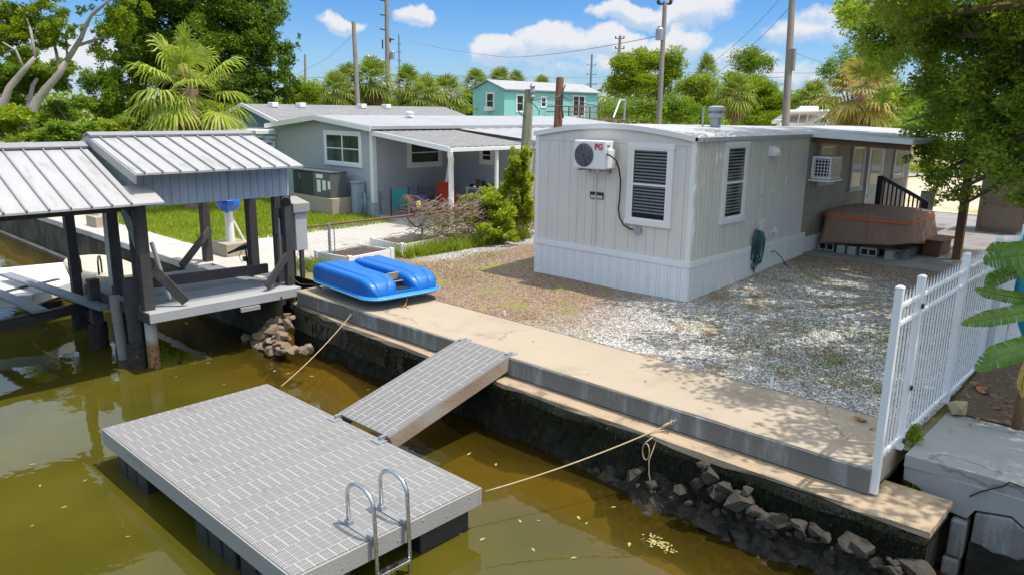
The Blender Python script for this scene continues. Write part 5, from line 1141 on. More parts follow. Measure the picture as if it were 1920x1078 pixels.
b = MB(); b.tube([(-21.55, 15.55, .02), (-21.55, 15.55, .75), (-21.75, 15.6, .78)], .03, 8); b.tube([(-21.7, 15.5, .02), (-21.6, 15.5, .5), (-21.55, 15.55, .55)], .02, 6); tag(b.build('pipe', 'tank_blue', smooth=True), 'blue-grey pipe rising by the utility box', 'pipe')
# things on the porch
M('teal_fabric', (.03, .22, .26), .8, var=.15); M('red_plastic', (.72, .035, .015), .45, var=.1); M('purple', (.09, .07, .2), .7, var=.3); M('yellow_plastic', (.75, .66, .02), .5, var=.1)
q = PD(747, 372, 26.3)
def folding_chair(x, y, z, yaw, label, fab, frame, hgt=.95, lean=.25):
    t_ = thing('folding_chair', label, 'chair', (x, y, z)); u = Vector((math.cos(yaw), math.sin(yaw), 0)); f = Vector((math.sin(yaw), -math.cos(yaw), 0)); o_ = Vector((x, y, z))
    b = MB(); b.obox(o_+Vector((0, 0, .4)), u*.27, f*.25, (0, 0, .015)); b.build('seat', fab, t_)
    b = MB(); b.obox(o_-f*(.25+lean*.28)+Vector((0, 0, .42+hgt*.28)), u*.27, (Vector((0, 0, 1))-f*lean).normalized()*hgt*.3, (f+Vector((0, 0, lean))).normalized()*.012); b.build('backrest', fab, t_)
    for s_ in (-.29, .29):
        b = MB(); b.tube([o_+u*s_+f*.28, o_+u*s_-f*.25+Vector((0, 0, .42)), o_+u*s_-f*(.25+lean*.55)+Vector((0, 0, .45+hgt*.6))], .02, 6); b.tube([o_+u*s_-f*.3, o_+u*s_+f*.25+Vector((0, 0, .42)), o_+u*s_+f*.2+Vector((0, 0, .62)), o_+u*s_-f*.3+Vector((0, 0, .64))], .018, 6); b.build('frame', frame, t_)
    return t_
q = PX(746, 398, -20.6); folding_chair(-20.5, q.y, .012, -2.2, 'teal folding chair with dark frame leaning by the porch corner', 'teal_fabric', 'black_metal', 1.0)
q = PX(820, 372, -20.2); folding_chair(-20.0, 18.0, .012, 1.0, 'bright red plastic chair on the neighbour porch', 'red_plastic', 'red_plastic', 1.15)
folding_chair(-20.4, 17.2, .012, .6, 'black folding chair beside the red chair on the porch', 'black_metal', 'black_metal', .9)
b = MB(); b.ball((-19.7, 16.5, .55), .3, .25, .3, 12, 8, 0, .12); tag(b.build('bundle', 'purple'), 'purple bundled bag in front of the porch chairs', 'bag')
q = P(785, 385, .75); YO = thing('garden_ornament', 'yellow garden ornament on a stake among the dead vines', 'ornament', (q.x, q.y, 0))
b = MB(); b.ball(q, .09, .06, .11, 10, 8, 0, .1); b.tube([q+Vector((-.08, 0, .1)), q+Vector((0, 0, .04)), q+Vector((.06, 0, .13))], .02, 6); b.build('figure', 'yellow_plastic', YO, smooth=True); b = MB(); b.tube([(q.x, q.y, 0), (q.x, q.y, q.z-.05)], .012, 6); b.build('stake', 'brown_wood', YO)
TB = thing('potting_table', 'white wire table of dark pots under the small porch window', 'table', (-19.2, 19.0, 0))
b = MB(); b.box(-19.9, -18.4, 18.75, 19.3, .88, .92); b.build('top', 'white_paint', TB); b = MB(); b.box(-19.85, -18.45, 18.78, 19.27, .42, .45); b.build('shelf', 'white_paint', TB)
for x in (-19.85, -18.45):
    for y in (18.8, 19.25): b = MB(); b.box(x-.025, x+.025, y-.025, y+.025, .012, .88); b.build('leg', 'white_paint', TB)
gl_ = 'small dark pots on the potting table'
for k in range(6):
    b = MB(); x = -19.75+.24*k; hh = rnd.uniform(.1, .3); b.lathe([(.06, 0), (.09, hh), (.07, hh)], (x, 19.0+rnd.uniform(-.1, .1), .921), 10); tag(b.build('plant_pot', ['black_plastic', 'brown_wood', 'dark_wood'][k % 3]), 'small dark pot crowded on the white porch table', 'pot', gl_)
b = MB(); b.tube([(-21.2, 15.95, .1), (-21.22, 15.9, .85), (-21.1, 15.9, .95), (-21.0, 15.92, .86)], .03, 8); tag(b.build('standpipe', 'galv', smooth=True), 'grey standpipe with a bent spout at the neighbour house corner', 'pipe')

# ------------------------------------------------------------ chain-link fence, raised beds
CF = thing('chain_link_fence', 'chain-link fence with rusty top rail between the patio and the yard', 'fence', (-14.95, 13, 0))
FXc = -14.95
M('rust', (.19, .09, .06), .8, var=.4, scale=6)
fp = [8.62, 9.75, 12.55, 15.3, 18.2]; topz = 1.0
for y in fp: b = MB(); b.tube([(FXc, y, -.05), (FXc, y, topz+.03)], .035, 10); b.build('post', 'galv', CF, auto=True)
b = MB(); b.tube([(FXc, fp[0], topz), (FXc, 13.6, topz), (FXc, 18.2, topz)], .022, 8); b.build('top_rail', 'rust', CF, auto=True)
b = MB(); b.tube([(FXc+.05, 9.85, .1), (FXc+.05, 9.85, topz-.03)], .014, 6); b.build('tension_bar', 'galv', CF)
b = MB(); sp_ = .085
def wire(p, q, r=.0032): b.tube([p, q], r, 3, cap=False)
y = fp[0]-1.0
while y < 16.4:
    for s_ in (1, -1):
        ya, yb = (y, y+topz) if s_ > 0 else (y+topz, y); za, zb = 0.0, topz
        pa, pb = Vector((FXc, ya, za)), Vector((FXc, yb, zb)); lo, hi = fp[0], 16.4
        def cut(p_, q_):
            d_ = q_-p_; t0, t1 = 0, 1
            for lim, sg in ((lo, 1), (hi, -1)):
                fa, fb = (p_.y-lim)*sg, (q_.y-lim)*sg
                if fa < 0 and fb < 0: return None
                if fa < 0: t0 = max(t0, fa/(fa-fb))
                if fb < 0: t1 = min(t1, fa/(fa-fb))
            return (p_+d_*t0, p_+d_*t1) if t1 > t0 else None
        cc_ = cut(pa, pb)
        if cc_: wire(*cc_)
    y += sp_
b.build('wire_mesh', 'galv', CF)
b = MB(); b.tube([(FXc+.03, 12.0, .98)]+[(FXc+.06, 12.0+.7*k/8, .98-.3*math.sin(math.pi*k/8)) for k in range(1, 8)]+[(FXc+.03, 12.75, 1.0)], .018, 6); tag(b.build('cord', 'dark_wood', smooth=True), 'dark cord looped over the chain-link fence rail', 'cord')
def bed(name, poly, h, label):
    t_ = thing('raised_bed', label, 'planter', (sum(p[0] for p in poly)/4, sum(p[1] for p in poly)/4, .01)); b = MB(); n = len(poly)
    for i in range(n):
        p, q = Vector((*poly[i], h/2+.01)), Vector((*poly[(i+1) % n], h/2+.01)); b = MB(); b.beam(p, q, .035, h); b.build('side_board', 'white_plastic', t_, bevel=.005)
        b = MB(); b.box(p.x-.05, p.x+.05, p.y-.05, p.y+.05, .01, h+.04); b.build('corner_post', 'white_plastic', t_, bevel=.006)
    b = MB(); c_ = Vector((sum(p[0] for p in poly)/4, sum(p[1] for p in poly)/4, 0)); ins = [c_.lerp(Vector((*p, 0)), .96) for p in poly]
    b.grid(14, 14, lambda u, v: tuple((ins[0].lerp(ins[1], u)).lerp(ins[3].lerp(ins[2], u), v)+Vector((0, 0, h-.06+rnd.uniform(-.02, .03))))); b.build('soil', 'soil', t_, smooth=True)
    return t_
bed('a', [(-15.3, 9.62), (-14.22, 9.78), (-14.38, 11.1), (-15.46, 10.95)], .32, 'white raised garden bed of bare soil nearest the blue pedal boat')
bed('b', [(-15.95, 11.7), (-14.72, 11.7), (-14.85, 13.1), (-16.05, 13.1)], .32, 'white raised garden bed of bare soil behind the first, nearer the dead vines')
# ------------------------------------------------------------ houses behind
M('siding_blue', (.10, .17, .28), .6, var=.1); M('siding_lit', (.50, .56, .66), .6, var=.08)
HB = thing('house', 'blue house with horizontal siding and a grey shingled roof behind the neighbour house', 'house', (-32, 22, 0))
b = MB(); b.extrude([(-35.4, 17.2, 0), (-28.7, 17.2, 0), (-28.7, 17.2, 2.85), (-32, 17.2, 3.6), (-35.4, 17.2, 2.85)], (0, 11, 0)); b.build('wall', 'siding_blue', HB)
b = MB()
for k in range(15): z = .1+.185*k; b.box(-35.4, -28.7, 17.16, 17.2, z, z+.09)
b.build('siding_boards', 'siding_lit', HB)  # pale boards: lit stripes of the blue siding are put into the colour
b = MB()
for s_ in (1, -1): b.add([(-32, 16.7, 3.78), (-32+3.7*s_, 16.7, 2.86), (-32+3.7*s_, 28.6, 2.86), (-32, 28.6, 3.78), (-32, 16.7, 3.68), (-32+3.7*s_, 16.7, 2.76), (-32+3.7*s_, 28.6, 2.76), (-32, 28.6, 3.68)], [(0, 1, 2, 3), (0, 4, 5, 1), (1, 5, 6, 2), (2, 6, 7, 3), (4, 7, 6, 5)] if s_ > 0 else [(3, 2, 1, 0), (1, 5, 4, 0), (2, 6, 5, 1), (3, 7, 6, 2), (5, 6, 7, 4)])
b.build('roof', 'shingle', HB)
b = MB(); b.beam((-28.3, 16.68, 2.83), (-28.3, 28.6, 2.83), .04, .16); b.beam((-28.3, 16.68, 2.83), (-32, 16.68, 3.74), .04, .16); b.beam((-35.7, 16.68, 2.83), (-32, 16.68, 3.74), .04, .16); b.build('fascia', 'white_paint', HB)
for y in (17.8, 19.2, 22.6, 24.1): b = MB(); b.box(-31.75, -31.35, y, y+.32, 3.64, 3.86); b.build('roof_vent', 'white_paint', HB, bevel=.03)
TL = thing('house', 'raised teal clapboard cottage with a white metal roof and a long deck', 'house', PD(945, 240, 62)*1)
M('teal_wall', (.24, .57, .54), .7, var=.06, scale=1); M('deck_brown', (.17, .13, .10), .8, var=.2)
c0 = PD(945, 222, 62); tx, ty = c0.x, c0.y; zf, ze, zr_ = c0.z, c0.z+2.25, c0.z+3.0; wd, ln = 3.7, 12.6
def tw(u, v, z): return Vector((tx-u, ty+v, z))
b = MB(); b.extrude([tw(0, 0, zf), tw(wd, 0, zf), tw(wd, 0, ze), tw(wd/2, 0, zr_-.05), tw(0, 0, ze)], (0, ln, 0)); b.build('wall', 'teal_wall', TL)
b = MB()
for s_ in (0, 1):
    u0, u1 = wd/2, (-.25 if s_ == 0 else wd+.25)
    q = [tw(u0, -.2, zr_), tw(u1, -.2, ze-.02), tw(u1, ln+.2, ze-.02), tw(u0, ln+.2, zr_)]; b.add(q+[p+Vector((0, 0, .09)) for p in q], [(4, 5, 6, 7), (0, 1, 5, 4), (1, 2, 6, 5), (2, 3, 7, 6), (3, 0, 4, 7), (3, 2, 1, 0)])
b.build('roof', 'roof_white', TL)
window(TL, tuple(tw(wd/2-.25, 0, zf+1.35)), (1, 0, 0), (0, -1, 0), 1.0, 1.45, .12, paint='white_paint', head=False, sill=False)
for v, w_, h_, zc in ((1.9, 1.0, 1.5, 1.2), (4.9, .8, 1.0, 1.35), (7.0, .8, 1.0, 1.3)): window(TL, tuple(tw(0, v, zf+zc)), (0, 1, 0), (1, 0, 0), w_, h_, .12, paint='white_paint', head=False, sill=False)
b = MB(); q = tw(0, 9.0, zf); b.box(q.x, q.x+.05, q.y-.1, q.y+1.7, zf+.1, zf+2.0); dd = b.build('door', 'white_paint', TL)
for k in (0, .82): b = MB(); b.box(q.x+.05, q.x+.06, q.y+.02+k, q.y+.72+k, zf+.25, zf+1.9); b.build('pane', 'pane_dark', dd)
q = tw(wd/2-.25, 0, zf+.78); b = MB(); b.box(q.x-.35, q.x+.3, q.y-.4, q.y-.05, zf+.55, zf+.9); b.build('window_unit', 'white_paint', TL)
b = MB(); b.box(tx-wd+.3, tx-.2, ty+.3, ty+ln-.3, zf-3.2, zf-.02); b.build('underfloor', 'dark_wood', TL)
b = MB(); b.box(tx+.02, tx+2.6, ty+5.2, ty+15.5, zf-.15, zf); b.build('deck', 'deck_brown', TL)
b = MB()
for z in (.95, .5): b.box(tx+2.55, tx+2.6, ty+5.2, ty+15.5, zf+z, zf+z+.08); b.box(tx+.1, tx+2.6, ty+5.2, ty+5.25, zf+z, zf+z+.08)
for k in range(8): y = ty+5.2+1.45*k; b.box(tx+2.52, tx+2.62, y, y+.1, zf-3, zf+1.0)
for k in range(50): y = ty+5.25+.2*k; b.box(tx+2.56, tx+2.59, y, y+.04, zf, zf+.95)
b.build('deck_railing', 'deck_brown', TL)
b = MB(); b.box(tx+2.5, tx+2.55, ty+12.8, ty+15.5, zf, zf+1.1); b.build('deck_screen', 'deck_brown', TL)

# ------------------------------------------------------------ poles and lines
M('pole_wood', (.23, .20, .17), .9, var=.25, scale=1.5, dirt=(.14, .12, .10), dscale=2, streak=(4, 4, .3)); M('pole_steel', (.13, .17, .23), .6, var=.1); M('pole_green', (.20, .21, .14), .9, var=.25, dirt=(.12, .15, .07), dscale=2)
def pole(px, py, px0, py0, dep, r0, label, mat='pole_wood', zb=0.0, top=None, name='utility_pole'):
    t_ = PD(px, py, dep); a = PD(px0, py0, dep); k = (t_.z-zb)/max(.1, t_.z-a.z); base = t_+(a-t_)*k
    if top: t_ = t_+(t_-base).normalized()*top
    T_ = thing(name, label, 'pole', (base.x, base.y, zb)); b = MB(); b.tube([base, base.lerp(t_, .5), t_], [r0*1.2, r0*1.05, r0*.85], 12); b.build('shaft', mat, T_, auto=True); return T_, base, t_
def gear(T_, p, dx=.5, n=1, mat='black_metal'):
    b = MB(); b.beam(p-AR*dx, p+AR*dx, .07, .07)
    for s_ in (-1, 1): b.lathe([(.05, 0), (.08, .08), (.05, .14), (.08, .2), (.03, .26)], p+AR*dx*s_*.95, 8)
    return b.build('insulator_arm', mat, T_)
pole(663, 42, 671, 200, 40, .125, 'plain wooden pole topped above the cabbage palms, left of the street lamp pole', top=0)
T_, pb_, pt_ = pole(724, -60, 728, 200, 52, .16, 'tall wooden transmission pole carrying a street lamp arm and small transformer')
for py in (3, 30, 57, 75): p = PD(720 if py < 70 else 735, py, 52); b = MB(); b.tube([p+AR*.15, p-AR*.28+Vector((0, 0, .08))], .045, 6); b.build('insulator', 'black_metal', T_)
b = MB(); p = PD(717, 75, 52); b.tube([p, p-Vector((0, 0, .6))], .05, 6); b.tube([PD(732, 72, 52), PD(732, 80, 52)], .06, 6); b.build('insulator', 'black_metal', T_)
b = MB(); b.lathe([(.16, 0), (.16, .5), (.1, .56)], PD(736, 112, 52), 10); b.build('transformer', 'galv', T_)
b = MB(); b.tube([PD(726, 122, 52), PD(715, 112, 52), PD(700, 107, 52), PD(693, 107, 52)], .05, 6); la = b.build('lamp_arm', 'galv', T_, smooth=True)
b = MB(); p = PD(690, 108, 52); b.tube([p+AR*.3, p-AR*.02, p-AR*.26], [.10, .2, .08], 8); b.build('lamp_head', 'galv', la, smooth=True)
T_, a, c = pole(748, 66, 749, 140, 105, .12, 'thin far steel pole just right of the street lamp pole', 'pole_steel')
for py in (83, 98, 114): p = PD(748, py, 105); b = MB(); b.tube([p-AR*.35, p+AR*.35], .06, 5); b.build('insulator', 'pole_steel', T_)
pole(572, 103, 573, 195, 58, .09, 'slim pole rising over the bright shrub right of the dark cedar')
T_, a, c = pole(1163, 68, 1159, 130, 78, .17, 'dark wooden pole half hidden behind the lime green tree')
for py in (73, 92, 110): gear(T_, PD(1162, py, 78), .45)
T_, a, c = pole(1110, 103, 1107, 172, 118, .17, 'navy steel pole with three arm levels behind the teal cottage', 'pole_steel')
for py in (123, 141, 159): gear(T_, PD(1109, py, 118), .7, mat='pole_steel')
T_, a, c = pole(1247, 5, 1235, 232, 29, .095, 'wooden pole with a grey transformer can behind the mobile home roof')
b = MB(); b.lathe([(.15, 0), (.15, .4), (.09, .46), (.09, .5)], PD(1236, 76, 29)-Vector((0, 0, 0)), 12); b.build('transformer', 'galv', T_)
gear(T_, PD(1246, 8, 29), .25)
T_, a, c = pole(1489, -70, 1473, 232, 25, .115, 'leaning weathered wooden pole right behind the mobile home roof, by the boat')
b = MB(); p = PD(1483, 105, 25); b.box(p.x-.08, p.x+.2, p.y-.2, p.y-.05, p.z-.5, p.z+.2); b.build('pole_bracket', 'pole_wood', T_)
q = P(987, 440, 0); T_, a, c = pole(992, 170, 985, 300, 22.4, .155, 'short green-stained piling with wires beside the mobile home', 'pole_green', name='piling')
b = MB(); b.lathe([(.05, 0), (.08, .06), (.05, .12), (.08, .2), (.06, .3), (.09, .36), (.03, .45)], PD(998, 186, 22.3), 10); b.build('insulator', 'galv', T_)
b = MB(); b.tube([PD(988+16*math.sin(k*.5)*(-1), 192+28*(1-math.cos(k*.5))/2, 22.2) for k in range(1, 7)], .018, 5); b.tube([PD(1000, 195, 22.2), PD(1012, 210, 22), PD(1010, 216, 22)], .014, 5); b.build('wire_coil', 'black_metal', T_, smooth=True)
T_, a, c = pole(1050, 147, 1046, 240, 25.5, .15, 'short brown piling behind the front edge of the mobile home roof', 'brown_wood', name='piling')
b = MB(); b.tube([PD(1053, 178, 25.3), PD(1060, 160, 25.3)], .02, 5); b.tube([PD(1055, 178, 25.3), PD(1053, 200, 25.3), PD(1056, 222, 25.3)], .03, 6); b.build('bracket', 'black_metal', T_)
M('wire_grey', (.10, .11, .13), .6)
def line(label, pts, r=.014, sg=.0):
    b = MB(); ps = [PD(*p) for p in pts]
    full = []
    for p, q in zip(ps[:-1], ps[1:]): full += sag(p, q, sg, 10)[:-1]
    b.tube(full+[ps[-1]], r*.72, 4, cap=False); tag(b.build('power_line', 'wire_grey', smooth=True), label, 'power line')
line('thick dark line running through the street lamp pole above the cabbage palms', [(470, 152, 58), (727, 140, 52), (815, 153, 50), (905, 170, 48)], .022)
line('thin line from the street lamp pole across to the navy pole and beyond', [(727, 139, 52), (1109, 146, 118), (1236, 134, 60), (1475, 137, 60), (1580, 133, 60)], .02, .1)
line('sagging line from the far thin pole to the transformer pole', [(770, 78, 100), (950, 108, 62), (1246, 66, 29)], .02, .2)
line('line slanting down from the leaning pole to the transformer pole', [(1486, 8, 25), (1348, 135, 26), (1236, 192, 28.8), (1100, 196, 26), (1052, 178, 25.4)], .011, .15)
line('second line slanting down from the leaning pole past the roof vent', [(1470, -10, 25), (1330, 122, 26), (1237, 166, 28.8), (1130, 193, 24), (995, 188, 22.4)], .010, .15)
line('cable bundle from the green piling over the brown piling toward the roof', [(996, 188, 22.4), (1052, 180, 25.4), (1090, 192, 25), (1128, 200, 24.5)], .02, .03)
line('high thin line from the leaning pole to the right hand tree', [(1486, 97, 25), (1560, 118, 40)], .01, .1)
line('distant line left of the street lamp pole running to the tall cedar', [(665, 62, 40), (585, 125, 50), (490, 160, 55)], .012, .2)
line('low distant line behind the navy pole and lime green tree', [(960, 172, 118), (1108, 158, 118), (1240, 150, 90), (1470, 145, 70)], .03, .1)
b = MB(); p = PD(1150, 222, 19.5); q = PD(1162, 190, 19.8); b.tube([p, q], .03, 8); b.tube([q, PD(1172, 188, 19.9)], .03, 8); tag(b.build('mast_stay', 'galv'), 'slanted grey mast stay standing on the mobile home roof', 'stay')
b = MB(); b.tube([PD(1170, 226, 20), PD(1172, 190, 20)], .03, 8); tag(b.build('vent_pipe', 'galv'), 'thin vertical pipe on the mobile home roof beside the stay', 'pipe')

# ------------------------------------------------------------ cabin boat behind
BO = thing('cabin_boat', 'white sport fishing boat with hardtop and ladder parked behind the mobile home', 'boat', PD(1510, 300, 36))
def bo(px, py, dz=0): return PD(px, py, 36+dz)
def bquad(b, a, c, d0=0, d1=2.2):
    "box-ish solid between two picture corners, running back d1 metres"
    p, q, r_, s_ = bo(a[0], a[1], d0), bo(c[0], a[1], d0), bo(c[0], c[1], d0), bo(a[0], c[1], d0); f = AF*d1
    b.add([s_, r_, q, p, s_+f, r_+f, q+f, p+f], [(0, 1, 2, 3), (7, 6, 5, 4), (0, 4, 5, 1), (1, 5, 6, 2), (2, 6, 7, 3), (3, 7, 4, 0)])
b = MB(); bquad(b, (1462, 230), (1568, 300)); b.build('hull', 'white_plastic', BO, bevel=.1)
b = MB(); bquad(b, (1478, 206), (1560, 213), -.2, 2.4); bquad(b, (1500, 199), (1536, 205.9), .4, 1.2); b.build('hardtop', 'white_plastic', BO, bevel=.06)
b = MB(); bquad(b, (1482, 214), (1540, 229.5), .3, 1.6); b.build('windscreen', 'pane_clear', BO)
b = MB()
for (pa, pb) in (((1480, 213), (1474, 232)), ((1500, 213), (1496, 231)), ((1516, 213), (1512, 231)), ((1536, 213), (1532, 233)), ((1543, 213), (1535, 233)), ((1543, 213), (1554, 233)), ((1558, 213), (1562, 233))): b.tube([bo(*pa), bo(*pb)], .03, 6)
b.build('tower_leg', 'white_plastic', BO)
b = MB(); b.tube([bo(1548, 212), bo(1553, 233)], .025, 6); b.tube([bo(1555, 212), bo(1560, 233)], .025, 6)
for k in range(4): b.tube([bo(1549+1.2*k, 215+5*k), bo(1556+1.2*k, 215+5*k)], .02, 6)
b.build('ladder', 'white_plastic', BO)
b = MB(); b.tube([bo(1452, 231), bo(1454, 226), bo(1480, 225)], .025, 6); b.tube([bo(1462, 231), bo(1462, 226)], .02, 6); b.build('bow_rail', 'white_plastic', BO)
# ------------------------------------------------------------ trees
M('bark_grey', (.33, .29, .24), .9, var=.3, scale=3, bump=.6, bscale=20, dirt=(.2, .18, .15), dscale=2); M('bark_brown', (.16, .115, .08), .95, var=.35, scale=5, bump=.8, bscale=18); M('bark_palm', (.24, .17, .11), .95, var=.4, scale=7, bump=1, bscale=14, dirt=(.10, .06, .04), dscale=6)
leafmat('leaf_bright', (0.080, 0.142, 0.009), (0.277, 0.360, 0.020), odd=(.34, .30, .04), oddf=.05)
leafmat('leaf_lime', (0.106, 0.170, 0.011), (0.319, 0.383, 0.020), odd=(.38, .36, .04), oddf=.06)
leafmat('leaf_mid', (0.072, 0.137, 0.016), (0.241, 0.354, 0.030), odd=(.24, .22, .04), oddf=.06)
leafmat('leaf_cedar', (0.040, 0.088, 0.011), (0.213, 0.315, 0.024), odd=(.15, .10, .04), oddf=.03, trans=.2, nscale=.5)
leafmat('leaf_oak', (0.102, 0.172, 0.028), (0.494, 0.578, 0.074), odd=(.30, .24, .06), oddf=.05, trans=.3, nscale=.6)
leafmat('leaf_bush', (0.087, 0.145, 0.017), (0.392, 0.464, 0.043), odd=(.42, .34, .05), oddf=.08)
leafmat('leaf_feather', (.17, .235, .015), (.42, .47, .04), odd=(.50, .42, .08), oddf=.08, trans=.45)
leafmat('frond', (0.090, 0.140, 0.022), (0.300, 0.364, 0.066), odd=(.34, .29, .09), oddf=.12, trans=.25)
leafmat('frond_bright', (0.150, 0.213, 0.024), (0.388, 0.450, 0.072), odd=(.42, .38, .14), oddf=.1, trans=.3)
leafmat('frond_gold', (.22, .18, .05), (.46, .36, .12), odd=(.2, .2, .05), oddf=.25, trans=.25)
leafmat('leaf_dry', (.16, .09, .05), (.34, .22, .12), trans=.15)
def pxclumps(lst, dep, zthick=1.0):
    out = []
    for c in lst:
        px, py, rx, ry = c[:4]; d_ = dep+(c[4] if len(c) > 4 else 0); p = PD(px, py, d_); k = d_/FPX
        out.append((p.x, p.y, p.z, rx*k*zthick, rx*k*zthick, ry*k, c[5] if len(c) > 5 else 1.0))
    return out
def limbs(b, root, clumps, r0, n=12, droop=.0):
    root = Vector(root)
    for k in rng.choice(len(clumps), size=min(n, len(clumps)), replace=False):
        q = Vector(clumps[k][:3]); mid = root.lerp(q, .5)+Vector((rnd.uniform(-.1, .1), rnd.uniform(-.1, .1), .12))*(q-root).length
        b.tube([root, root.lerp(mid, .6), mid, mid.lerp(q, .6)+Vector((0, 0, .05)), q], [r0, r0*.75, r0*.55, r0*.35, r0*.15], 6)
def tree(label, base, clumps, nleaf, size, mat, trunk_r=.25, bark='bark_brown', nsub=0, aspect=.45, shell=.3, name='tree', cat='tree', rr=(.25, .5), group=None, up=.5, limbn=10, fork=.5):
    base = Vector(base); T_ = thing(name, label, cat, base, group)
    use = subclumps(clumps, nsub, rr) if nsub else clumps
    p, d_ = clump_points(use, nleaf, shell); np_mesh('crown', leaf_quads(p, size, aspect, up, out=d_, outw=.5), 4, mat, T_)
    cen = Vector(np.array(clumps)[:, :3].mean(0)); fk = base.lerp(cen, fork); b = MB()
    b.tube([base, base.lerp(fk, .5)+Vector((trunk_r*.3, 0, 0)), fk], [trunk_r*1.2, trunk_r, trunk_r*.8], 10); limbs(b, fk, clumps, trunk_r*.6, limbn); b.build('trunk', bark, T_, smooth=True); return T_
def fan_palm(label, base, crown, nfr, R_, mat, trunk_r=.2, drymat='leaf_dry', ndry=6, nbl=24, bark='bark_palm', group=None, name='palm_tree', seg=3, bw=.042, stemf=.5, low=-55, wild=0, petmat=None):
    base, crown = Vector(base), Vector(crown); T_ = thing(name, label, 'palm', base, group)
    b = MB(); n = 9; b.tube([base.lerp(crown, i/n) for i in range(n+1)], [trunk_r*(1.15-.25*i/n+.12*(i % 2)) for i in range(n+1)], 10); b.build('trunk', bark, T_)
    for nm, cnt, m_ in (('crown', nfr, mat), ('dry_skirt', ndry, drymat)):
        if not cnt: continue
        V = []; pet = MB()
        for i in range(cnt):
            az = i*2.39996+rnd.uniform(-.25, .25); el = R(85-(85-low)*((i+.5)/cnt)**.9) if nm == 'crown' else R(rnd.uniform(-85, -62))
            if wild and nm == 'crown': el += R(rnd.uniform(-16, 16)); az += rnd.uniform(-.5, .5)
            L_ = R_*rnd.uniform(.85-.17*wild, 1.08)*(.75 if nm != 'crown' else 1); dr = Vector((math.cos(az)*math.cos(el), math.sin(az)*math.cos(el), math.sin(el)))
            stem = L_*stemf; hub = crown+dr*stem-Vector((0, 0, .10*stem*max(0, math.cos(el)))); sd = dr.cross(Vector((0, 0, 1)))
            sd = sd.normalized() if sd.length > .05 else Vector((1, 0, 0)); nn_ = sd.cross(dr)
            pet.tube([crown, crown.lerp(hub, .5)+Vector((0, 0, .03)), hub], [.022, .016, .012], 4)
            for j in range(nbl):
                a = R(-115+230*j/(nbl-1))+rnd.uniform(-.04, .04); bd = dr*math.cos(a)+sd*math.sin(a); bl = L_*.62*(.62+.38*math.cos(a*.7))*rnd.uniform(.9, 1.05)
                wv = (nn_*.9+Vector((0, 0, .2))).cross(bd); wv = wv.normalized()*bl*bw
                p0 = hub; prev = (p0-wv*.3, p0+wv*.3); sgn = 1
                for s_ in range(1, seg+1):
                    f = s_/seg; drop = (.42+.25*wild*rnd.random())*f*f*f*bl*(1.0-.25*math.sin(el)) ; c_ = hub+bd*bl*f+nn_*.10*bl*math.sin(f*1.6)-Vector((0, 0, drop)); ww = wv*(1.0 if s_ < seg else .08)
                    cur = (c_-ww, c_+ww); V += [prev[0], prev[1], cur[1], cur[0]]; prev = cur
        np_mesh(nm, np.array([tuple(v) for v in V]), 4, m_, T_)
        pet.build('petioles' if nm == 'crown' else 'dry_petioles', (petmat or mat) if nm == 'crown' else drymat, T_)
    return T_

# ---- live oak over the yard: trunk outside the picture on the right, crown reaching in
OAK = thing('oak_tree', 'large dark green oak tree whose crown hangs in from the right over the yard', 'tree', (-.6, 17.6, .3))
vis = []
for (px, py, r, dep) in [(1615, 20, 55, 19), (1590, 0, 40, 18), (1660, 70, 60, 18.5), (1640, 110, 42, 19), (1720, 30, 70, 17.5), (1790, 60, 75, 17), (1870, 40, 80, 16), (1930, 110, 80, 15.5), (1725, 130, 62, 17.5), (1800, 150, 70, 16.5), (1880, 180, 75, 15.5), (1690, 180, 40, 18.5), (1760, 215, 60, 17), (1840, 245, 70, 16), (1910, 260, 65, 15), (1735, 270, 48, 17), (1800, 305, 58, 16), (1870, 320, 60, 15), (1930, 335, 55, 14.5), (1760, 325, 40, 16.5), (1785, 362, 34, 16), (1845, 362, 40, 15.5), (1905, 378, 34, 15), (1720, 302, 28, 17.5), (1745, 362, 22, 16.5), (1700, 228, 32, 18), (1805, 385, 20, 16), (1960, 40, 80, 14.5), (1970, 200, 80, 14.5), (1985, 330, 70, 14)]:
    p = PD(px, py, dep); k = dep/FPX*r; vis.append((p.x, p.y, p.z, k, k*1.3, k*.8, 1.0))
p_, d_ = clump_points(subclumps(vis, 300, (.3, .55)), 90000, .2); np_mesh('crown', leaf_quads(p_, .102, .5, .6, out=d_, outw=.35), 4, 'leaf_oak', OAK)
def pxof(p):
    q = Vector(p)-CAM; z = q.dot(AF); return (960+FPX*q.dot(AR)/z, 539-FPX*q.dot(AU)/z, z) if z > .1 else (9999, 9999, -1)
upper = []; tries = 0
while len(upper) < 420 and tries < 6000:
    tries += 1
    x, y, z = rng.uniform(-6.6, 3.2), rng.uniform(9.3, 22.5), rng.uniform(5.4, 9.2)
    if ((x+1.4)/5.4)**2+((y-16)/7.2)**2 > 1: continue
    px, py, dz_ = pxof((x, y, z)); rr_ = rng.uniform(.32, .75)
    sx_, sy_ = x-.32*z, y-.21*z
    if sx_ < -4.1-max(0, sy_-9.3)*.95 or sy_ < 8.2: continue
    if py > -8-rr_*FPX/max(1, dz_) and px < 1640 and px > -200: continue
    upper.append((x, y, z, rr_, rr_, rr_*.6, 1.0))
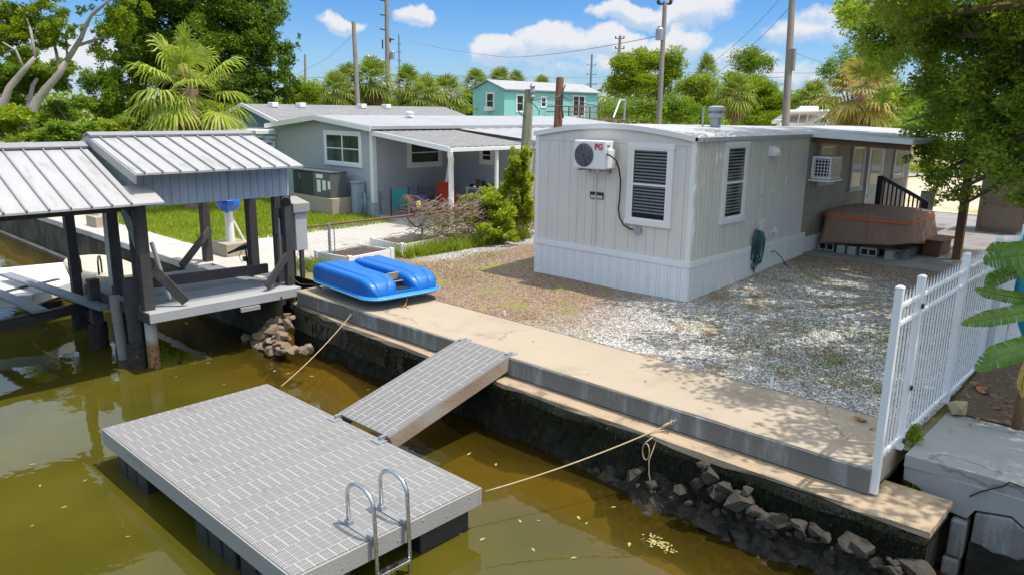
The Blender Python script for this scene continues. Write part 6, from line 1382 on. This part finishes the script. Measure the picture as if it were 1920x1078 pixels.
# a few outer boughs that throw the dappled light on the long wall and the walkway
for (x, y, z, r) in [(-5.3, 14.3, 6.3, .7), (-5.6, 15.6, 6.5, .8), (-5.2, 16.8, 6.2, .7), (-5.9, 13.4, 7.0, .6), (-5.0, 17.6, 6.6, .8), (-5.8, 16.2, 7.2, .7), (-4.9, 13.2, 6.4, .6), (-4.2, 11.6, 6.2, .6), (-3.3, 10.6, 6.0, .6), (-2.2, 10.2, 6.2, .6), (-1.4, 10.8, 6.3, .7), (-.4, 10.4, 6.2, .7), (.6, 10.9, 6.4, .7), (-2.9, 11.2, 6.7, .6), (-.9, 9.9, 6.0, .5), (.2, 9.9, 6.1, .5), (1.2, 10.4, 6.2, .6), (-6.2, 14.8, 7.4, .6), (-6.3, 17.0, 7.6, .7)]:
    upper.append((x, y, z, r, r, r*.6, 1.0))
for k in range(58):
    z = rng.uniform(6.5, 8.9); h = z-rng.uniform(.2, 3.2); y = rng.uniform(12.7, 19.0); r = rng.uniform(.25, .5); upper.append((-7.1+.32*h, y+.21*h, z, r, r, r*.7, 1.0))
p_, d_ = clump_points(upper, 105000, .15); np_mesh("upper_crown", leaf_quads(p_, .135, .5, .6, out=d_, outw=.3), 4, 'leaf_oak', OAK)
b = MB(); tr_ = [Vector((-.6, 17.6, .1)), Vector((-.55, 17.5, 1.6)), Vector((-.7, 17.2, 3.2)), Vector((-.9, 17.0, 4.8))]; b.tube(tr_, [.42, .34, .32, .26], 14)
limbs(b, tr_[2], vis, .16, 16); limbs(b, tr_[3], upper, .15, 34); b.build('trunk', 'bark_brown', OAK, smooth=True)

# ---- left: bare-limbed tree, cedar, shrubs
BL_ = thing('tree', 'tall tree with pale bare crooked limbs and sparse yellow-green leaves at the far left', 'tree', PD(52, 262, 34)*1)
def lp(*pts): return [PD(px, py, 34+dd) for px, py, dd in pts]
b = MB()
b.tube(lp((50, 262, 0), (55, 225, 0), (66, 195, 0), (86, 168, 0), (112, 138, 0), (124, 116, 0)), [0.286, 0.258, 0.204, 0.177, 0.150, 0.136], 10)
b.tube(lp((124, 116, 0), (136, 98, 0), (152, 72, -.3), (160, 50, -.5), (172, 28, -.6), (192, 12, -.7), (215, -8, -1)), [0.129, 0.116, 0.102, 0.088, 0.075, 0.061, 0.041], 8)
b.tube(lp((118, 126, 0), (140, 88, .3), (170, 78, .5), (212, 66, .8), (240, 40, 1)), [0.088, 0.082, 0.068, 0.048, 0.020], 8)
b.tube(lp((112, 138, 0), (106, 100, .5), (98, 70, .6), (70, 55, .9), (40, 35, 1)), [0.088, 0.068, 0.054, 0.041, 0.020], 8)
b.tube(lp((-15, 230, -1), (5, 200, -1), (18, 165, -1), (45, 132, -1), (66, 108, -1)), [0.204, 0.184, 0.150, 0.122, 0.082], 9)
b.tube(lp((66, 108, -1), (58, 60, -.8), (52, 40, -.6), (34, 10, -.5)), [0.075, 0.061, 0.048, 0.027], 7)
b.tube(lp((45, 132, -1), (30, 95, -1.2), (5, 80, -1.3)), [0.068, 0.054, 0.034], 7); b.tube(lp((52, 205, 0), (62, 160, .8), (70, 148, 1)), [0.109, 0.095, 0.068], 7)
b.tube(lp((172, 28, -.6), (188, 30, -.6), (205, 18, -.5)), [0.034, 0.027, 0.014], 6); b.tube(lp((126, 20, .8), (124, 60, .6), (126, 110, .2)), [0.020, 0.041, 0.054], 6)
b.build('trunk', 'bark_grey', BL_, smooth=True)
cl = pxclumps([(30, 30, 48, 26), (85, 22, 45, 22), (60, 62, 55, 22), (10, 70, 40, 25), (110, 48, 40, 22), (95, 75, 40, 18), (20, 105, 40, 18), (150, 60, 30, 14, 0, .5), (150, 18, 34, 16, 0, .6), (215, 50, 40, 26), (240, 20, 40, 22), (185, 100, 35, 16, 1, .6), (-20, 30, 40, 40), (-30, 110, 40, 40), (70, -15, 60, 20), (200, -20, 60, 20)], 34, .9)
p_, d_ = clump_points([c[:5]+(c[5]*1.7, 1.0) for c in subclumps(cl, 380, (.14, .3))], 42000, .1); np_mesh('crown', leaf_quads(p_, .14, .42, .3), 4, 'leaf_lime', BL_)
tree('massive dark green cedar filling the sky behind the fan palm', PD(430, 260, 44), pxclumps([(300, 40, 80, 60), (380, 0, 90, 70), (460, 20, 70, 60), (500, 70, 60, 50), (535, 100, 38, 45), (440, 110, 80, 60), (350, 120, 90, 70), (270, 130, 60, 70), (230, 90, 50, 60), (520, 165, 45, 35), (470, 185, 60, 40), (240, 190, 60, 50), (320, 200, 60, 40), (400, 190, 70, 40), (560, 85, 12, 20), (225, 30, 30, 40), (330, -60, 120, 50), (450, -50, 80, 50), (490, 10, 20, 30), (250, 230, 60, 40), (330, 240, 60, 40), (420, 235, 60, 40), (500, 225, 50, 35), (215, 130, 30, 60), (265, 60, 50, 60), (420, 60, 80, 60), (520, 130, 45, 45), (300, 90, 80, 60)], 43, .98), 210000, .20, 'leaf_cedar', .5, 'bark_brown', nsub=460, aspect=.42, rr=(.2, .36), name='cedar_tree', limbn=5)
for i, (label, lst, dep, mat, n) in enumerate([
    ('yellow-green bushy shrub at the far left behind the low boathouse roof', [(30, 235, 45, 25), (-20, 220, 60, 40), (60, 255, 40, 20)], 29, 'leaf_lime', 9000),
    ('mid green shrub behind the ridge of the low boathouse roof', [(120, 250, 40, 22), (90, 262, 30, 16), (160, 255, 30, 22)], 28, 'leaf_mid', 9000),
    ('bright shrub with reddish tips left of the fan palm', [(200, 240, 32, 22), (230, 232, 20, 16), (170, 262, 30, 14)], 29, 'leaf_bush', 7000),
    ('leafy green tree behind the bare-limbed tree', [(150, 160, 50, 40), (100, 190, 50, 30), (190, 170, 40, 50), (30, 170, 50, 30), (130, 215, 70, 30), (200, 210, 40, 30), (60, 130, 60, 40), (10, 150, 60, 50), (195, 130, 34, 40), (-30, 200, 60, 50), (215, 200, 30, 60), (90, 150, 60, 30), (140, 125, 50, 30), (30, 210, 60, 30), (180, 225, 60, 24)], 41, 'leaf_mid', 60000),
    ('sunlit yellow-green shrub right of the dark cedar', [(575, 175, 36, 24), (605, 182, 20, 18), (550, 180, 20, 20)], 50, 'leaf_lime', 7000),
    ('low bright shrub at the waterside seen under the low boathouse roof', [(165, 398, 28, 16), (145, 392, 14, 12)], 26.5, 'leaf_bush', 3500)]):
    cl = pxclumps(lst, dep); q = Vector(cl[0][:3]); tree(label, (q.x, q.y, 0), cl, n, .16, mat, .12, nsub=40, name='shrub' if 'shrub' in label else 'tree', cat='shrub' if 'shrub' in label else 'tree', rr=(.3, .5), limbn=4)
# ---- right background
for label, lst, dep, mat, n, name in [
    ('lime green spreading tree behind the transformer pole', [(1165, 140, 36, 26), (1205, 120, 45, 24), (1250, 118, 38, 24), (1200, 160, 55, 28), (1250, 155, 34, 28), (1150, 165, 22, 18), (1275, 115, 16, 14), (1230, 105, 26, 12)], 52, 'leaf_lime', 30000, 'tree'),
    ('dark green shrubs below the lime green tree', [(1160, 205, 40, 18), (1215, 210, 45, 20), (1270, 200, 34, 24), (1290, 215, 40, 18)], 46, 'leaf_mid', 12000, 'shrub'),
    ('golden-green tree between the transformer pole and the round mangrove', [(1300, 165, 28, 26), (1330, 160, 22, 20), (1345, 190, 20, 24), (1310, 200, 34, 24)], 50, 'leaf_bush', 12000, 'tree'),
    ('round bright green mangrove left of the leaning pole', [(1400, 165, 48, 28), (1440, 185, 40, 34), (1370, 190, 40, 28), (1420, 210, 60, 26), (1465, 205, 22, 26), (1390, 150, 26, 14)], 48, 'leaf_bright', 32000, 'tree'),
    ('distant tall olive tree rising above the round mangrove', [(1412, 112, 34, 22), (1395, 122, 24, 18), (1435, 122, 20, 18), (1410, 98, 20, 10)], 90, 'leaf_mid', 7000, 'tree'),
    ('olive tree rising behind the golden palm and the boat', [(1570, 130, 36, 26), (1600, 115, 36, 28), (1560, 155, 24, 22), (1610, 150, 40, 30), (1590, 90, 24, 16), (1640, 130, 40, 40), (1660, 180, 50, 40)], 58, 'leaf_mid', 22000, 'tree'),
    ('bright shrubs behind the parked boat', [(1500, 185, 28, 16), (1535, 195, 26, 18), (1480, 200, 24, 18), (1560, 205, 24, 24)], 52, 'leaf_bright', 9000, 'shrub'),
    ('low scrub on the sunny lot behind the porch', [(1730, 318, 70, 10), (1820, 330, 60, 14), (1660, 310, 60, 10), (1900, 330, 60, 16)], 48, 'leaf_bush', 12000, 'shrub'),
    ('low green brush between the house roofs and the teal cottage', [(800, 200, 40, 16), (850, 205, 40, 12), (760, 205, 40, 14), (700, 200, 60, 14), (640, 195, 50, 16)], 50, 'leaf_bright', 12000, 'shrub'),
    ('dark green brush left of the teal cottage', [(880, 195, 18, 26), (890, 210, 30, 12), (905, 165, 14, 14)], 66, 'leaf_mid', 5000, 'shrub')]:
    cl = pxclumps(lst, dep); q = Vector(np.array(cl)[:, :3].mean(0)); tree(label, (q.x, q.y, .2), cl, n, .17 if dep < 60 else .26, mat, .16, nsub=110, name=name, cat=name, rr=(.25, .5), limbn=6)
# ---- far woods closing the horizon
fw = []
for k in range(150):
    az = R(-62+118*k/149)-R(0); dist = rnd.uniform(105, 170); x = -math.sin(az+YAW)*dist; y = math.cos(az+YAW)*dist
    if y > 40: fw.append((x, y, rnd.uniform(2.0, 4.2), rnd.uniform(4, 7), rnd.uniform(4, 7), rnd.uniform(2.2, 4.2), 1.0))
p_, d_ = clump_points(fw, 60000, .5); o = np_mesh('far_woods', leaf_quads(p_, .75, .6, .5), 4, 'leaf_mid', org=(-80, 100, 0)); tag(o, 'far line of green woods along the horizon', 'woods', kind='stuff')
# ---- palms
q = PD(352, 255, 26.5); c = PD(357, 168, 26.5); fan_palm('large bright fan palm with drooping fronds behind the boathouse ridge', (q.x, q.y, 0), c, 27, 2.15, 'frond_bright', .27, ndry=9, nbl=26, seg=5, low=-38, bw=.026, stemf=.62, wild=1, petmat='frond_gold')
GP = 'cabbage palms beyond the houses'
labs = ['cabbage palm with a brown dry skirt between the plain pole and the street lamp pole', 'cabbage palm left of the plain wooden pole', 'cabbage palm just right of the street lamp pole', 'cabbage palm midway between the street lamp pole and the teal cottage', 'golden-skirted cabbage palm above the low brush', 'cabbage palm nearest the left gable of the teal cottage', 'small cabbage palm above the left gable of the teal cottage', 'small cabbage palm above the middle of the teal roof', 'small cabbage palm above the right part of the teal roof', 'cabbage palm with dead fronds beside the round mangrove', 'cabbage palm behind the parked boat', 'cabbage palm crown above the golden-green tree', 'low cabbage palm left of the plain wooden pole']
spots = [(697, 150, 46, 1.7), (652, 158, 47, 1.4), (765, 160, 50, 1.5), (835, 175, 48, 1.7), (800, 180, 45, 1.5), (893, 160, 72, 2.0), (938, 156, 84, 2.0), (968, 160, 88, 1.8), (1015, 166, 96, 1.8), (1382, 178, 42, 1.3), (1525, 185, 46, 1.4), (1325, 142, 56, 1.2), (628, 172, 44, 1.3)]
proto = None
for i, (px, py, dep, R_) in enumerate(spots):
    c = PD(px, py, dep)
    if i in (0, 4):
        T_ = fan_palm(labs[i], (c.x, c.y, 0), c, 34, R_, 'frond', .2, ndry=26 if i == 0 else 34, nbl=16, seg=3, group=GP, low=-50, drymat='frond_gold' if i else 'leaf_dry')
        if proto is None: proto = (T_, c.z, R_)
    else:
        T_ = copy_tree(proto[0], (c.x, c.y, 0), rnd.uniform(0, 6), (R_/proto[2], R_/proto[2], c.z/proto[1]), labs[i])
c = PD(1612, 178, 34); fan_palm('golden palm with drooping dry fronds beside the oak crown', (c.x, c.y, 0), c, 22, 2.0, 'frond_gold', .22, ndry=34, drymat='frond_gold', nbl=22, seg=4, low=-60)

# ---- fence line plants
b = MB()
for k in range(1000):
    y = rnd.uniform(12.4, 17.0); x = -14.95+rnd.gauss(0, .24); z = rnd.uniform(.1, 1.25); L_ = rnd.uniform(.3, .9); a = rnd.uniform(0, 6.28); p = Vector((x, y, z)); pts = [p]
    for s_ in range(4): a += rnd.uniform(-.7, .7); p = p+Vector((math.cos(a)*.3, math.sin(a), rnd.uniform(-.5, .62)))*L_/4; p.z = max(.05, min(1.5, p.z)); pts.append(p.copy())
    b.tube(pts, .009, 3, cap=False)
VN = b.build('dead_vines', 'leaf_dry'); tag(VN, 'tangle of dry brown vines covering the chain-link fence', 'vines')
M('vine_dry', (.25, .18, .145), .95, var=.35, scale=8); VN.data.materials[0] = MATS['vine_dry']
p_, d_ = clump_points([(-14.95, 14.0, .6, .25, 1.6, .45, 1), (-14.95, 16, .7, .3, 1.2, .5, 1)], 3600, .1); np_mesh('leaves', leaf_quads(p_, .06, .6), 4, 'leaf_feather', VN)
for label, lst, n, mat, sz in [
    ('tall feathery green shrub rising against the mobile home corner', [(975, 300, 22, 30, -.4), (965, 345, 28, 30), (985, 390, 20, 40), (978, 330, 22, 40), (992, 285, 8, 14)], 15000, 'leaf_feather', .10),
    ('yellow-tinged leafy bush in the fence line left of the feathery shrub', [(930, 375, 32, 30, -.3), (945, 415, 36, 30, -.6), (905, 400, 28, 26), (880, 410, 24, 20, -.3), (955, 440, 24, 16, -.9), (915, 430, 26, 16, -.8)], 13000, 'leaf_feather', .085),
    ('small leafy bush behind the dead vines by the downspout', [(895, 385, 22, 22, .6), (875, 375, 20, 12, .8), (915, 360, 18, 16, .6)], 5000, 'leaf_bush', .085)]:
    cl = pxclumps(lst, 21.2); q = Vector(cl[1][:3]); tree(label, (q.x, q.y, 0), cl, int(n*.62), sz*1.15, mat, .035, nsub=110, name='shrub', cat='shrub', rr=(.16, .36), limbn=5, fork=.4)
pts = [(rng.uniform(-14.95, -14.35), y, 0.01) for y in rng.uniform(11.6, 16.2, 2600)]
blades('border_grass', pts, .36, 'grass_blade', .45, .014, 'dark green strap grass along the foot of the chain-link fence')
pts = [(-15.2+rng.normal(0, .3), 9.3+rng.normal(0, .22), .012) for _ in range(700)]+[(-15.4+rng.normal(0, .4), 11.35+rng.normal(0, .12), .012) for _ in range(400)]
blades('bed_weeds', pts, .22, 'grass_blade', .5, .012, 'green weeds growing around the white raised beds')
pts = [(rng.uniform(-26, -20.4), rng.uniform(13.6, 14.5), 0) for _ in range(500)]
q = P(782, 476, .02)
def rosette(label, base, n, L_, mat, w_=.035, name='strap_plant', el0=75, el1=15, cat='plant'):
    V = []
    for i in range(n):
        az = i*2.4+rnd.uniform(-.2, .2); el = R(el0-(el0-el1)*i/n); d_ = Vector((math.cos(az)*math.cos(el), math.sin(az)*math.cos(el), math.sin(el))); sd = Vector((-math.sin(az), math.cos(az), 0)); l = L_*rnd.uniform(.7, 1.1); prev = None
        for s_ in range(5):
            f = s_/4; c_ = Vector(base)+d_*l*f-Vector((0, 0, .45*l*f*f*f)); ww = sd*w_*(1-f)**.6*(1 if f < .99 else .02); cur = (c_-ww, c_+ww)
            if prev: V += [prev[0], prev[1], cur[1], cur[0]]
            prev = cur
    o = np_mesh(name, np.array([tuple(v) for v in V]), 4, mat, org=base); return tag(o, label, cat)
leafmat('leaf_yellow_plant', (.30, .30, .02), (.55, .50, .04), odd=(.15, .2, .02), oddf=.2)
rosette('yellow-leaved strap plant at the corner of the raised bed by the fence', (q.x, q.y, .02), 30, .5, 'leaf_yellow_plant')
q = P(1703, 832, .0); p_, d_ = clump_points([(q.x+.03, q.y+.05, .10, .09, .09, .09, 1), (q.x+.04, q.y+.03, .19, .05, .05, .06, 1)], 700, .1); o = np_mesh('weed', leaf_quads(p_, .035, .55), 4, 'leaf_bush', org=(q.x, q.y, 0)); tag(o, 'small bushy weed growing at the foot of the white fence post', 'weed')
q = P(1680, 900, -.35); rosette('green weed in the washed-out gap below the fence end', (-1.95, 8.58, -.42), 16, .26, 'grass_blade', .012, 'weed', cat='weed')
q = P(768, 425, .02); WP = thing('withered_plant', 'withered brown plant with a drooping dry head among the vines', 'plant', (q.x, q.y, 0))
hd = PD(764, 368, (Vector((q.x, q.y, 1.0))-CAM).dot(AF)); b = MB(); b.tube([(q.x, q.y, 0), Vector((q.x, q.y, 0)).lerp(hd, .5)+Vector((.02, 0, 0)), hd], [.035, .03, .03], 6); b.build('stem', 'leaf_dry', WP)
V = []
for i in range(26):
    az = i*2.4; d_ = Vector((math.cos(az)*.8, math.sin(az)*.8, rnd.uniform(-.3, .9))).normalized(); sd = Vector((-math.sin(az), math.cos(az), 0)); l = rnd.uniform(.2, .42); prev = None
    for s_ in range(5):
        f = s_/4; c_ = hd+d_*l*f-Vector((0, 0, .9*l*f*f)); cur = (c_-sd*.018*(1-f*.9), c_+sd*.018*(1-f*.9))
        if prev: V += [prev[0], prev[1], cur[1], cur[0]]
        prev = cur
np_mesh('leaves', np.array([tuple(v) for v in V]), 4, 'leaf_dry', WP)

# ---- banana plant, kayak and litter in the shaded bed
m, t, pr, out, co = _start('leaf_banana')
c = t.mix(t.math('ADD', t.math('MULTIPLY', t.new('ShaderNodeNewGeometry').outputs['Random Per Island'], .5), t.math('MULTIPLY', t.noise(co, 4, 4), .5)), (.045, .125, .010), (.13, .25, .018)); t.put(pr.inputs['Base Color'], c); pr.inputs['Roughness'].default_value = .4
tr = t.new('ShaderNodeBsdfTranslucent', i_Color=(.20, .36, .02)); x = t.new('ShaderNodeMixShader', i_0=.25, i_1=pr.outputs[0], i_2=tr.outputs[0]); t.l.new(x.outputs[0], out.inputs[0])
M('leaf_old', (.5, .3, .06), .7, var=.3, dirt=(.25, .15, .05), dscale=5)
BN = thing('banana_plant', 'banana plant with broad torn green leaves at the right edge by the white fence', 'plant', (-.75, 11.6, .05))
def banana_leaf(pts, wd, mat='leaf_banana', roll=0.0, fold=.25):
    P_ = [PD(*p) for p in pts]; n = 34; L = []
    for i in range(n+1):
        f = i/n*(len(P_)-1); k = min(len(P_)-2, int(f)); L.append(P_[k].lerp(P_[k+1], f-k))
    for _ in range(5): L = [L[0]]+[(L[i-1]+L[i]*2+L[i+1])/4 for i in range(1, n)]+[L[-1]]
    def fr(i):
        d_ = (L[min(n, i+1)]-L[max(0, i-1)]).normalized(); side = d_.cross((AF*-1+Vector((0, 0, .35+roll))).normalized()).normalized()
        f = i/n; return L[i], side, side.cross(d_), wd*min(1, f*4+.08)*min(1, (1-f)*2.6+.02)**.6, d_
    b = MB()
    for sg in (-1, 1):
        i = 0
        while i < n:
            j = min(n, i+rnd.choice((1, 2, 3, 3, 4))); g = rnd.uniform(0, .06); dz = rnd.uniform(-.06, .10)*wd
            rows = []
            for k in range(i, j+1):
                c_, sd, nn_, w_, d_ = fr(k); sh = d_*wd*(.10+(g if k == i else -g if k == j and j < n else 0)); w2 = w_*rnd.uniform(.93, 1.0)
                rows.append([c_, c_+sd*sg*w2*.35+nn_*.05*w2+sh*.3, c_+sd*sg*w2*.72-nn_*fold*.35*w2+sh*.7, c_+sd*sg*w2-nn_*(fold*w2+dz)+sh])
            m_ = len(rows); b.add([p for r_ in rows for p in r_], [((k*4+q), (k*4+q+1), ((k+1)*4+q+1), ((k+1)*4+q)) for k in range(m_-1) for q in range(3)]); i = j
    o = b.build('leaf', mat, BN, smooth=True)
    rb_ = MB(); rb_.tube([L[i]+fr(i)[2]*.006 for i in range(0, n+1, 2)], [.012-.010*i/n for i in range(0, n+1, 2)], 5); rb_.build('midrib', 'frond_bright', o, smooth=True)
    return o
banana_leaf([(1985, 480, 9.3), (1930, 476, 9.2), (1880, 482, 9.2), (1846, 490, 9.3)], .185, fold=.1)
banana_leaf([(1960, 455, 9.8), (1900, 465, 9.8), (1868, 462, 9.9), (1850, 470, 10)], .09)
banana_leaf([(1940, 500, 9.5), (1890, 512, 9.5), (1862, 525, 9.5), (1850, 545, 9.5)], .10)
banana_leaf([(1960, 560, 9.0), (1900, 556, 9.0), (1850, 546, 9.1), (1828, 541, 9.2)], .085)
banana_leaf([(1960, 575, 8.9), (1900, 588, 8.8), (1850, 597, 8.8), (1804, 607, 8.8)], .105, fold=.1)
banana_leaf([(1990, 630, 8.5), (1920, 652, 8.3), (1870, 668, 8.2), (1830, 693, 8.2)], .14, fold=.35)
banana_leaf([(1985, 600, 8.8), (1935, 540, 8.9), (1912, 500, 9.0), (1905, 470, 9.1)], .06)
banana_leaf([(1960, 640, 8.7), (1925, 690, 8.6), (1916, 720, 8.6), (1918, 745, 8.6)], .06, 'leaf_old')
b = MB(); q = PD(1985, 720, 8.9); b.tube([(q.x, q.y, .0), (q.x, q.y, .8), PD(1985, 560, 8.9), PD(1975, 470, 9.2)], [.10, .09, .07, .03], 10); b.build('stem', 'leaf_banana', BN, smooth=True)
b = MB(); q = PD(1918, 725, 8.7); b.tube([(q.x, q.y, .06), q, PD(1912, 700, 8.7)], [.05, .04, .02], 8); b.build('dry_stalk', 'leaf_dry', BN, smooth=True)
M('kayak_teal', (.0, .25, .33), .45, var=.1)
KY = MB(); q0, q1 = PD(1925, 640, 10.6), PD(1925, 440, 10.6); secs = []
ax = (q1-q0); sdv = Vector((0, 1, 0)); nv = Vector((1, 0, .1))
for k in range(15):
    f = k/14; w_ = .2*math.sin(math.pi*min(.97, max(.03, f)))**.6; secs.append([q0+ax*f+sdv*w_*math.cos(a)+nv*.16*w_/.2*math.sin(a) for a in [2*math.pi*i/16 for i in range(16)]])
loft(KY, secs); tag(KY.build('kayak', 'kayak_teal', smooth=True), 'teal kayak hull stood on end behind the banana plant', 'kayak')
gl_ = 'dry leaves on the mulch bed and walkway'; lf = None
for (px, py, s_) in [(1840, 738, 2.2), (1832, 733, 1.6), (1846, 744, 1.5), (1618, 790, 1.6), (1609, 787, 1.4), (1635, 805, .8), (1632, 853, .8), (1750, 790, .9), (1830, 788, 1.1), (1850, 800, .9), (1870, 770, 1.2), (1800, 720, 1.0), (1890, 760, 1.0), (1780, 808, .6), (1818, 800, .7), (1000, 640, .5), (1210, 715, .5), (1505, 722, 1.1), (1640, 735, 1.2)]:
    q = P(px, py, .01); q.z = gz(q.x, q.y)+(.03 if q.y > 9.4 else .012)
    if lf is None:
        b = MB(); b.grid(5, 3, lambda u, v: (.07*(u-.5), .05*(v-.5)*math.sin(math.pi*min(.98, max(.08, u))), .02*abs(v-.5)+.012*math.sin(u*3))); lf = o = b.build('dry_leaf', 'dry_leaf', smooth=True)
    else: o = copy_tree(lf)
    o.location = q; o.rotation_euler = (rnd.uniform(-.3, .3), rnd.uniform(-.3, .3), rnd.uniform(0, 6)); o.scale = (s_*1.2,)*3; tag(o, 'curled brown dry leaf lying on the ground near the white fence', 'leaf', gl_)
